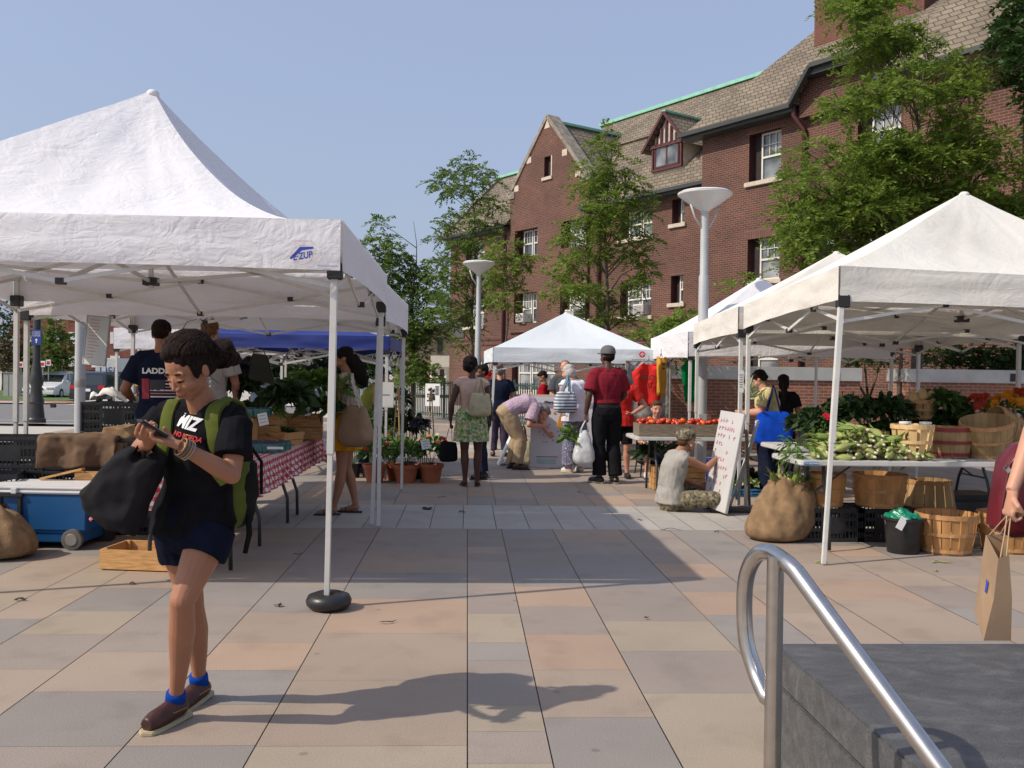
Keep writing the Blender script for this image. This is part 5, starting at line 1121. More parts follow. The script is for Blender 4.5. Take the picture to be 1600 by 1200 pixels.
def pint(label,x,y,z,grp,first=[]):
    if not first:
        t=thing('pint_box',label,'punnet',(x,y,z),group=grp); m=MB()
        m.loft([[V((a*r,b*r,zz)) for a,b in ((-1,-1),(1,-1),(1,1),(-1,1))] for r,zz in ((.042,0),(.058,.075),(.054,.075),(.040,.006))],caps=False); m.box((0,0,.004),(.08,.08,.006)); 
        for s in (-1,1):
            for k in range(5): m.box((-.04+.02*k,s*.052,.04),(.006,.01,.07)); m.box((s*.052,-.04+.02*k,.04),(.01,.006,.07))
        m.build('box',m_teal,t); m=MB()
        for i in range(6):
            for j in range(6): m.ell((-.042+.017*i+random.uniform(-.003,.003),-.042+.017*j,.07+random.uniform(-.004,.008)),.0095,n=6,k=4)
        m.build('berries',m_berry,t,smooth=True); first.append(t); return t
    return dup(first[0],(x,y,z),random.uniform(-.1,.1),label,grp)
for i in range(5):
    for j in range(2): pint('small teal pint box of blueberries in the raised row behind the backpack',-2.36+.125*i,8.55+.13*j,1.035,'teal pint boxes raised on the crates')
for i in range(4):
    for j in range(3): pint('small teal pint box of blueberries on the gingham cloth beside the backpack',-2.02+.12*i+.03*j,8.0+.125*j,.762,'teal pint boxes on the gingham cloth')
s9=9.2/FOC
for (u,v,ru,rv,mt,nm,lab,n,Y,l,w_) in ((450,622,36,20,m_kale,'collard_heap','dark collards heaped on the slatted crate',330,9.0,(.08,.17),.6),(425,645,22,7,m_greens,'light_greens','small light greens in front of the dark collards',120,8.8,(.05,.1),.3),(498,604,44,16,m_greens,'squash_greens','long green vegetables piled high at the centre of the left stall',300,9.5,(.14,.26),.28),(505,640,36,14,m_herb,'leafy_greens','leafy greens under the shopper hand',200,9.5,(.08,.16),.5),(515,583,30,14,m_purple,'purple_kale','purple grey kale raised in front of the shopper face',300,10.0,(.06,.13),.7),(545,600,20,12,m_kale,'kale_bunch','dark kale bunch behind the near tent leg',120,10.1,(.06,.12),.7),(375,605,26,18,m_kale,'dark_greens','dark leafy plants right of the man in the white tee shirt',260,10.5,(.08,.16),.6),(395,575,20,14,m_purple,'dark_greens','grey purple leaves above the dark plants',150,10.6,(.06,.13),.7),(385,640,18,8,m_kale,'dark_greens','low dark leaves behind the teal pints',100,9.6,(.06,.12),.6)):
    c=px(u,v,Y); s=Y/FOC; heap(nm,lab,'greens',[(c,(ru*s,.2,rv*s))],mt,n,l,w_,.35,.5)
# cucumbers in the tilted box; tags
m_cuke=M('cucumber_skin',(.03,.08,.015),.4,var=.3)
for k in range(7):
    t=MB(); L=.16; t.tube([(-L/2,0,0),(-L*.3,.004,.006),(0,.006,.008),(L*.3,.004,.006),(L/2,0,0)],[.006,.02,.022,.02,.006],10); o=t.build('cucumber',m_cuke,smooth=True); o.location=(-1.86+.035*k,8.94+.01*k,.93-.008*k); o.rotation_euler=(0,.25,1.2+.1*k); tag(o,'dark cucumber in the tilted wooden box','cucumber','cucumbers in the tilted box')
def pricetag(label,u,v,Y,w_,h_,tilt=0,lines=3,bd=None,txt=None,behind=.01):
    c=P(u,v,Y); t=thing('paper_sign',label,'sign',tuple(c)); Rm=Matrix.Rotation(R_(tilt),3,'Y'); m=MB(); m.box((0,0,0),(w_,.003,h_),Rm); m.build('sheet',m_paper,t); m=MB()
    for k in range(lines):
        zz=h_*(.30-.55*k/max(1,lines-1)) if lines>1 else 0; L=w_*random.uniform(.45,.75); m.box(Rm@V((0,-.0025,zz)),(L,.001,h_*.045),Rm)
    m.build('writing',M('pencil_grey',(.25,.25,.27),.8,var=0),t); return t
pricetag('paper price tag hanging on the leftmost wooden crate',411,655,8.42,.085,.11,-12)
pricetag('small paper tag on the crate behind the tilted box',480,643,9.3,.06,.08,-8)
pricetag('white card lying among the teal pint boxes',430,700,7.75,.13,.02,0,1)
# left foreground: crates, cooler, sacks
gi='black plastic crates stacked under the big white tent'
cl={}
k=0
for (x,y,n,z0) in ((-4.6,8.55,3,0),(-3.98,8.5,3,0),(-3.36,8.45,3,0),(-3.38,9.3,4,0),(-2.8,8.5,3,0)):
    for j in range(n):
        nm={0:'lowest',1:'second',2:'third',3:'topmost'}[j]; st={-4.6:'leftmost stack at the frame edge',-3.98:'stack just right of the rear tent leg',-3.36:'stack under the brown burlap cloth',-3.38:'taller rear stack topped with white papers',-2.8:'stack nearest the produce table'}[x]
        plastic_crate(f'{nm} black crate of the {st}',x,y,z0+j*.285,.6,.4,.28,R_(random.uniform(-3,3)),gi)
plastic_crate('black crate with a raised corner standing at far left in front of the stacks',-4.02,8.02,.0,.5,.36,.28,R_(12),gi); plastic_crate('upper black crate at far left, tilted above the cooler corner',-4.02,8.02,.29,.5,.36,.28,R_(16),gi)
# burlap cloth draped on the crates
def drape(label,x,y,z,L,W,dl,df,mat,seed=0):
    m=MB(); N=54; ex=.16
    def fn(a,b):
        X=(a-.5)*(L+2*dl); Yv=(b-.5)*(W+2*df); dx=max(abs(X)-L/2,0); dy=max(abs(Yv)-W/2,0); cx_=max(-L/2,min(L/2,X)); cy_=max(-W/2,min(W/2,Yv)); d=math.hypot(dx,dy); dd=max(dx,dy)
        w=.03*noise.noise(V((X*4,Yv*4,seed)))+.03*math.sin(X*19+seed+2*noise.noise(V((X*2,Yv*2,0))))*min(1,dy*6)+.012*noise.noise(V((X*17,Yv*17,seed)))
        sx=1 if X>0 else -1; sy=1 if Yv>0 else -1
        if d>0: return V((cx_+sx*(dx/d)*(.03+w+.10*dd),cy_+sy*(dy/d)*(.03+w+.10*dd),-dd*(.93+.12*noise.noise(V((X*5,0,seed))))+.02+.02*w))
        return V((X,Yv,.02+w*.9+.012*math.sin(X*9)))
    m.grid(fn,N,N); o=m.build('burlap_cloth',mat,smooth=True,fix=False); md=o.modifiers.new('t','SOLIDIFY'); md.thickness=.008; baked(o); o.location=(x,y,z); return tag(o,label,'cloth')
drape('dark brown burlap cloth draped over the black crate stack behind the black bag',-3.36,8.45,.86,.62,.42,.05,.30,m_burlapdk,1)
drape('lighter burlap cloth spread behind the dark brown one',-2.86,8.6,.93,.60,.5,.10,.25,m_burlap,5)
# white papers in top crate
m=MB(); m.grid(lambda a,b:V((-3.62+.46*a,9.12+.3*b,1.15+.07*abs(noise.noise(V((a*4,b*4,2))))*2+.05*math.sin(a*5))),20,16); o=m.build('crumpled_paper',m_paper,smooth=True,fix=False); md=o.modifiers.new('t','SOLIDIFY'); md.thickness=.003; baked(o); tag(o,'crumpled white paper bags lying in the topmost rear crate','paper bag')
# cooler
ck=thing('cooler','blue wheeled cooler with a white lid beneath the crates at left','cooler',(-3.42,7.85,0),R_(-4))
m_cool=M('cooler_blue',(.012,.09,.25),.4,var=.1,vs=3); m_coolw=M('cooler_white',(.68,.68,.68),.4,var=.05)
m=MB(); m.loft([[V((a*x_,b*y_,z)) for a,b in ((-1,-1),(1,-1),(1,1),(-1,1))] for x_,y_,z in ((.36,.19,.05),(.37,.20,.14),(.395,.215,.15),(.41,.225,.44))]); m.build('body',m_cool,ck,bevel=.025,smooth=40)
m=MB(); m.bb(-.425,.425,-.24,.24,.445,.475); m.bb(-.42,.42,-.235,.235,.477,.51); m.build('lid',m_coolw,ck,bevel=.012,smooth=40)
m=MB(); m.box((-.17,-.245,.47),(.05,.02,.05)); m.build('latch',m_coolw,ck,bevel=.006)
for x in (-.29,-.13): m=MB(); m.box((x,-.232,.25),(.035,.02,.40)); m.build('handle_rail',m_blackpl,ck,bevel=.005)
m=MB(); m.box((-.21,-.24,.435),(.22,.02,.03)); m.box((-.21,-.236,.06),(.2,.025,.04)); m.build('handle',m_blackpl,ck,bevel=.005)
for y in (-.235,.2): 
    m=MB(); m.tube([(.30,y-.02,.085),(.30,y-.017,.085),(.30,y+.025,.085),(.30,y+.03,.085)],[.065,.083,.083,.065],24); wo=m.build('wheel',M('wheel_grey',(.12,.11,.10),.7),ck,smooth=40)
    m=MB(); m.tube([(.30,y-.026,.085),(.30,y-.018,.085)],[.045,.05],18); m.build('hub',m_foot,wo)
    m=MB()
wood_crate('small wooden box end showing behind the cooler lid',-3.12,8.08,.30,.36,.12,.28,boards=1)
m=MB(); m.bb(-3.3,-2.98,7.98,8.1,0,.30); tag(m.build('black_carton',m_blackpl,bevel=.01),'black carton holding up the small wooden box behind the cooler','box')
m=MB(); m.box((0,0,0),(.36,.07,.02),Matrix.Rotation(R_(-14),3,'Y')); o=m.build('wood_offcut',m_woodbox,bevel=.003); o.location=(-3.4,8.02,.565); tag(o,'short bare plank lying on the cooler lid','plank')
wood_crate('shallow pine box with a knot, empty on the paving under the produce table',-2.30,7.0,.004,.62,.40,.15,rz=R_(-8),boards=1)
sack('slumped brown burlap sack on the paving at the left frame edge',-3.62,7.30,.32,.25,.40,m_burlap,4,open_=False)
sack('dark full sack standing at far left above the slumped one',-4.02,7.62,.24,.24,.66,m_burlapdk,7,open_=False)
# hanging whiteboard
wb=thing('whiteboard','whiteboard of red writing hanging under the tent beside the pale column','whiteboard',tuple(P(151,532,9.4)))
c=P(151,532,9.4); m=MB(); Rm=Matrix.Rotation(R_(5),3,'Y')@Matrix.Rotation(R_(-22),3,'Z'); m.box((0,0,0),(.27,.012,.47),Rm); m.build('board',M('board_white',(.50,.53,.52),.4,var=.08),wb)
m=MB()
for x in (-.137,.137): m.box(Rm@V((x,0,0)),(.012,.02,.49),Rm)
for z in (-.24,.24): m.box(Rm@V((0,0,z)),(.28,.02,.012),Rm)
m.build('frame',m_greymetal,wb); m=MB()
for k in range(13):
    L=random.uniform(.08,.14); m.box(Rm@V((-.10+L/2,-.008,.20-.031*k)),(L,.001,.009),Rm)
m.build('writing',M('faded_red_marker',(.5,.30,.30),.7,var=0),wb)
m=MB(); m.cyl((.12,0,.23),(.20,-.05,.45),.003); m.cyl((-.12,0,.25),(-.14,0,.45),.003); m.build('cord',m_blackmetal,wb)
# potted plants by the second tent
m_terra=M('terracotta',(.36,.11,.05),.8,var=.15,vs=6)
def potplant(label,x,y,r,h,ph,flm=None,n=130,nf=8,extra=None):
    t=thing('potted_plant',label,'plant',(x,y,0)); m=MB(); m.lathe([(r*.72,0),(r*.95,h*.8),(r*1.06,h*.8),(r*1.08,h),(r*.96,h),(r*.9,h*.88),(.01,h*.87)],(0,0,0),22); m.build('pot',m_terra,t,smooth=35)
    quads_obj('leaves',broadleaves((0,0,h+ph*.35),(r*1.45,r*1.3,ph*.6),n,(.07,.13),.6,.35,.6),m_potleaf,t)
    m=MB()
    for k in range(7): a=k*.9; m.tube([(0,0,h*.85),(r*.5*math.cos(a),r*.5*math.sin(a),h+ph*.4),(r*math.cos(a),r*math.sin(a),h+ph*.8)],.004,4)
    m.build('stem',m_herb,t)
    if flm:
        q=rng.normal(0,1,(nf,3)); q[:,2]=abs(q[:,2]); q/=np.linalg.norm(q,axis=1,keepdims=True)
        for k in range(nf):
            p=q[k]*np.array([r*1.3,r*1.2,ph*.55])+np.array([0,0,h+ph*.45]); m=MB()
            for j in range(22): a=j*2.4; rr_=.028*math.sqrt(j/22); m.ell((p[0]+rr_*math.cos(a),p[1]-.01+rr_*math.sin(a)*.5,p[2]+rr_*.6*math.sin(a)+.01),.009,n=5,k=4)
            m.build('flower',flm[k%len(flm)],t,smooth=True)
    return t
m_zr=M('zinnia_red',(.50,.015,.02),.6,var=.2); m_zo=M('zinnia_orange',(.75,.16,.01),.6,var=.2); m_zc=M('zinnia_cream',(.65,.60,.35),.6,var=.1)
potplant('terracotta pot of red zinnias just left of the paired tent legs',-1.21,12.45,.15,.24,.42,[m_zr,m_zr],nf=6)
potplant('terracotta pot with orange bloom between the two pairs of tent legs',-.98,12.75,.14,.22,.5,[m_zo],nf=3)
potplant('wide terracotta pot of broad green leaves behind the thin tent leg',-.80,12.45,.17,.24,.40)
potplant('rightmost terracotta pot with red and cream flowers and a price card',-.47,12.5,.165,.25,.42,[m_zr,m_zo,m_zc,m_zr],nf=8)
pricetag('white price card stuck in the rightmost flower pot',665,694,12.2,.115,.13,-12)
for k,(u,v,ru,rv,mt,Y,n) in enumerate(((578,670,20,38,m_potleaf,13.0,260),(608,665,16,34,m_herb,13.1,220),(640,668,20,26,m_kale,13.2,200),(658,662,9,9,m_purple,12.9,90),(552,665,10,22,m_herb,13.0,100),(628,625,6,20,m_kale,13.0,50))):
    c=px(u,v,Y); s=Y/FOC; t=thing('tall_plant',['tall bushy green plant left of the paired tent legs','tall climbing plant behind the paired tent legs','dark leafy plant behind the thin tent leg','dark purple leaved plant above the rightmost pot','green plant behind the shopper','thin dark climber beside the bamboo canes'][k],'plant',(c[0],Y,0)); quads_obj('leaves',broadleaves(c,(ru*s,.18,rv*s),n,(.07,.14),.5,.35,.4),mt,t,world=True)
    m=MB(); 
    for j in range(4): m.tube([(c[0]+.03*j,Y,.02),(c[0]+.02*j,Y,c[2]),(c[0]-.02*j,Y,c[2]+rv*s*.7)],.006,4)
    m.build('stem',m_herb,t,world=True)
    m=MB(); m.lathe([(.09,0),(.12,.2),(.11,.2),(.10,.18),(.01,.18)],(c[0],Y,0),16); m.build('pot',m_blackpl,t,world=True,smooth=35)
m_bamboo=M('bamboo',(.45,.30,.12),.6,var=.2,vs=20)
def canes(label,u,v0,v1,Y,n,sp):
    a=P(u,v0,Y); b=P(u,v1,Y); t=thing('bamboo_canes',label,'plant stakes',(a.x,Y,0))
    for k in range(n):
        an=2*math.pi*k/n; m=MB(); m.cyl((a.x+.01*math.cos(an),Y,a.z),(b.x+sp*math.cos(an),Y+sp*math.sin(an),max(.2,b.z)),.008,.009,6); m.build('cane',m_bamboo,t,world=True)
    m=MB(); m.lathe([(.022,a.z-.09),(.024,a.z-.06)],(a.x,Y,0),8); m.build('tie',m_bamboo,t,world=True)
canes('bundle of bamboo canes tied as a wigwam behind the thin tent leg',622,606,700,12.7,5,.09); canes('pair of bamboo canes in front of the white poster',673,612,690,12.9,3,.05); canes('leaning bamboo canes left of the paired tent legs',585,600,690,13.0,3,.06)
# posters
ps=P(676,617,29.6); t=thing('poster','white poster with black drawing and small print on the green fence','poster',tuple(ps)); w_,h_=24*29.6/FOC/2,35*29.6/FOC/2
Rf=Matrix.Rotation(R_(-57.5),3,'Z'); Rf=Matrix.Rotation(R_(-20),3,'Z')
m=MB(); m.box((0,0,0),(w_*2,.01,h_*2),Rf); m.build('sheet',m_paper,t)
m=MB(); rp=random.Random(2)
for k in range(26): m.box(Rf@V((rp.uniform(-.7,.25)*w_,-.012,rp.uniform(-.55,.6)*h_)),(rp.uniform(.02,.09),.002,rp.uniform(.02,.1)),Rf)
for k in range(7): m.box(Rf@V((w_*.62,-.012,h_*(.75-.12*k))),(.12,.002,.025),Rf)
m.build('drawing',m_ink,t)
pricetag('white sheet sign hung between the paired tent legs and bamboo canes',603,617,12.2,.20,.33,0,1); 
pricetag('narrow paper notice taped to the cream tent legs above the easel',1158,596,10.05,.055,.24,0,6)
# black umbrella-like folded bag hung among left plants
t=thing('folded_bag','dark olive folded shopping bag standing among the plants behind the teal pints','bag',px(402,578,10.2)); m=MB(); m.prism([(-.06,.18),(.10,.16),(.19,-.16),(-.10,-.10)],(0,0,0),(1,0,0),(0,0,1),(0,.06,0)); m.build('bag',M('olive_black',(.03,.028,.015),.7),t,bevel=.01); m=MB(); m.tube([(-.05,.03,.17),(-.03,.03,.24),(.05,.03,.24),(.08,.03,.16)],.006,5); m.build('handle',m_blackmetal,t)
pricetag('blank white card among flowers at the back of the left stall',418,602,10.4,.05,.12,0,0)
# paper bag on the table edge etc
# ================================================================ handrail and granite block
rl=thing('handrail','brushed steel handrail with a looped end rising beside the granite block','handrail',(.8,2.3,0))
def smooth_path(pts,n=8):
    out=[]; p=[V(q) for q in pts]; p=[p[0]*2-p[1]]+p+[p[-1]*2-p[-2]]
    for i in range(1,len(p)-2):
        for k in range(n):
            t_=k/n; out.append(.5*((2*p[i])+(p[i+1]-p[i-1])*t_+(2*p[i-1]-5*p[i]+4*p[i+1]-p[i+2])*t_*t_+(3*p[i]-p[i-1]-3*p[i+1]+p[i+2])*t_**3))
    out.append(p[-2]); return out
pA=P(1212,870,2.3)
rail=[P(1196,1088,2.34),P(1180,1050,2.39),P(1166,1000,2.42),P(1163,940,2.43),P(1168,895,2.42),P(1184,866,2.39),P(1206,864,2.34),P(1231,880,2.27)]
m=MB(); m.tube([P(1213,1100,2.31)]+smooth_path(rail,7)+[P(1244,893,2.24),P(1480,1215,1.86),P(1700,1510,1.62)],.0212,20,up=V((1,0,0))); m.build('rail',m_steel,rl,world=True,smooth=50)
m=MB(); pb=P(1209,1200,2.3); m.cyl((pA.x,2.3,-.0),(pA.x,2.3,pA.z),.0212,n=24); m.build('post',m_steel,rl,world=True,smooth=50)
m=MB(); m.lathe([(.05,0),(.05,.008),(.03,.015)],(pA.x,2.3,0),20); m.build('base_flange',m_steel,rl,world=True)
def granite():
    m_,n,b,N,L=nodes('grey_granite'); tc=N('ShaderNodeTexCoord'); mp=N('ShaderNodeMapping'); mp.inputs['Scale'].default_value=(2.2,3.6,3.6); mp.inputs['Rotation'].default_value=(0,0,.25); L(tc.outputs['Object'],mp.inputs[0])
    t1=N('ShaderNodeTexNoise'); t1.inputs['Scale'].default_value=3; t1.inputs['Detail'].default_value=12; t1.inputs['Roughness'].default_value=.7; t1.inputs['Distortion'].default_value=.6; L(mp.outputs[0],t1.inputs[0])
    r=N('ShaderNodeValToRGB'); e=r.color_ramp.elements; e[0].position=.3; e[0].color=(.055,.056,.058,1); e[1].position=.8; e[1].color=(.155,.153,.15,1); q=e.new(.52); q.color=(.085,.086,.088,1); L(t1.outputs[0],r.inputs[0])
    t2=N('ShaderNodeTexNoise'); t2.inputs['Scale'].default_value=160; L(tc.outputs['Object'],t2.inputs[0]); r2=N('ShaderNodeValToRGB'); r2.color_ramp.elements[0].position=.35; r2.color_ramp.elements[0].color=(.75,.75,.75,1); r2.color_ramp.elements[1].position=.7; r2.color_ramp.elements[1].color=(1.25,1.25,1.25,1); L(t2.outputs[0],r2.inputs[0])
    mx=N('ShaderNodeMix'); mx.data_type='RGBA'; mx.blend_type='MULTIPLY'; mx.inputs[0].default_value=1; L(r.outputs[0],mx.inputs[6]); L(r2.outputs[0],mx.inputs[7]); L(mx.outputs[2],b.inputs['Base Color']); b.inputs['Roughness'].default_value=.55
    bp=N('ShaderNodeBump'); bp.inputs['Strength'].default_value=.4; bp.inputs['Distance'].default_value=.006; L(t1.outputs[0],bp.inputs['Height']); L(bp.outputs[0],b.inputs['Normal']); return m_
m_gran=granite()
gb=thing('granite_block','low grey veined granite block at the bottom right corner of the picture','stone block',(2.2,2.5,0))
m=MB(); m.bb(1.17,4.2,.4,3.46,.315,.45); m.build('top_slab',m_gran,gb,world=True,bevel=.008)
m=MB(); m.bb(1.172,4.2,.4,3.455,0,.308); m.build('base_slab',m_gran,gb,world=True,bevel=.005)
# litter on the paving
def litter(label,u,v,L,az,mat,curl=.3,w=.01):
    g=G(u,v); m=MB(); pts=[V((L*(t-.5),.2*L*math.sin(t*5+u),.006+.012*abs(math.sin(t*4+v)))) for t in (0,.2,.4,.6,.8,1)]; m.tube(pts,[w*.3,w,w*.8,w,w*.7,w*.2],5,sq=.5); o=m.build('fallen_leaf',mat,smooth=True); o.location=(g.x,g.y,0); o.rotation_euler=(0,0,az); tag(o,label,'litter')
m_twig=M('dry_leaf',(.07,.05,.035),.9)
for lb,u,v,L,az,w in (('bent dry twig on the paving right of the black foot weight',606,974,.1,.1,.006),('dark leaf scrap on the light paving band',668,796,.11,.2,.03),('small dark scrap on the light band near the green skirted woman',722,801,.07,0,.012),('corn silk strand beside the cream tent foot',1283,880,.10,.5,.014),('pale corn leaf shred right of the table leg',1470,880,.16,.1,.012),('dark fallen stem on the paving left of the burlap sack',1048,829,.22,-.05,.006),('dark scrap at the edge of the light band behind the sack',1120,832,.06,.5,.01),('dry leaf near the phone woman heel at left',32,939,.07,.6,.012),('small dry leaf in the tent shadow',207,914,.04,.3,.01),('tiny leaf on the pale slab near the tent weight',435,948,.06,.2,.006),('flat round stain coloured leaf by the weight',437,948,.035,1,.012),('dry shred on the shaded paving beside the gingham table',465,868,.07,.7,.006),('dark scrap beside the maroon shirted man shoe',905,770,.05,.3,.008),('little twig on the centre paving beyond the light band',690,778,.12,.1,.006),('corn scrap near the basket',1460,893,.1,.9,.006),('small scrap in front of the seated artist',1000,814,.05,.2,.01),('speck of leaf on the big near slab',1010,968,.03,.2,.007)):
    litter(lb,u,v,L,az,m_twig if 'corn' not in lb else m_husk2,w=w)
# ================================================================ people
def skinmat(n,c): return M(n,c,.5,var=.07,vs=9,sub=.08,spec=.35,bump=.05,bs=150)
sk_light=skinmat('skin_light',(.50,.26,.17)); sk_tan=skinmat('skin_tan',(.34,.155,.088)); sk_brown=skinmat('skin_brown',(.13,.055,.032)); sk_dark=skinmat('skin_dark',(.085,.038,.024)); sk_pink=skinmat('skin_pink',(.55,.27,.19))
m_lip=M('lip',(.36,.09,.075),.45,var=.05); m_lipdk=M('lip_dark',(.10,.035,.03),.5,var=.05); m_dark=M('lash',(.03,.016,.011),.9,var=0,spec=.02); m_eyew=M('eye_white',(.5,.47,.44),.3,var=0)
def hairmat(n,c,c2): return M(n,c,.65,var=.5,vs=30,stretch=(6,6,1.2),bump=.6,bs=90,tint=c2,spec=.10)
h_black=hairmat('black_hair',(.014,.010,.009),(.006,.005,.005)); h_brown=hairmat('brown_hair',(.10,.055,.028),(.05,.03,.018)); h_sand=hairmat('sandy_hair',(.20,.11,.05),(.10,.055,.03)); h_white=hairmat('white_hair',(.50,.48,.44),(.30,.28,.25)); h_grey=hairmat('grey_hair',(.22,.20,.18),(.12,.11,.10)); h_dkbr=hairmat('dark_brown_hair',(.018,.010,.008),(.007,.0045,.004))
def cloth_m(n,c,var=.12,rough=.95,**k): return M(n,c,rough,var=var,vs=9,bump=.25,bs=240,spec=.06,**k)
def pattern(n,base,spots,sc=22,thr=(.45,.55),rough=.9):
    m,nn,b,N,L=nodes(n); tc=N('ShaderNodeTexCoord'); cur=None
    rgb=N('ShaderNodeRGB'); rgb.outputs[0].default_value=(*base,1); cur=rgb.outputs[0]
    for i,c in enumerate(spots):
        mp=N('ShaderNodeMapping'); mp.inputs['Location'].default_value=(i*3.3,i*1.7,0); L(tc.outputs['Object'],mp.inputs[0]); t=N('ShaderNodeTexNoise'); t.inputs['Scale'].default_value=sc*(1+.3*i); t.inputs['Detail'].default_value=1; L(mp.outputs[0],t.inputs[0])
        r=N('ShaderNodeValToRGB'); r.color_ramp.elements[0].position=thr[0]+.06; r.color_ramp.elements[1].position=thr[1]+.04; L(t.outputs[0],r.inputs[0]); mx=N('ShaderNodeMix'); mx.data_type='RGBA'; L(r.outputs[0],mx.inputs[0]); L(cur,mx.inputs[6]); mx.inputs[7].default_value=(*c,1); cur=mx.outputs[2]
    L(cur,b.inputs['Base Color']); b.inputs['Roughness'].default_value=rough; return m
Z=V((0,0,1))
DEF=dict(pel=(0,0,.94),wai=(0,.005,1.09),che=(0,0,1.28),nek=(0,-.01,1.47),hed=(0,.02,1.635),
 shR=(.175,0,1.425),elR=(.235,-.02,1.14),wrR=(.255,.06,.90),hiR=(.085,0,.91),knR=(.10,.02,.49),anR=(.11,-.02,.085),
 shL=(-.175,0,1.425),elL=(-.235,-.02,1.14),wrL=(-.255,.06,.90),hiL=(-.085,0,.91),knL=(-.10,.02,.49),anL=(-.11,-.02,.085),
 toR=(.18,1,0),toL=(-.18,1,0),hf=(0,1,-.05),hu=(0,.05,1),hdR=(0,.1,-1),hdL=(0,.1,-1),cuR=.6,cuL=.6,pnR=(-1,0,0),pnL=(1,0,0))
def rot_basis(f,u):
    f=V(f).normalized(); u=V(u); r=f.cross(u).normalized(); u=r.cross(f); return Matrix((r,f,u)).transposed()
def lerp3(a,b,t): return a*(1-t)+b*t
def ring(c,s,f,rw,rd,n=20,sq=2.3):
    o=[]
    for j in range(n):
        a=-2*math.pi*j/n; ca,sa=math.cos(a),math.sin(a); k=(abs(ca)**sq+abs(sa)**sq)**(-1/sq); o.append(c+s*rw*ca*k+f*rd*sa*k)
    return o
def torso(mb,J,b,fem,g,z0=0,z1=8,s=1,sh_=True):
    hs=(J['hiR']-J['hiL']).normalized(); ss=(J['shR']-J['shL']).normalized()
    p,w_,c,n_,h=J['pel'],J['wai'],J['che'],J['nek'],J['hed']; up0=(w_-p).normalized()
    hw,ww,cw=(.178,.132,.150) if fem else (.165,.148,.165)
    L=[(p-up0*.13*s,.120*b,.095*b,0),(p-up0*.05*s,hw*b*1.0,.125*b,0),(p+up0*.02*s,hw*b,.122*b,.1),(lerp3(p,w_,.6),(hw*.4+ww*.6)*b,.108*b,.3),(w_,ww*b,.102*b,.5),(lerp3(w_,c,.5),(ww+cw)/2*b,.110*b,.8),(c,cw*b,.118*b*(1.05 if fem else 1),1),(lerp3(c,n_,.45),.165*b,.105*b,1),(lerp3(c,n_,.75),.150*b,.085*b,1),(lerp3(c,n_,.92),.10,.065,1),(n_,.062,.060,1),(lerp3(n_,h,.35),.052,.055,1)]
    rings=[]
    for i,(q,rw,rd,t) in enumerate(L):
        if i<z0 or i>z1+3: continue
        a=L[max(i-1,0)][0]; e=L[min(i+1,len(L)-1)][0]; d=(e-a).normalized(); sd=lerp3(hs,ss,t); sd=(sd-d*sd.dot(d)).normalized(); f=d.cross(sd)
        rings.append(ring(q,sd,f,rw*s+g,rd*s+g))
    mb.loft(rings)
    ff=((c-w_).normalized()).cross(ss)
    if not sh_: return ff
    if fem:
        for k in (-1,1): mb.ell(c+ss*k*.070*s+ff*.062*s-V((0,0,.01)),(.064*s*b+g*.7,.056*s*b+g*.7,.064*s*b+g*.7),n=14,k=8)
    for k in ('R','L'):
        sh=J['sh'+k]; mb.ell(lerp3(sh,c,.12),(.064*s*b+g,)*3,n=14,k=8); mb.tube([lerp3(n_,sh,.1)-V((0,0,.02*s)),lerp3(n_,sh,.55)-V((0,0,.008*s)),sh],[.048*s+g,.052*s+g,.056*s+g],12)
    return ff
def hand(mb,w,d,nrm,side,s=1.0,curl=.6,fr=.0085,tight=1.0):
    d=V(d).normalized(); nrm=V(nrm); nrm=(nrm-d*nrm.dot(d)).normalized(); side=V(side); side=(side-d*side.dot(d)-nrm*side.dot(nrm)).normalized()
    rr=[]
    for t,hw,ht in ((-.012,.026,.020),(.015,.030,.017),(.05,.039,.015),(.085,.040,.012)): rr.append(ring(w+d*t*s+nrm*(.004*curl)*s,side,nrm,hw*s,ht*s,14))
    mb.loft(rr)
    for k,(o,L) in enumerate(((.030,.070),(.010,.078),(-.011,.072),(-.030,.056))):
        p=w+d*.082*s+side*o*s; q=[p-d*.015*s,p]; ang=0; dd=d
        for seg,fr_ in ((.42,.55),(.32,1.0),(.26,.75)):
            ang+=curl*fr_*tight*(1+.12*k); dv=(d*math.cos(ang)+nrm*math.sin(ang)); p=p+dv*L*seg*s; q.append(p)
        mb.tube(q,[fr*1.05*s,fr*1.05*s,fr*s,fr*.92*s,fr*.75*s],10)
    p=w+d*.022*s+side*.028*s; q=[p,p+(d*.7+side*.7+nrm*.25)*.032*s]; q.append(q[-1]+(d*.85+side*.25*(1-curl)+nrm*(.25+.5*curl)).normalized()*.028*s); q.append(q[-1]+(d*.8-side*.15*curl+nrm*(.3+.5*curl)).normalized()*.022*s)
    mb.tube(q,[.014*s,.012*s,.0105*s,.008*s],10)
def limb(mb,a,b,prof,g=0,n=14,t1=1.0,bulge=None):
    pts=[];r=[]
    for t,rad in prof:
        if t>t1+1e-6: break
        q=a.lerp(b,t); 
        if bulge: q=q+bulge*math.sin(math.pi*t)
        pts.append(q); r.append(rad+g)
    if len(pts)<2 or prof[len(pts)-1][0]<t1-1e-3:
        for i in range(len(prof)-1):
            if prof[i][0]<=t1<=prof[i+1][0]: k=(t1-prof[i][0])/(prof[i+1][0]-prof[i][0]); pts.append(a.lerp(b,t1)); r.append(prof[i][1]*(1-k)+prof[i+1][1]*k+g); break
    mb.tube(pts,r,n)
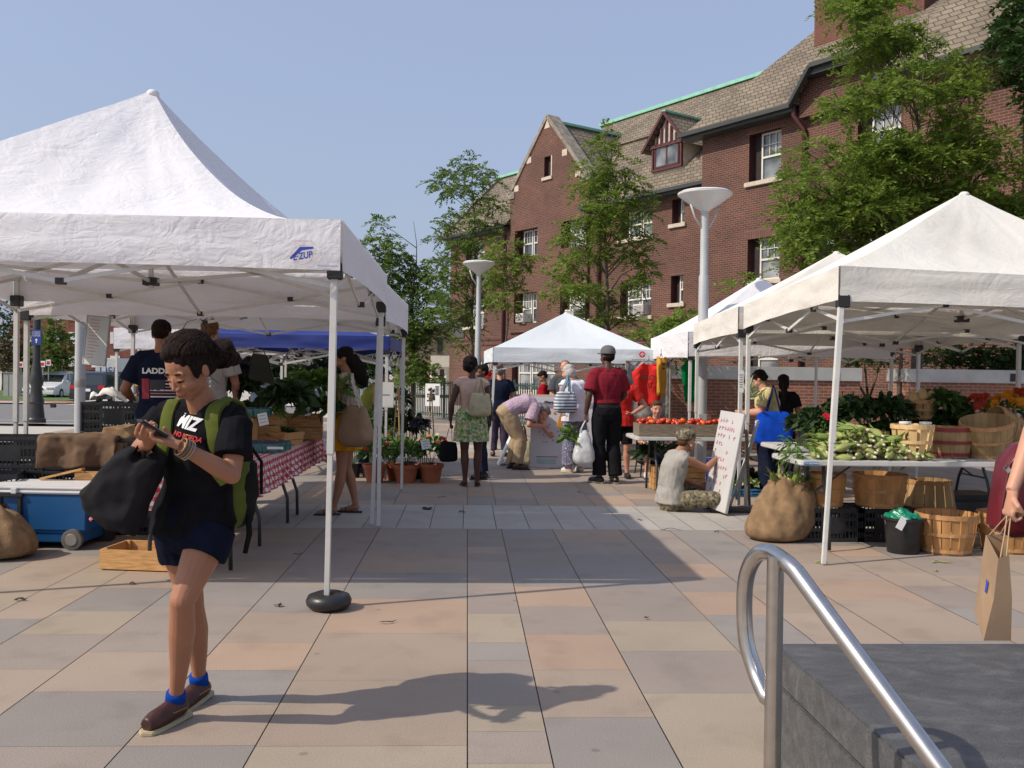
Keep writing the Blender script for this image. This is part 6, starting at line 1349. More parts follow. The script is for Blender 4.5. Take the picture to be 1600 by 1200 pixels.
def head_geo(mb,c,Rm,s,fem):
    E=lambda p,r: mb.ell(c+Rm@(V(p)*s),tuple(x*s for x in r),Rm,n=20,k=14)
    E((0,-.012,.032),(.076,.094,.086)); E((0,.02,-.018),(.060 if fem else .064,.071,.084)); E((0,.046,-.080 if fem else -.082),(.023 if fem else .036,.031,.024 if fem else .028)); E((0,.018,-.064),(.044 if fem else .058,.053,.032 if fem else .036))
    for k in (-1,1):
        E((k*.036,.055,-.028),(.026,.028,.028)); E((k*.030,.071 if fem else .074,.022),(.024,.012,.010)); E((k*.031,.070,.002),(.015,.014,.011)); E((k*.077,-.006,-.006),(.009,.017,.026)); E((k*.081,-.010,.004),(.006,.013,.014)); E((k*.011,.094,-.031),(.009,.010,.008))
    P_=lambda *p: c+Rm@(V(p)*s)
    nf=.80 if fem else 1.0; mb.tube([P_(0,.082,.012),P_(0,.091,-.006),P_(0,.100 if fem else .106,-.026),P_(0,.094,-.036)],[.007*s*nf,.0085*s*nf,.0125*s*nf,.008*s*nf],10)
    E((0,.086,-.056),(.021,.011,.0060)); E((0,.085,-.065),(.018,.012,.0072)); E((0,.076,-.048),(.028,.014,.016))
def paint_face(o,c,Rm,s,fem=True,down=False,par=None):
    me=o.data; inv=Rm.transposed(); n=len(me.polygons); mi=np.zeros(n,'i'); ce=np.empty(n*3,'f'); me.polygons.foreach_get('center',ce); ce=ce.reshape(-1,3)
    q=(ce-np.array(c,'f'))@np.array(inv,'f').T/s
    def reg(p,r,k): 
        m_=(((q-np.array(p))/np.array(r))**2).sum(1)<1; mi[m_]=k
    reg((0,.098,-.0575),(.0225,.02,.0052),1); reg((0,.096,-.0655),(.0185,.02,.0062),1); reg((0,.10,-.0610),(.022,.02,.0014),2)
    for k in (-1,1):
        reg((k*.031,.09,.0265),(.020,.03,.0055),2)
        if down: reg((k*.031,.085,-.004),(.0175,.02,.0045),2)
        else: reg((k*.031,.085,.001),(.0155,.02,.0062),3); reg((k*.031,.085,.001),(.006,.02,.0062),2); reg((k*.031,.085,.0065),(.0165,.02,.002),2)
        reg((k*.007,.11,-.040),(.0035,.01,.003),2)
    me.polygons.foreach_set('material_index',mi)
def hair_geo(style,c,Rm,s):
    mb=MB(); E=lambda p,r: mb.ell(c+Rm@(V(p)*s),tuple(x*s for x in r),Rm,n=20,k=14); Pp=lambda *p: c+Rm@(V(p)*s)
    if style=='short': E((0,-.022,.052),(.084,.095,.080)); E((0,-.050,.005),(.072,.062,.060)); E((0,.035,.085),(.058,.045,.035))
    elif style=='receding': E((0,-.034,.040),(.081,.088,.078)); E((0,-.055,-.005),(.070,.052,.055))
    elif style=='afro': E((0,-.03,.060),(.100,.108,.100)); E((0,-.065,.010),(.088,.070,.075))
    elif style=='curly': E((0,-.02,.055),(.092,.100,.082)); E((0,-.060,.005),(.080,.062,.070)); E((0,.040,.085),(.065,.045,.035))
    elif style=='bob': E((0,-.02,.052),(.090,.100,.082)); E((0,-.055,-.02),(.088,.062,.085)); E((.062,-.005,-.02),(.03,.05,.07)); E((-.062,-.005,-.02),(.03,.05,.07))
    elif style=='long': E((0,-.022,.052),(.088,.099,.080)); E((0,-.06,-.03),(.085,.06,.10)); mb.tube([Pp(0,-.06,0),Pp(0,-.085,-.13),Pp(0,-.09,-.26),Pp(0,-.08,-.36)],[.08*s,.088*s,.08*s,.04*s],14,sq=.55,up=Rm@V((1,0,0)))
    elif style=='bun': E((0,-.026,.056),(.088,.098,.090)); E((0,-.055,.008),(.082,.070,.068)); E((-.058,-.122,.002),(.056,.052,.060)); E((-.09,-.13,.02),(.03,.03,.03)); E((-.075,-.145,-.035),(.030,.030,.030)); E((0,.004,.100),(.060,.064,.040)); E((.018,.030,.092),(.040,.042,.026)); E((.070,-.002,.036),(.014,.046,.050)); E((-.070,-.002,.036),(.014,.046,.050)); E((.070,.030,.012),(.008,.016,.040)); E((-.069,.030,.016),(.008,.014,.036))
    return mb
def arrange(J,s): 
    out={}
    for k,v in DEF.items(): out[k]=v
    out.update(J)
    for k in list(out):
        if hasattr(out[k],'__len__'): out[k]=V(out[k])*(s if k in('pel','wai','che','nek','hed','shR','elR','wrR','hiR','knR','anR','shL','elL','wrL','hiL','knL','anL') else 1)
    return out
UA=[(0,.052),(.25,.052),(.55,.046),(.85,.040),(1,.038)]; FA=[(0,.038),(.25,.041),(.6,.033),(1,.025)]
TH=[(0,.088),(.2,.090),(.5,.078),(.8,.062),(1,.054)]; CA=[(0,.052),(.15,.053),(.32,.057),(.6,.045),(.85,.033),(1,.033)]
def person(label,x,y,rz,H,skin,J={},b=1.0,fem=False,hair=('short',None),clothes=(),shoes=None,voxel=.0085,sandal=False,down=False,group=None,armr=1.0,legr=1.0,hs=1.0,z=0.0,bare_feet=False,sole=None,earscale=1):
    s=H/1.75; J=arrange(J,s); t=thing('person',label,'person',(x,y,z),R_(rz),group)
    mb=MB(); ff=torso(mb,J,b,fem,0,s=s)
    mb.tube([J['nek']-V((0,0,.03*s)),lerp3(J['nek'],J['hed'],.6)],[.058*s,.052*s],14)
    for k,sg in (('R',1),('L',-1)):
        sc=lambda P_,m_: [(a,r*s*b*m_) for a,r in P_]
        limb(mb,J['sh'+k],J['el'+k],sc(UA,armr)); limb(mb,J['el'+k],J['wr'+k],sc(FA,armr)); mb.ell(J['el'+k],(.039*s*b*armr,)*3,n=12,k=8)
        limb(mb,J['hi'+k],J['kn'+k],sc(TH,legr),n=16); 
        kd=(J['an'+k]-J['kn'+k]).normalized(); back=-(V(J['to'+k]).normalized()); back=(back-kd*back.dot(kd))
        limb(mb,J['kn'+k],J['an'+k],sc(CA,legr),n=16,bulge=back*.012*s); mb.ell(J['kn'+k],(.054*s*b*legr,)*3,n=14,k=10)
        d=J['hd'+k]; hand(mb,J['wr'+k]+(V(d).normalized()*.015*s),d,J['pn'+k],J.get('th'+k,V((0,1,.1))),s*.98,J['cu'+k])
        an=J['an'+k]; td=V(J['to'+k]).normalized(); dn=J.get('dn'+k,V((0,0,-1)))
        mb.tube([an-td*.035*s+dn*.04*s,an+dn*.02*s+td*.01*s,an+td*.07*s+dn*.045*s,an+td*(.13 if (sandal or not shoes) else .12)*s+dn*.055*s,an+td*(.175 if (sandal or not shoes) else .145)*s+dn*.056*s],[.030*s,.036*s,.031*s,.026*s,.016*s],12)
    Rm=rot_basis(J['hf'],J['hu']); hsz=s*hs
    head_geo(mb,J['hed'],Rm,hsz,fem)
    dk=skin in (sk_brown,sk_dark)
    o=remeshed(mb,'body',[skin,m_lipdk if dk else m_lip,m_dark,m_eyew],t,voxel,1); paint_face(o,J['hed'],Rm,hsz,fem,down)
    if hair[0]:
        hm=hair_geo(hair[0],J['hed'],Rm,hsz); remeshed(hm,'hair',hair[1],t,max(voxel*.8,.004),1,wrinkle={'afro':.012,'curly':.012,'bun':.004}.get(hair[0],.006),wscale=28 if hair[0] in('afro','curly') else 18,seed=len(label),aniso=(1.6,1.6,.5) if hair[0] not in ('afro','curly') else (1,1,1))
    for cl in clothes:
        kind,mat=cl[0],cl[1]; kw=cl[2] if len(cl)>2 else {}; m2=MB(); g=kw.get('g',.012)
        if kind=='top':
            torso(m2,J,b,fem,g,kw.get('lo',1),7,s)
            # cut neck rings: keep below the neck
            if kw.get('hem'): 
                p=J['pel']; up0=(J['wai']-p).normalized(); hs_=(J['hiR']-J['hiL']).normalized(); f0=up0.cross(hs_); m2.loft([ring(p-up0*kw['hem']*s,hs_,f0,.178*b*s+g+.012,.135*b*s+g+.008),ring(p+up0*.03*s,hs_,f0,.172*b*s+g+.006,.128*b*s+g),ring(lerp3(p,J['wai'],.9),hs_,f0,.145*b*s+g+.004,.108*b*s+g)])
            if kw.get('sl',.5)>0:
                for k in ('R','L'):
                    sl=kw.get('sl',.5); prof=[(0,.058*s*b+g),(.3,.060*s*b+g*1.1),(.6,.060*s*b+g*1.6),(1,.052*s*b+g*2)]
                    limb(m2,J['sh'+k],J['el'+k],prof,0,t1=min(1,sl))
                    if sl>1: limb(m2,J['el'+k],J['wr'+k],[(0,.045*s+g),(.5,.04*s+g),(1,.034*s+g)],0,t1=sl-1); m2.ell(J['el'+k],(.045*s+g,)*3,n=12,k=8)
        elif kind=='pants':
            e=kw.get('len',1.95)
            hs_=(J['hiR']-J['hiL']).normalized(); torso(m2,J,b,fem,g,0,0,s,False)
            for k in ('R','L'):
                limb(m2,J['hi'+k],J['kn'+k],[(a,r*s*b*legr*1.05+g*(1+.6*a)) for a,r in TH],0,16,t1=min(1,e))
                if e>1: limb(m2,J['kn'+k],J['an'+k],[(a,max(r*1.08,.046)*s*b+g*1.7+kw.get('flare',0)*a) for a,r in CA],0,16,t1=e-1); m2.ell(J['kn'+k],(.060*s*b+g*1.3,)*3,n=14,k=10)
        elif kind=='skirt':
            p=J['pel']; hs_=(J['hiR']-J['hiL']).normalized(); f0=Z.cross(hs_); fl=kw.get('flare',.05); L_=kw.get('len',.42); N=40; rr=[]
            for i in range(9):
                tt=i/8; zz=.13*(1-tt)-L_*tt; rw=(.145 if i==0 else .178+.0*tt)*b*s+g+fl*tt; rd=(.11 if i==0 else .132)*b*s+g+fl*tt*.8; R0=ring(p+Z*zz*s,hs_,f0,rw,rd,N,2.1)
                rr.append([q+(q-(p+Z*zz*s)).normalized()*(.014*tt*math.sin(j*2*math.pi/N*kw.get('folds',9))) for j,q in enumerate(R0)])
            m2.loft(rr)
        vx=kw.get('vox',voxel); oc=remeshed(m2,kw.get('name',{'top':'shirt','pants':'trousers','skirt':'skirt'}[kind]),mat,t,vx,3 if vx<.007 else 2,wrinkle=kw.get('wr',.006),wscale=kw.get('ws',11),seed=len(label)+len(kind),aniso=(1,1,.7))
        if kind=='top': t['_c']=1; top_obj=oc
        if kw.get('cut'):
            pass
    if shoes:
        for k in ('R','L'):
            an=J['an'+k]; td=V(J['to'+k]).normalized(); m3=MB(); dn=J.get('dn'+k,V((0,0,-1)))
            if sandal:
                sd=td.cross(Z).normalized(); q=[an+td*a*s+sd*w*s+V((0,0,-an.z+.008 if abs(dn.z+1)<.01 else 0)) for a,w in ((-.07,.022),(0,.032),(.10,.042),(.18,.034),(.205,0),(.18,-.034),(.10,-.036),(0,-.03),(-.07,-.022))]
                m3.loft([[p+V((0,0,-.007)) for p in q],[p+V((0,0,.010)) for p in q]]); m3.build('sandal',shoes,t)
                m4=MB(); base=an+td*.10*s; m4.tube([base+sd*.04*s-Z*(an.z-.012),base+sd*.02*s-Z*(an.z-.055*s),base-sd*.02*s-Z*(an.z-.055*s),base-sd*.038*s-Z*(an.z-.012)],.006,6); m4.build('sandal_strap',shoes,t)
            else:
                m3.tube([an-td*.055*s+dn*.05*s,an-td*.03*s+dn*.035*s,an+td*.01*s+dn*.03*s,an+td*.07*s+dn*.042*s,an+td*.125*s+dn*.047*s,an+td*.170*s+dn*.052*s],[.030*s,.043*s,.046*s,.045*s,.043*s,.030*s],14)
                so_=remeshed(m3,'shoe',shoes,t,.006,2)
                sd=td.cross(-dn).normalized(); q=[(a,w) for a,w in ((-.085,.015),(-.08,.03),(0,.039),(.12,.047),(.17,.040),(.196,0),(.17,-.040),(.12,-.045),(0,-.038),(-.08,-.03),(-.085,-.015))]
                m3=MB(); m3.loft([[an+td*a*s+sd*w*s+dn*(an.z if abs(dn.z+1)<.01 else .085*s)-dn*.002 for a,w in q],[an+td*a*s+sd*w*s+dn*((an.z if abs(dn.z+1)<.01 else .085*s)-.022*s) for a,w in q]]); m3.build('sole',sole or m_blackpl,so_,bevel=.004)
    if '_c' in t: del t['_c']
    return t,J
def W(t,p): return t.matrix_basis@V(p)
def hat_cap(t,J,mat,s,brim=True,backwards=False):
    Rm=rot_basis(J['hf'],J['hu']); c=J['hed']; m=MB(); q=lambda x,y,z:c+Rm@(V((x,y,z))*s)
    m.loft([[q(.089*r*math.cos(a),-.012+.103*r*math.sin(a),z) for a in (2*math.pi*j/24 for j in range(24))] for r,z in ((1.0,.045),(1.01,.07),(.93,.105),(.72,.132),(.4,.148),(.05,.153))]); o=m.build('cap',mat,t,smooth=50)
    m=MB(); m.loft([[q(x,y,.050-.012*abs(x/.07)**2+dz) for x,y in ((-.078,.045),(-.07,.10),(-.045,.145),(0,.16),(.045,.145),(.07,.10),(.078,.045))] for dz in (-.003,.003)]); m.build('brim',mat,o,smooth=40); return o
def tote(name,label,c,wd,ht,th,mat,top,group=None,rz=0,slump=.1,hmat=None,cat='bag',handle_w=.008,seed=1,hh=None,topw=None):
    """bag hanging below c (top centre of the bag); straps run up to the point top"""
    t=thing(name,label,cat,tuple(c),rz,group); m=MB(); N=28; rr=[]
    for i in range(11):
        q=i/10; zz=-ht*q; w=(wd*(.42+.10*math.sin(q*2.4)) if q<.98 else wd*.36) if topw is None else wd*(topw+(.54-topw)*min(1,q*1.5)**.8 if q<.9 else .40 if q<.98 else .22); d=th*(.18+.42*math.sin(min(1,q*1.25)*math.pi/2)) if q<.98 else th*.4
        rr.append([V((w*ca,d*sa,zz+(.02*math.sin(3*a+seed)*slump*(1-q)))) for a,ca,sa in ((a,abs(math.cos(a))**.6*(1 if math.cos(a)>0 else -1),abs(math.sin(a))**.7*(1 if math.sin(a)>0 else -1)) for a in (2*math.pi*j/N for j in range(N)))])
    m.loft(rr); o=m.build('bag_body',mat,t,smooth=50); md=o.modifiers.new('s','SUBSURF'); md.levels=1; md.render_levels=1; baked(o)
    for v in o.data.vertices: 
        p=v.co; v.co=p+v.normal*(.012*noise.noise(V((p.x*9+seed,p.y*9,p.z*7)))+.006*noise.noise(V((p.x*24,p.y*24,p.z*20))))
    inv=t.matrix_basis.inverted(); tp=inv@V(top)
    for k in (-1,1):
        m=MB(); m.tube([(-wd*.2,k*th*.14,-.03),(tp.x-.02,tp.y*.8+k*.01,tp.z*.75),(tp.x,tp.y+k*.006,tp.z),(tp.x+.02,tp.y*.8+k*.01,tp.z*.75),(wd*.2,k*th*.14,-.03)],handle_w,6,sq=.5); m.build('strap',hmat or mat,t,smooth=True)
    return t
# ---------------------------------------------------------------- woman walking with a phone
GO=V((-1.13,3.85,0))
def gj(u,v,Y): return P(u,v,Y)-GO
Jg=dict(pel=gj(303,812,3.87),wai=gj(308,760,3.84),che=gj(314,695,3.79),nek=gj(318,636,3.75),hed=gj(297,578,3.665),
 shR=gj(262,652,3.83),elR=gj(219,700,3.80),wrR=gj(232,692,3.55),hiR=gj(277,820,3.90),knR=gj(300,945,3.98),anR=gj(311,1066,4.13),
 shL=gj(370,660,3.69),elL=gj(362,742,3.60),wrL=gj(283,698,3.47),hiL=gj(333,822,3.82),knL=gj(285,938,3.70),anL=gj(274,1094,3.89))
Jg={k:v/(1.64/1.75) for k,v in Jg.items()}
Fg=V((-.40,-.915,0)); 
Jg.update(toL=(-.45,-.9,-.02),toR=(-.35,-.9,-.1),hf=(-.50,-.70,-.54),hu=(-.30,-.42,.84),hdL=(-.95,-.10,.34),hdR=(.30,-.85,.32),pnL=(.1,-.15,1),pnR=(.3,.2,1),cuL=.75,cuR=.85,thL=(-.1,.6,.75),thR=(-.2,.1,.95))
m_tee=cloth_m('black_tee',(.010,.010,.012),.3); m_navyshort=cloth_m('navy_shorts',(.008,.010,.022),.25); m_boat=M('brown_leather',(.05,.016,.012),.45,var=.3,vs=18,bump=.3,bs=60); m_solew=M('cream_sole',(.45,.38,.24),.7,var=.1); m_sock=cloth_m('blue_sock',(.008,.05,.28)); m_gum=M('lace_leather',(.30,.14,.05),.7)
girl,J=person('young woman in a black MIZ tee shirt and navy shorts walking and reading her phone',GO.x,GO.y,0,1.64,sk_tan,Jg,b=.95,fem=True,hair=('bun',h_dkbr),down=True,voxel=.0042,hs=1.08,armr=1.02,legr=1.03,
 clothes=[('top',m_tee,dict(lo=1,sl=.66,g=.015,hem=.035,wr=.012,ws=9)),('pants',m_navyshort,dict(len=.40,g=.013,wr=.007,ws=10,name='shorts'))],shoes=m_boat,sole=m_solew)
Rg=rot_basis(J['hf'],J['hu']); hs_=1.64/1.75*1.08
for k in ('R','L'):
    an=J['an'+k]; kd=(J['kn'+k]-an).normalized(); m=MB(); m.tube([an-kd*.02,an+kd*.035,an+kd*.045],[.041,.040,.036],16); m.build('sock',m_sock,girl,smooth=True)
    td=V(J['to'+k]).normalized(); sd=td.cross(Z).normalized()
    m=MB()
    for j in range(3): c=an+td*(.055+.022*j)+Z*(-.012-.012*j); m.tube([c+sd*.022-Z*.008,c+Z*.004,c-sd*.022-Z*.008],.003,5)
    m.tube([an-td*.02+sd*.042-Z*.03,an+td*.05+sd*.040-Z*.03,an+td*.07+sd*.018-Z*.012],.0035,5); m.tube([an-td*.02-sd*.042-Z*.03,an+td*.05-sd*.040-Z*.03,an+td*.07-sd*.018-Z*.012],.0035,5); m.build('shoelace',m_gum,girl,smooth=True)
def strands(n,J,Rg,s,mat,par):
    m=MB(); C=V((0,-.026,.056)); R0=V((.0905,.101,.0925)); rs=random.Random(6); bun=V((-.05,-.105,.0))
    for i in range(n):
        ph=rs.uniform(-1.75,1.75); el=.62-.42*abs(ph)/1.75-.25*(abs(ph)/1.75)**3+rs.uniform(-.05,.08)
        a=V((math.sin(ph)*math.cos(el),math.cos(ph)*math.cos(el),math.sin(el))); b=(bun-C); b=V((b.x/R0.x+rs.uniform(-.3,.3),b.y/R0.y,b.z/R0.z+rs.uniform(-.3,.5))).normalized()
        lift=V((math.sin(ph)*.5,0,.9)); off=rs.uniform(1.0,1.035); pts=[]
        for k in range(9):
            t=k/8; d=(a*(1-t)+b*t+lift*(.75*math.sin(math.pi*t))).normalized(); w=off+.012*math.sin(t*9+i); pts.append(J['hed']+Rg@((C+V((d.x*R0.x,d.y*R0.y,d.z*R0.z))*w)*s))
        m.tube(pts,[.0012]+[.0021]*7+[.001],4)
    for i in range(90):
        a0=rs.uniform(0,6.28); tl=rs.uniform(-1,1); pts=[]
        for k in range(7):
            a=a0+k*.55; r=.049+rs.uniform(0,.004); r*=1.12; pts.append(J['hed']+Rg@(V((-.060+r*math.cos(a),-.126+.050*math.sin(a)*tl,.0+.060*math.sin(a)*(1-.3*abs(tl))))*s))
        m.tube(pts,.0018,4)
    for i in range(26):
        ph=rs.uniform(-1.9,1.9); d=V((math.sin(ph),math.cos(ph)-.3,rs.uniform(.2,1))).normalized(); p=C+V((d.x*R0.x,d.y*R0.y,d.z*R0.z)); q=V((rs.uniform(-.02,.02),-.03,rs.uniform(.0,.02))); m.tube([J['hed']+Rg@((p+q*t+d*.014*t)*s) for t in (0,.5,1.0)],[.0011,.0009,.0005],3)
    return m.build('hair_strands',mat,par)
strands(420,J,Rg,hs_,hairmat('dark_strands',(.035,.022,.016),(.010,.007,.006)),girl)
# wisps of loose hair, earring, bracelets, ring
m=MB()
for (a,b_,c_) in (((.02,-.13,.05),(.03,-.17,.09),(.05,-.18,.13)),((0,-.15,0),(.02,-.18,-.04),(.0,-.17,-.09)),((-.03,-.14,.02),(-.05,-.17,-.03),(-.04,-.15,-.10)),((.02,-.05,.135),(.01,-.09,.16),(.0,-.13,.15)),((-.075,.0,0),(-.078,-.02,-.05),(-.075,-.04,-.09)),((-.02,-.14,.06),(-.03,-.18,.08),(-.06,-.20,.06))):
    m.tube([J['hed']+Rg@(V(p)*hs_) for p in (a,b_,c_)],[.002,.0014,.0006],4)
m.build('hair_wisp',h_dkbr,girl)
m=MB(); e=J['hed']+Rg@(V((-.088,-.004,-.035))*hs_); m.tube([e,e-Z*.012],.0012,4); m.ell(e-Z*.016,(.006,.006,.007),n=8,k=5); m.ell(e-Z*.034,(.0055,.0055,.006),n=8,k=5); m.tube([e-Z*.02,e-Z*.03],.001,4); m.build('earring',M('earring_silver',(.6,.58,.52),.25,metal=.8,var=0),girl,smooth=True)
wl=J['wrL']; dl=(wl-J['elL']).normalized(); 
for i,(o_,r_,c_) in enumerate(((0,.034,(.30,.15,.05)),(-.012,.0345,(.10,.10,.10)),(-.024,.0355,(.35,.22,.08)),(-.034,.036,(.28,.25,.20)))):
    c=wl+dl*o_; a,b_=frame(dl); m=MB(); N=20; pts=[c+(a*math.cos(t_)+b_*math.sin(t_))*r_ for t_ in (2*math.pi*j/N for j in range(N+1))]; m.tube(pts,.0035 if i!=1 else .005,6); 
    if i==0: m.tube([pts[3],pts[3]+V((.02,-.02,.02)),pts[3]+V((.05,-.025,.012))],.003,5); m.tube([pts[3],pts[3]+V((.01,-.02,-.03))],.0025,5)
    m.build('bracelet',M('bracelet_%s'%'abcd'[i],c_,.6),girl,smooth=True)
# backpack
m_pack=cloth_m('olive_backpack',(.095,.115,.025),.2,.8); m_packdk=cloth_m('black_backpack',(.014,.014,.013),.2,.8)
bk=thing('backpack','olive green and black backpack on the back of the woman with the phone','backpack',tuple(GO))
tb_=next(o for o in girl.children if o.name.startswith('shirt')); bv=BVHTree.FromPolygons([v.co[:] for v in tb_.data.vertices],[p.vertices[:] for p in tb_.data.polygons])
back=-Fg; sR=V((-.915,.40,0))
c0=J['che']+back*.17+V((-.055,0.03,-.10)); m=MB(); N=26; rr=[]
for z_,w_,d_ in ((-.27,.08,.05),(-.25,.115,.07),(-.15,.135,.09),(0,.14,.095),(.12,.125,.08),(.19,.09,.06),(.22,.05,.04)): rr.append(ring(c0+Z*z_,sR,back,w_,d_,N,3))
m.loft(rr); remeshed(m,'pack_body',m_pack,bk,.008,2,.008,12,3)
m=MB(); rr=[]
for z_,w_,d_ in ((-.27,.07,.05),(-.25,.118,.085),(-.13,.142,.105),(.0,.138,.09),(.05,.09,.05)): rr.append(ring(c0+back*.055+Z*z_,sR,back,w_,d_,N,3))
m.loft(rr); remeshed(m,'pack_pocket',m_packdk,bk,.008,2,.006,14,5)
def strap_path(pts,wd,mat,nm,th=.014):
    q=smooth_path(pts,6); surf=[]
    for p in q:
        h=bv.ray_cast(p+Fg*.3,-Fg,.6); surf.append((h[0]+Fg*.006) if h[0] else p)
    surf=[surf[0]]+[(surf[i-1]+surf[i]*2+surf[i+1])/4 for i in range(1,len(surf)-1)]+[surf[-1]]
    m=MB(); rings=[]
    for i,p in enumerate(surf):
        d=(surf[min(i+1,len(surf)-1)]-surf[max(0,i-1)]).normalized(); s_=d.cross(Fg).normalized(); f_=s_.cross(d).normalized()
        if f_.dot(Fg)<0: f_=-f_
        rings.append([p+s_*wd/2-f_*.008,p+s_*wd/2+f_*th*.6,p+s_*wd*.2+f_*th,p-s_*wd*.2+f_*th,p-s_*wd/2+f_*th*.6,p-s_*wd/2-f_*.008])
    m.loft(rings); return m.build(nm,mat,bk,smooth=50)
shL,shR=J['shL'],J['shR']; nk=J['nek']
aL=lerp3(nk,shL,.62); aR=lerp3(nk,shR,.62)
strap_path([aL+Z*.055,aL+Fg*.06+Z*.0,aL+Fg*.08-Z*.09,aL+Fg*.08-Z*.17-sR*.01,aL+Fg*.04-Z*.25-sR*.05],.062,m_pack,'strap')
strap_path([aR+Z*.05,aR+Fg*.06+Z*.0,aR+Fg*.08-Z*.09,aR+Fg*.07-Z*.17+sR*.02],.055,m_pack,'strap')
for a in (aL,aR):
    m=MB(); m.tube([a+Z*.045+Fg*.03,a+Z*.068-Fg*.02,a+Z*.05-Fg*.09,a-Z*.02-Fg*.14],[.026,.028,.028,.026],10,sq=.4,up=Fg); m.build('strap_yoke',m_pack,bk,smooth=True)
m=MB(); m.tube([c0-sR*.15+back*.02-Z*.2,c0-sR*.17-Z*.28,c0-sR*.15+Z*(-.36)],[.012,.012,.010],6,sq=.3); m.tube([c0-sR*.16+Z*.1,c0-sR*.19+Z*.02+back*.05,c0-sR*.17-Z*.12+back*.08],.007,6); m.build('loose_webbing',m_packdk,bk,smooth=True)
# shirt print
rt=-sR; upv=(J['nek']-J['wai']).normalized()
bvw=BVHTree.FromPolygons([(v.co+GO)[:] for v in tb_.data.vertices],[p.vertices[:] for p in tb_.data.polygons])
c=P(269,662,3.60); text('MIZ',.070,m_whiteprint,girl,'shirt_print',c,(rt+Z*-.22).normalized(),(Z+rt*.22),.004,bold=.003,wrap=bvw,ext=.11,shear=.25)
c=P(270,684,3.60); text('NO RUEDA',.028,m_redink,girl,'shirt_print',c,(rt+Z*-.20).normalized(),(Z+rt*.2),.004,bold=.0008,wrap=bvw,ext=.135,shear=.3)
# phone and bag
hp=J['wrL']+V(J['hdL']).normalized()*.10+GO+V((.0,-.02,.035))
ph=thing('phone','dark phone with a bright edge held in both hands by the walking woman','phone',tuple(hp)); m=MB(); Rp=rot_basis(V((-.55,-.45,.45)),V((.35,.25,.8))); m.box((0,0,0),(.062,.118,.009),Rp); m.build('case',m_blackpl,ph,bevel=.004); m=MB(); m.box(Rp@V((0,0,.0052)),(.054,.100,.001),Rp); m.build('screen',M('phone_screen',(.35,.37,.40),.1,var=0),ph)
m_bag=cloth_m('black_bag_fabric',(.020,.019,.021),.2,.75)
bg_=thing('shopping_bag','large soft black bag hanging from the forearm of the woman with the phone','bag',(0,0,0)); poly=[(197,700),(184,706),(150,744),(126,770),(133,792),(152,812),(170,830),(214,838),(232,792),(250,745),(262,715),(240,706),(222,716),(210,700)]
cen=P(195,775,3.66); m=MB(); front=[];rr=[]
pts=[P(u,v,3.66) for u,v in poly]
for k,(sc_,dy) in enumerate(((.55,-.085),(.86,-.07),(1.0,-.02),(1.0,.03),(.86,.075),(.55,.09))): rr.append([cen+(p-cen)*sc_+V((0,dy,0)) for p in pts])
m.loft(rr); m.build
o=remeshed(m,'bag_body',m_bag,bg_,.008,3,.014,9,4)
m=MB(); m.tube([P(205,712,3.63),P(222,690,3.62),P(232,680,3.66),P(240,706,3.68)],.009,6,sq=.5); m.tube([P(225,716,3.60),P(226,688,3.60),P(236,680,3.62),P(248,712,3.62)],.009,6,sq=.5); m.build('handle',m_bag,bg_,smooth=True)
bg_.location=tuple(cen); 
for ch_ in bg_.children: ch_.data.transform(Matrix.Translation(-cen))
# ---------------------------------------------------------------- crowd
m_navyt=cloth_m('navy_tee',(.012,.016,.035)); m_whitet=cloth_m('white_tee',(.55,.53,.50),.05); m_jean=cloth_m('dark_jeans',(.02,.025,.05)); m_khaki=cloth_m('khaki',(.36,.27,.17)); m_blk=cloth_m('black_trousers',(.012,.012,.014)); m_maroon=cloth_m('maroon_shirt',(.20,.018,.03)); m_red=cloth_m('red_tee',(.55,.03,.025)); m_grey=cloth_m('grey_marl',(.33,.31,.28)); m_dgrey=cloth_m('dark_grey_tee',(.07,.075,.08)); m_lilac=pattern('lilac_check_shirt',(.34,.22,.29),[(.48,.38,.46)],90,(.42,.5)); m_pinkt=cloth_m('pink_beige_top',(.55,.38,.30),.08); m_gskirt=pattern('green_floral_skirt',(.22,.34,.10),[(.40,.30,.16),(.08,.20,.05),(.5,.5,.36)],16); m_dots=pattern('navy_dotted_trousers',(.09,.09,.16),[(.40,.40,.48)],75,(.50,.56)); m_wtop=cloth_m('white_blouse',(.68,.66,.70),.04); m_yel=cloth_m('pale_yellow_polo',(.58,.50,.25),.08); m_floral=pattern('pale_floral_top',(.40,.33,.25),[(.15,.13,.12),(.5,.4,.3)],40); m_mustard=cloth_m('mustard_skirt',(.52,.24,.015)); m_lime=cloth_m('lime_tee',(.38,.40,.08)); m_sneak=M('white_sneaker',(.6,.58,.54),.6,var=.1); m_brshoe=M('dark_brown_shoe',(.05,.025,.018),.45); m_blshoe=M('black_shoe',(.015,.015,.015),.45); m_camo=pattern('camouflage',(.14,.12,.07),[(.05,.045,.03),(.25,.21,.14)],26); m_denim=cloth_m('denim_shorts',(.10,.15,.28)); m_capg=cloth_m('grey_cap',(.13,.125,.13))
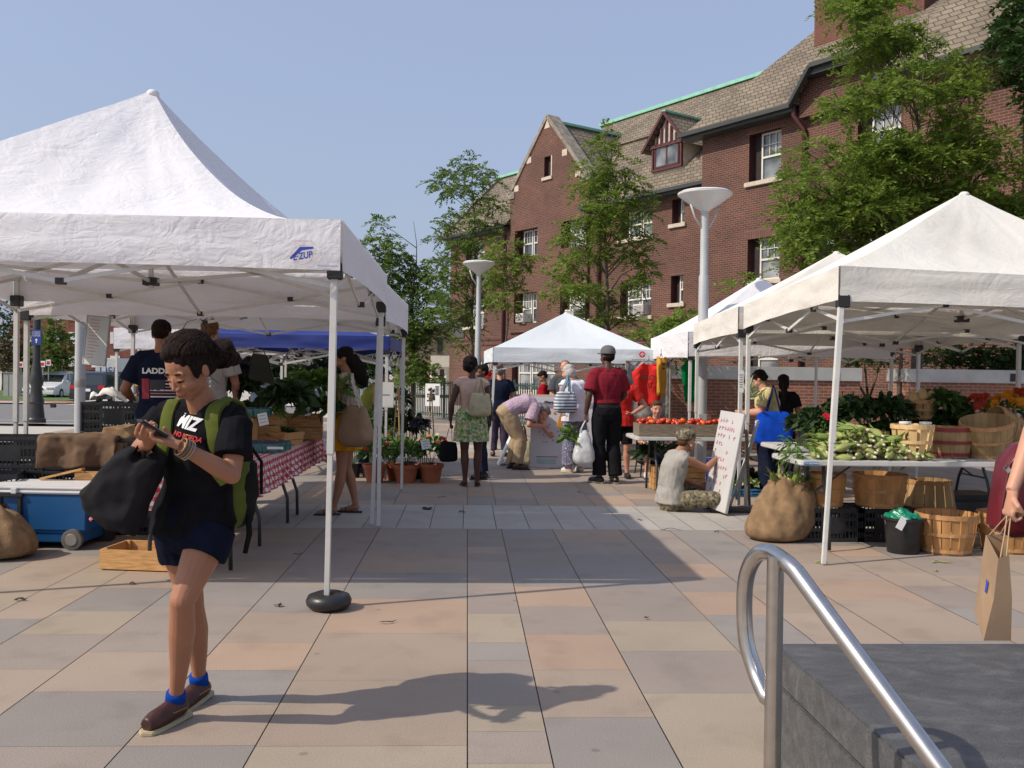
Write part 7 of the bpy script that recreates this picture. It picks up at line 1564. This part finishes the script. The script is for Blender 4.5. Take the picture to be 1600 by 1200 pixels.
# man in navy tee with the flag print
t,J=person('tall man with his back turned in a navy tee shirt printed LADDER and a flag',-2.90,8.98,8,1.91,sk_tan,dict(elL=(-.30,.02,1.16),wrL=(-.27,.22,1.06),hdL=(.2,1,0),elR=(.26,.08,1.18),wrR=(.16,.28,1.10),hdR=(0,1,0),hf=(.15,1,-.35),hu=(0,.3,1)),b=1.08,hair=('short',h_dkbr),clothes=[('top',m_navyt,dict(sl=.72,hem=.05,g=.016)),('pants',m_jean,{})],shoes=m_blshoe)
def backprint(t,strs,flag=False):
    so_=next(o for o in t.children if o.name.startswith('shirt')); mw=t.matrix_basis; bv=BVHTree.FromPolygons([(mw@v.co)[:] for v in so_.data.vertices],[p.vertices[:] for p in so_.data.polygons]); r=mw.to_3x3()@V((1,0,0))
    for s_,sz,ext,dz,mt in strs: text(s_,sz,mt,t,'shirt_print',mw@V((0,-.12,dz)),r,Z,.006,bold=.003,wrap=bv,ext=ext)
    return mw,r,bv
mw,r,bv=backprint(t,[('LADDER',.07,.30,1.44,m_whiteprint)])
def patch(t,mw,bv,x0,x1,z0,z1,mat,off=.006,nm='shirt_print'):
    m=MB()
    def fn(a,b):
        p=mw@V((x0+(x1-x0)*a,-.3,z0+(z1-z0)*b)); d=mw.to_3x3()@V((0,1,0)); h=bv.ray_cast(p,d,.6); return (h[0]-d*off) if h[0] else p+d*.15
    m.grid(fn,8,4); return m.build(nm,mat,t,world=True)
m_fadered=M('faded_red_print',(.30,.03,.05),.8,var=.2)
patch(t,mw,bv,-.15,-.08,1.18,1.37,m_fadered); patch(t,mw,bv,-.075,.06,1.26,1.36,M('print_grey',(.06,.06,.08),.9))
for k in range(6): patch(t,mw,bv,(.065 if k<3 else -.07),.17,1.345-.03*k,1.358-.03*k,m_whiteprint if k%2 else M('pink_print%s'%'abcdef'[k],(.5,.25,.25),.8))
person('tall sandy haired man seen from behind in a plain white tee shirt',-2.80,10.25,-6,2.0,sk_pink,dict(elR=(.25,.03,1.15),wrR=(.20,.18,.98),hdR=(0,1,-.3),elL=(-.25,.05,1.15),wrL=(-.16,.2,1.0),hf=(0,1,-.25)),hair=('short',h_sand),clothes=[('top',m_whitet,dict(sl=.72,hem=.06,g=.018)),('pants',m_khaki,{})],shoes=m_blshoe)
# shopper with the tan bag
t,J=person('woman in a floral sleeveless top and mustard skirt reaching over the vegetables',-1.24,9.62,88,1.70,sk_tan,dict(elR=(.20,.06,1.16),wrR=(.12,.34,1.15),hdR=(-.1,1,-.1),pnR=(0,0,-1),thR=(-1,0,0),elL=(-.20,.10,1.16),wrL=(-.05,.36,1.16),hdL=(.2,1,-.1),pnL=(0,0,-1),thL=(1,0,0),hf=(0,.95,-.4),hu=(0,.35,.95),anR=(.10,-.10,.085),knR=(.1,.0,.49),anL=(-.09,.10,.085)),fem=True,hair=('long',h_black),clothes=[('skirt',m_mustard,dict(len=.26,flare=.03)),('top',m_floral,dict(sl=0,hem=.0,g=.010))],shoes=M('flip_flop',(.03,.02,.02),.6),sandal=True)
m_tanbag=M('tan_canvas_bag',(.30,.20,.12),.8,var=.12); 
tote('shoulder_bag','big soft tan shoulder bag on the shopper beside the tent leg',(-1.10,9.30,1.13),.40,.42,.15,m_tanbag,(-1.16,9.48,1.44),rz=R_(-38),topw=.30,handle_w=.016,hmat=M('cream_strap',(.5,.45,.36),.8))
t,J=person('person in a lime tee shirt bending by the flower stall behind the shopper',-1.48,13.7,-70,1.58,sk_tan,dict(che=(0,.10,1.26),nek=(0,.22,1.42),hed=(0,.30,1.56),shR=(.17,.18,1.39),shL=(-.17,.18,1.39),elR=(.21,.30,1.16),wrR=(.18,.46,1.00),hdR=(0,1,-.6),elL=(-.2,.3,1.16),wrL=(-.15,.46,1.0),hf=(0,1,-.5),hu=(0,.5,1)),fem=True,hair=('short',h_black),clothes=[('top',m_lime,dict(sl=.6,hem=.04)),('pants',m_jean,{})],shoes=m_blshoe)
tote('plastic_bag','limp white plastic bag hanging behind the shopper',(-1.62,13.3,1.15),.20,.50,.10,M('white_film',(.6,.6,.62),.4,trans=.3,bump=.5,bs=20),(-1.6,13.4,1.3))
# woman in green skirt and companion
t,J=person('woman in a pink beige top and green floral skirt seen from behind with a bag',.06,12.07,4,1.655,sk_dark,dict(elL=(-.27,-.03,1.14),wrL=(-.285,.02,.90),elR=(.25,.0,1.13),wrR=(.28,.12,.93),hf=(.75,.65,0),cuL=1.4,knL=(-.085,.03,.49),anL=(-.075,.0,.085),anR=(.085,-.02,.085)),b=1.03,fem=True,hair=('afro',h_black),clothes=[('skirt',m_gskirt,dict(len=.32,flare=.045,folds=11,wr=.006)),('top',m_pinkt,dict(sl=.16,hem=.0,g=.010))],shoes=M('brown_sandal',(.10,.045,.025),.6),sandal=True)
w_=W(t,J['wrL']+V((0,.0,-.07)))
tote('hand_bag','black tote in the left hand of the green skirted woman',(w_.x-.02,w_.y,w_.z-.20),.23,.27,.10,m_blk,tuple(w_))
tote('slouch_bag','cream slouchy bag on the shoulder of the green skirted woman',(.17,11.88,1.22),.27,.31,.12,M('cream_leather',(.42,.36,.22),.6,var=.2,vs=10,bump=.4,bs=20),(.17,11.95,1.40),rz=R_(12),handle_w=.02)
person('dark haired companion whose face shows beside the head of the green skirted woman',.22,12.95,80,1.58,sk_brown,dict(hf=(-.5,.8,-.1)),fem=True,hair=('short',h_black),clothes=[('top',m_dgrey,dict(sl=.5,hem=.05)),('pants',m_jean,{})],shoes=m_blshoe)
person('grey haired man in a navy tee shirt at the pole of the centre tent',.58,16.55,-4,1.60,sk_light,dict(elR=(.26,.04,1.14),wrR=(.22,.22,1.0),hdR=(0,1,0),elL=(-.25,.04,1.14),wrL=(-.2,.2,.98)),b=1.12,hair=('short',h_grey),clothes=[('top',m_navyt,dict(sl=.6,hem=.08,g=.02)),('pants',cloth_m('plum_trousers',(.05,.04,.07)),dict(len=1.9))],shoes=m_brshoe)
t,J=person('person in a bright red cap facing the market behind the navy shirted man',.40,18.0,170,1.50,sk_light,dict(hf=(0,1,-.3)),hair=('short',h_grey),clothes=[('top',m_whitet,dict(sl=.5,hem=.05)),('pants',m_khaki,{})],shoes=m_blshoe)
hat_cap(t,J,m_red,1.5/1.75*1.02)
# bending man
t,J=person('grey haired man in a lilac check shirt bending to point at the display board',.82,14.35,-82,1.74,sk_pink,dict(pel=(0,-.20,.88),wai=(0,-.07,.98),che=(0,.09,1.02),nek=(0,.25,.96),hed=(0,.37,.865),shR=(.17,.20,.95),shL=(-.17,.20,.95),elR=(.22,.10,.70),wrR=(.16,.30,.68),hdR=(0,1,-.1),elL=(-.20,.36,.76),wrL=(-.14,.46,.56),hdL=(0,.8,-.6),hf=(0,.6,-.8),hu=(0,.8,.6),hiR=(.09,-.20,.85),hiL=(-.09,-.20,.85),knR=(.11,.0,.48),knL=(-.11,-.02,.48),anR=(.11,-.05,.085),anL=(-.12,-.10,.085),cuL=.9,cuR=1.3),b=1.10,hair=('short',h_grey),clothes=[('top',m_lilac,dict(sl=.75,lo=2,g=.022,wr=.009)),('pants',m_khaki,dict(g=.018,flare=.012))],shoes=m_brshoe)
# display board
db=thing('display_board','tall white display board with a printed question and small map leaning beneath the centre tent','board',(1.45,14.5,0))
xa,xb=P(829,700,14.55).x,P(928,700,14.55).x; m=MB(); Rb=Matrix.Rotation(R_(-4),3,'X'); m.box(((xa+xb)/2-1.45,.12,.575),(xb-xa,.02,1.15),Rb); m.build('board',M('board_paper',(.64,.63,.68),.7,var=.04,vs=2),db)
m=MB(); m.box(((xa+xb)/2-1.45,.12-.04,1.135),(xb-xa+.01,.03,.03),Rb); m.build('top_rail',M('board_edge',(.50,.45,.38),.7),db)
bc_=V(((xa+xb)/2-1.45,.12,.575)); bq=lambda x,z:bc_+Rb@V((x-(xb-xa)/2,-.0115,z-.575))
text('Where Do You Live?',.055,m_ink,db,'heading',bq(.42,1.03)+V((1.45,14.5,0)),(1,0,0),Rb@Z,.003,ext=.42,bold=.002)
m=MB(); rb_=random.Random(4)
for k in range(26): m.box(bq(rb_.uniform(.1,.75),rb_.uniform(.35,.88)),(.016,.003,.016),Rb)
m.box(bq(.26,.17),(.34,.003,.010),Rb); m.build('sticker_dots',m_ink,db)
m=MB(); m.box(bq(.65,.16),(.22,.002,.16),Rb); m.box(bq(.25,.10),(.3,.002,.08),Rb); m.build('map_print',M('faint_print',(.40,.52,.50),.8,var=.15,vs=12),db)
for x in (xa+.05,xb-.05): m=MB(); m.beam((x-1.45,.16,1.0),(x-1.45,.42,0),.025,.025); m.build('leg',m_greywood,db)
t=thing('orange_bag','orange paper folder held by the white haired woman against the board','folder',(P(882,680,14.2).x,14.25,.86)); m=MB(); m.prism([(-.12,-.20),(-.02,.20),(.10,.20),(.10,-.21)],(0,0,0),(1,0,0),(0,0,1),(0,.03,0)); m.build('folder',M('orange_paper',(.65,.28,.03),.7,var=.1),t,bevel=.005); m=MB(); m.prism([(-.06,-.10),(.0,.12),(.03,.12),(.03,-.10)],(0,-.003,0),(1,0,0),(0,0,1),(0,.003,0)); m.build('marking',M('dark_orange_print',(.35,.14,.03),.8),t)
for k,(u,dx,h,tl) in enumerate(((778,0,.5,24),(790,.05,.42,30))):
    q=G(u,730); m=MB(); m.box((0,0,h/2*.93),(.03,.45,h),Matrix.Rotation(R_(tl),3,'Y')); o=m.build('sign_panel',m_paper); o.location=(q.x+.12,15.0+dx*3,0); tag(o,['large white panel leaning on the ground left of the bending man','smaller white panel leaning under the larger one by the bending man'][k],'panel')
tote('canvas_tote','cream canvas tote with black straps standing left of the display board',(P(818,700,14.7).x,14.75,.44),.24,.43,.14,M('cream_canvas_bag',(.60,.55,.36),.8),(P(818,700,14.7).x,14.75,.66),hmat=m_blk,handle_w=.014)
person('dark haired person in a red top with head bowed behind the display board',1.32,16.0,75,1.52,sk_tan,dict(hf=(-.2,.9,-.6),hu=(0,.5,1)),fem=True,hair=('short',h_black),clothes=[('top',m_red if False else cloth_m('crimson_top',(.30,.01,.02)),dict(sl=.8,hem=.05)),('pants',m_blk,{})],shoes=m_blshoe)
person('man in a dark grey tee shirt, hand on chin, behind the display board',1.66,15.75,170,1.70,sk_pink,dict(elL=(-.2,.18,1.18),wrL=(-.03,.17,1.44),hdL=(.1,-.1,1),pnL=(.2,-1,0),thL=(1,0,0),elR=(.23,.05,1.13),wrR=(.0,.24,1.10),hdR=(-1,.1,0),hf=(.0,.9,-.45),hu=(0,.4,1),cuL=1.2),b=1.1,hair=('receding',h_sand),clothes=[('top',m_dgrey,dict(sl=.7,hem=.06,g=.018)),('pants',m_jean,{})],shoes=m_blshoe)
t,J=person('white haired woman in a white sleeveless blouse and navy dotted trousers at the display board',1.63,13.93,28,1.64,sk_pink,dict(che=(0,.05,1.28),nek=(0,.12,1.45),hed=(-.02,.18,1.60),shR=(.17,.08,1.41),shL=(-.17,.08,1.41),elL=(-.235,.08,1.15),wrL=(-.2,.30,1.05),elR=(.21,.16,1.14),wrR=(.1,.36,1.04),hf=(-.5,.8,-.5),hu=(0,.4,1)),b=1.14,fem=True,hair=('bob',h_white),clothes=[('top',m_wtop,dict(sl=.12,hem=.12,g=.022,wr=.009)),('pants',m_dots,dict(g=.024,flare=.03,len=1.92))],shoes=m_sneak,sole=m_solew)
def stripemat():
    m,n,b,N,L=nodes('striped_canvas'); tc=N('ShaderNodeTexCoord'); sp=N('ShaderNodeSeparateXYZ'); L(tc.outputs['Object'],sp.inputs[0]); a=N('ShaderNodeMath'); a.operation='MULTIPLY'; a.inputs[1].default_value=22; L(sp.outputs[2],a.inputs[0]); f=N('ShaderNodeMath'); f.operation='FRACT'; L(a.outputs[0],f.inputs[0]); g=N('ShaderNodeMath'); g.operation='GREATER_THAN'; g.inputs[1].default_value=.45; L(f.outputs[0],g.inputs[0]); r=N('ShaderNodeMix'); r.data_type='RGBA'; L(g.outputs[0],r.inputs[0]); r.inputs[6].default_value=(.05,.13,.22,1); r.inputs[7].default_value=(.6,.6,.6,1); L(r.outputs[2],b.inputs['Base Color']); b.inputs['Roughness'].default_value=.85; return m
tote('striped_bag','blue and white striped bag on the shoulder of the white haired woman',(P(884,608,13.6).x,13.64,1.22),.34,.32,.15,stripemat(),(P(888,590,13.7).x,13.82,1.45),rz=R_(20),handle_w=.02,hmat=M('dusty_blue',(.10,.20,.28),.8))
t,J=person('tall man in a maroon shirt, black trousers and grey cap seen from behind',1.90,12.55,12,1.83,sk_dark,dict(elL=(-.26,-.04,1.14),wrL=(-.29,.0,.90),hdL=(0,.0,-1),cuL=1.5,elR=(.25,.03,1.15),wrR=(.20,.20,1.02),hdR=(-.3,1,0),hf=(-.35,.95,.02),anL=(-.09,.0,.085),anR=(.10,-.08,.085),toL=(-.5,.9,0),toR=(.1,1,0)),b=1.06,hair=('short',h_black),clothes=[('top',m_maroon,dict(sl=.80,lo=3,g=.020,wr=.008)),('pants',m_blk,dict(g=.016,flare=.02))],shoes=m_blshoe,sole=m_foot)
hat_cap(t,J,m_capg,1.83/1.75*1.04)
m=MB(); Jh=J; p=J['pel']; m.loft([ring(p+Z*zz,V((1,0,0)),V((0,1,0)),.188,.146,24) for zz in (.045,.085)]); m.build('belt',m_blshoe,t)
w_=W(t,J['wrL']+V((0,.0,-.085)))
m_film=M('white_plastic_film',(.72,.74,.74),.3,var=.08,vs=14,trans=.3,bump=.8,bs=16)
tote('carrier_bag','full white plastic bag in the left hand of the maroon shirted man',(w_.x-.02,w_.y,w_.z-.13),.29,.50,.22,m_film,tuple(w_),handle_w=.014,seed=5,topw=.12)
heap('bag_greens','leafy greens poking from the white plastic bag beside the maroon shirted man','greens',[((w_.x-.20,w_.y+.05,w_.z-.25),(.12,.08,.16))],m_greens,70,(.08,.14),.5,.4,.5)
person('woman in a red tee shirt and black shorts with hand on hip',2.20,13.2,172,1.56,sk_pink,dict(elL=(-.38,-.05,1.17),wrL=(-.18,.10,1.04),hdL=(1,.1,-.2),elR=(.25,.0,1.14),wrR=(.2,.14,.96)),b=1.08,fem=True,hair=('short',h_brown),clothes=[('top',m_red,dict(sl=.6,hem=.1,g=.018)),('pants',m_blk,dict(len=.85,g=.011,name='shorts'))],shoes=m_blshoe)
# seated smiling man behind the tomato table
cx,cy=P(1027,650,13.6).x,13.7
person('smiling short haired man sitting low behind the tomato trays',cx,cy,180,1.76,sk_pink,dict(pel=(0,0,.30),wai=(0,.0,.45),che=(0,.0,.63),nek=(0,.01,.80),hed=(0,.05,.965),shR=(.18,.01,.76),shL=(-.18,.01,.76),elR=(.24,.05,.5),wrR=(.15,.25,.45),hdR=(-.5,1,0),elL=(-.24,.05,.5),wrL=(-.15,.25,.45),hdL=(.5,1,0),hiR=(.09,.0,.27),hiL=(-.09,0,.27),knR=(.2,.42,.40),knL=(-.12,.43,.40),anR=(.22,.5,.085),anL=(-.1,.52,.085)),hair=('short',h_brown),clothes=[('top',m_whitet,dict(sl=.6,hem=.02)),('pants',m_denim,dict(len=.8,name='shorts'))],shoes=m_sneak)
cs=thing('camp_chair','low folding chair under the smiling seated man behind the tomato table','chair',(cx,cy,0)); m=MB(); m.bb(-.26,.26,-.3,.16,.17,.195); m.build('seat',m_blk,cs,bevel=.008); m=MB(); m.bb(-.26,.26,.17,.19,.2,.62); m.build('backrest',m_blk,cs,bevel=.008)
for a,b_ in ((-1,-1),(1,-1),(-1,1),(1,1)): m=MB(); m.cyl((a*.25,b_*.2-.05,.18),(a*.27,b_*.24-.05,0),.012,n=8); m.build('leg',m_legsteel,cs)
# hanging tee shirts
def hung_shirt(label,u,v0,w,h,Y,mat,rz=0,prints=()):
    c=P(u,v0,Y); t=thing('hanging_tee_shirt',label,'tee shirt',tuple(c),rz,'tee shirts hung from the white tent'); poly=[(-.16,0),(-.27,-.06),(-.5,-.22),(-.40,-.34),(-.29,-.25),(-.30,-1.0),(.30,-1.0),(.29,-.25),(.40,-.34),(.5,-.22),(.27,-.06),(.16,0),(.08,-.045),(-.08,-.045)]
    bm=bmesh.new(); vs=[bm.verts.new((x*w,0,z*h)) for x,z in poly]; bm.faces.new(vs); bmesh.ops.triangulate(bm,faces=bm.faces); 
    for _ in range(3): bmesh.ops.subdivide_edges(bm,edges=bm.edges,cuts=1,use_grid_fill=True)
    for v in bm.verts: v.co.y=.035*math.sin(v.co.x*22+u)+.02*noise.noise(V((v.co.x*6,v.co.z*4,u)))
    me=bpy.data.meshes.new('shirt'); bm.to_mesh(me); bm.free(); me.materials.append(mat); me.polygons.foreach_set('use_smooth',[True]*len(me.polygons)); o=bpy.data.objects.new('shirt',me); COL.objects.link(o); o.parent=t; md=o.modifiers.new('s','SOLIDIFY'); md.thickness=.03; md.offset=0; baked(o)
    for s_,sz,dz in prints: text(s_,sz,m_ink,t,'shirt_print',(c.x+.02,c.y-.06,c.z+dz),(math.cos(rz),math.sin(rz),0),Z,.012,bold=.001)
    m=MB(); m.tube([(-.14*w,0,-.01),(0,0,.05),(.14*w,0,-.01)],.006,6); m.tube([(0,0,.05),(0,0,.12)],.004,6); m.build('hanger',m_blackmetal,t); return t
hung_shirt('scarlet tee shirt with dark print hung from the white tent beside the gold one',1014,567,.54,.70,14.9,m_red,prints=(('GROW',.11,-.24),('IT',.11,-.37)))
hung_shirt('gold tee shirt with small print hung in front of the scarlet one',1033,557,.50,.62,14.6,cloth_m('gold_cloth',(.50,.25,.04)),rz=R_(62),prints=(('market',.06,-.12),('fresh',.06,-.19)))
hung_shirt('green tee shirt hung behind the larger lamp post',1082,558,.36,.72,14.7,cloth_m('green_cloth',(.0,.19,.055)))
mu=thing('grey_banner','mottled grey cloth banner hung behind the scarlet tee shirt','banner',(P(1005,600,15.6).x,15.6,0)); a=P(978,565,15.6); b_=P(1046,660,15.6); m=MB(); m.grid(lambda p,q:(a.x+(b_.x-a.x)*p,15.6+.05*math.sin(p*9),b_.z+(a.z-b_.z)*q),14,6); o=m.build('cloth',pattern('grey_mural',(.22,.21,.20),[(.36,.35,.34),(.14,.14,.14)],9,(.4,.6)),mu,world=True,smooth=True); md=o.modifiers.new('s','SOLIDIFY'); md.thickness=.01; baked(o)
m=MB(); m.cyl((a.x,15.6,0),(a.x,15.6,a.z+.02),.015); m.cyl((b_.x,15.6,0),(b_.x,15.6,a.z+.02),.015); m.cyl((a.x,15.6,a.z+.01),(b_.x,15.6,a.z+.01),.012); m.build('stand',m_foot,mu,world=True)
# seated artist drawing on the sandwich board
t,J=person('artist in grey tank top and camouflage hat sitting on the paving, drawing',2.24,10.06,-72,1.74,sk_tan,dict(pel=(0,0,.13),wai=(0,-.01,.28),che=(0,.03,.46),nek=(0,.10,.63),hed=(0,.19,.745),shR=(.18,.06,.575),shL=(-.17,.10,.575),elR=(.20,.32,.47),wrR=(.10,.55,.60),hdR=(-.1,.9,.5),pnR=(-.9,.2,-.2),thR=(0,0,1),cuR=1.1,elL=(-.22,.22,.33),wrL=(-.10,.40,.25),hdL=(.4,1,-.2),hiR=(.09,.02,.12),hiL=(-.09,.02,.12),knR=(.34,.34,.16),knL=(-.30,.36,.20),anR=(.05,.48,.09),anL=(-.02,.60,.09),toR=(-1,.2,0),toL=(1,.3,0),hf=(0,1,.0),hu=(0,.0,1)),b=1.0,hair=('short',h_brown),clothes=[('top',m_grey,dict(sl=0,hem=.04,g=.017,wr=.010)),('pants',m_camo,dict(len=1.7,g=.014,wr=.012))],shoes=m_brshoe)
Rm=rot_basis(J['hf'],J['hu']); c=J['hed']; m=MB(); q=lambda x,y,z:c+Rm@V((x,y,z))
m.loft([[q(.096*r*math.cos(a),-.012+.108*r*math.sin(a),z) for a in (2*math.pi*j/28 for j in range(28))] for r,z in ((.97,.035),(1.02,.05),(1.06,.08),(1.0,.115),(.7,.14),(.1,.15))]); hm=m.build('cap',m_camo,t,smooth=50)
m=MB(); m.loft([[q(x,y,.045-.35*(y-.06)*.3+dz) for x,y in ((-.085,.04),(-.075,.10),(-.05,.15),(0,.17),(.05,.15),(.075,.10),(.085,.04))] for dz in (-.003,.004)]); m.build('brim',m_camo,hm)
m=MB(); m.tube([J['hed']+V((.088,.0,-.03)),J['hed']+V((.092,0,-.03))],[.012,.012],14); m.build('ear_plug',m_whiteprint,t)
w_=W(t,J['wrR']+V((-.01,.10,.05))); m=MB(); m.cyl(w_+V((-.05,0,.0)),w_+V((.05,.02,.025)),.006,n=8); tag(m.build('marker_pen',M('green_pen',(.02,.25,.06),.5)),'green marker pen in the raised hand of the seated artist','pen')
eb=thing('sandwich_board','tall white sign board with red handwriting propped on a stand beside the seated artist','sign board',(2.95,10.0,0))
bl,br_,tl_,tr_=P(1103,792,9.95),P(1128,802,9.75),P(1136,648,10.15),P(1160,648,9.97)
def slab3(pts,th,mat,nm,par):
    a,b,c_,d=[V(p) for p in pts]; n_=(b-a).cross(c_-a).normalized()*th; m=MB(); m.add([a,b,c_,d,a+n_,b+n_,c_+n_,d+n_],[(0,1,2,3),(7,6,5,4),(0,4,5,1),(1,5,6,2),(2,6,7,3),(3,7,4,0)]); return m.build(nm,mat,par,world=True,bevel=.004)
bl=V((2.60,10.12,.05)); br_=V((2.715,9.62,.03)); tr_=V((2.95,9.78,1.07)); tl_=bl+(tr_-br_)
slab3((bl,br_,tr_,tl_),-.035,M('sign_white',(.50,.49,.48),.5,var=.04),'board',eb)
nb_=(br_-bl).cross(tl_-bl).normalized(); 
if nb_.x>0: nb_=-nb_
m=MB(); rb_=random.Random(8); rtv=(br_-bl).normalized(); upw=(tl_-bl).normalized()
for row in range(11):
    x=.05
    while x<.40:
        L=rb_.uniform(.015,.05); p=bl+rtv*(x+L/2)+upw*(.12+.085*row+rb_.uniform(-.006,.006))+nb_*.003
        if rb_.random()<.75: m.beam(p-rtv*L/2,p+rtv*L/2+upw*rb_.uniform(-.02,.02),.009,.004); m.beam(p-rtv*L*.3-upw*.02,p-rtv*L*.2+upw*.022,.010,.004)
        x+=L+.02
m.build('handwriting',M('pink_marker',(.50,.22,.25),.7,var=0),eb,world=True)
m=MB(); m.beam(V((3.12,9.85,1.0)),V((3.02,10.25,.1)),.025,.025); m.build('stand_leg',m_greymetal,eb,world=True)
m=MB(); m.beam(V((2.98,9.8,.9)),V((3.2,10.35,.02)),.03,.015); m.build('stand_leg',m_greywood,eb,world=True)
m=MB(); m.box((2.95,9.95,.03),(.62,.16,.045)); m.build('base',M('sandbag_grey',(.10,.095,.09),.9),eb,world=True,bevel=.018)
st=thing('trekking_pole','slanting grey metal pole with a light tip beside the sign board','pole',(3.15,10.3,0)); m=MB(); m.cyl(P(1141,790,10.2),P(1183,660,10.55),.014,n=10); m.build('pole',m_foot,st,world=True); m=MB(); q_=P(1183,660,10.55); m.ell(q_,.025); m.build('tip',m_label,st,world=True)
# woman with the blue tote
t,J=person('woman in a pale yellow polo shirt and navy trousers with a bright blue tote',3.74,11.35,62,1.57,sk_pink,dict(che=(0,.03,1.27),nek=(0,.07,1.45),hed=(0,.14,1.60),elL=(-.22,.08,1.16),wrL=(-.12,.32,1.14),hdL=(.1,1,0),elR=(.22,.10,1.16),wrR=(.14,.33,1.12),hdR=(-.2,1,0),hf=(.0,.85,-.55),hu=(0,.5,1)),b=1.22,fem=True,hair=('curly',h_dkbr),clothes=[('top',m_yel,dict(sl=.72,hem=.10,g=.02)),('pants',cloth_m('navy_trousers',(.012,.016,.035)),dict(g=.02,flare=.02))],shoes=m_sneak,sole=m_solew,armr=1.15)
tote('blue_tote','bright blue tote bag on the shoulder of the yellow shirted woman',(3.68,11.02,1.06),.44,.42,.16,cloth_m('royal_blue_cloth',(.008,.06,.45),.15),(3.72,11.16,1.38),rz=R_(-8),handle_w=.014,hmat=cloth_m('navy_webbing',(.01,.015,.08)))
person('person with long black hair seen from behind beyond the yellow shirted woman',P(1224,600,12.2).x,12.2,-8,1.50,sk_tan,dict(),fem=True,hair=('long',h_black),clothes=[('top',m_blk,dict(sl=.6,hem=.05)),('pants',m_blk,{})],shoes=m_blshoe)
gq=P(1175,625,11.0); heap('leek_bunch','bunch of pale leeks held in front of the yellow shirted woman','leeks',[((gq.x,11.05,gq.z),(.05,.05,.14))],leafmat('leek_leaf',(.22,.28,.10),(.50,.52,.34),.2),40,(.14,.24),.12,.1,1.6)
# woman at the right edge with the paper bag
O=V((2.80,3.85,0))
def ej(u,v,Y): return (P(u,v,Y)-O)
hx=ej(1572,792,3.68)
t,J=person('woman mostly out of frame at right whose bare arm holds a paper bag',O.x,O.y,0,1.74,sk_light,dict(elL=tuple(ej(1625,640,3.78)),wrL=tuple(ej(1580,765,3.69)),hdL=(-.15,0,-1),pnL=(1,0,0),thL=(0,-1,0),cuL=1.35,shL=(-.17,.0,1.42),hf=(0,1,0),toL=(0,1,0),toR=(0,1,0),anL=(-.08,.0,.085)),fem=True,hair=('long',h_brown),clothes=[('top',m_dgrey,dict(sl=.3,hem=.05)),('skirt',m_blk,dict(len=.4))],shoes=m_blshoe,voxel=.006)
m_kraft=M('kraft_paper',(.31,.205,.125),.75,var=.08,vs=5,bump=.15,bs=14)
pb_=thing('paper_bag','brown paper carrier bag with twisted handles hanging from the hand at the right edge','paper bag',tuple(P(1560,900,3.68)))
def pw(u,v,dy=0): return P(u,v,3.68+dy)
m=MB(); T=[pw(1542,838,-.10),pw(1562,872,-.10),pw(1576,838,.02),pw(1552,838,.08)]; B_=[pw(1522,975,-.10),pw(1538,1001,-.10),pw(1579,1001,.02),pw(1566,985,.08)]
T=[pw(1541,836,.10),pw(1569,834,.10),pw(1576,868,-.09),pw(1560,872,-.09)]; B_=[pw(1523,955,.10),pw(1560,960,.10),pw(1579,1001,-.09),pw(1537,1001,-.09)]
M1=[lerp3(a,b,.5)+V((.004*k,.0,0)) for k,(a,b) in enumerate(zip(T,B_))]
m.loft([B_,M1,T],caps=False); m.add(B_,[(0,1,2,3)]); o=m.build('bag',m_kraft,pb_,world=True,fix=False); md=o.modifiers.new('s','SOLIDIFY'); md.thickness=.002; baked(o)
hp=W(t,J['wrL']+V((-.01,0,-.10)))
for (a,b_) in ((T[0],T[1]),(T[3],T[2])): m=MB(); m.tube([lerp3(a,b_,.2),lerp3(a,hp,.6)+V((0,0,0)),hp+V((-.008,0,0)),hp+V((.008,0,0)),lerp3(b_,hp,.6),lerp3(a,b_,.8)],.0028,6); m.build('handle',M('paper_cord',(.40,.28,.15),.8),pb_,world=True)
lc=lerp3(T[3],B_[3],.35)+V((.0,-.004,0)); m=MB(); mid=[lerp3(lerp3(T[0],T[3],.55),lerp3(B_[0],B_[3],.55),q) for q in (.42,.56)]; nn=V((-1,-.15,0)).normalized()*.004; m.add([mid[0]+nn+V((.0,-.012,0)),mid[0]+nn+V((0,.0,.01)),mid[1]+nn+V((0,.0,0)),mid[1]+nn+V((0,-.014,0))],[(0,1,2,3)]); m.build('sticker',m_logo,pb_,world=True,fix=False)
rp_=thing('red_purse','glossy dark red handbag hanging beside the arm at the right edge','handbag',tuple(P(1570,760,3.8))); m=MB(); pl=[(1585,695),(1566,720),(1552,800),(1550,826),(1575,838),(1640,838),(1640,700),(1600,690)]; cc=P(1585,765,3.86); pp=[P(u,v,3.86) for u,v in pl]
m.loft([[cc+(p-cc)*k+V((0,dy,0)) for p in pp] for k,dy in ((.85,-.06),(1,-.04),(1,.05),(.85,.07))]); m.build('body',M('red_leather',(.10,.006,.010),.35,var=.2,vs=6,bump=.2,bs=20),rp_,world=True,bevel=.012,smooth=50); m=MB(); m.tube([P(1603,700,3.84),P(1612,640,3.84),P(1640,560,3.84)],.008,6); m.build('strap',M('red_strap',(.12,.008,.012),.4),rp_,world=True); m=MB(); q_=P(1574,733,3.79); m.box(q_,(.03,.004,.02),Matrix.Rotation(.8,3,'Y')); m.build('buckle',m_chrome,rp_,world=True)
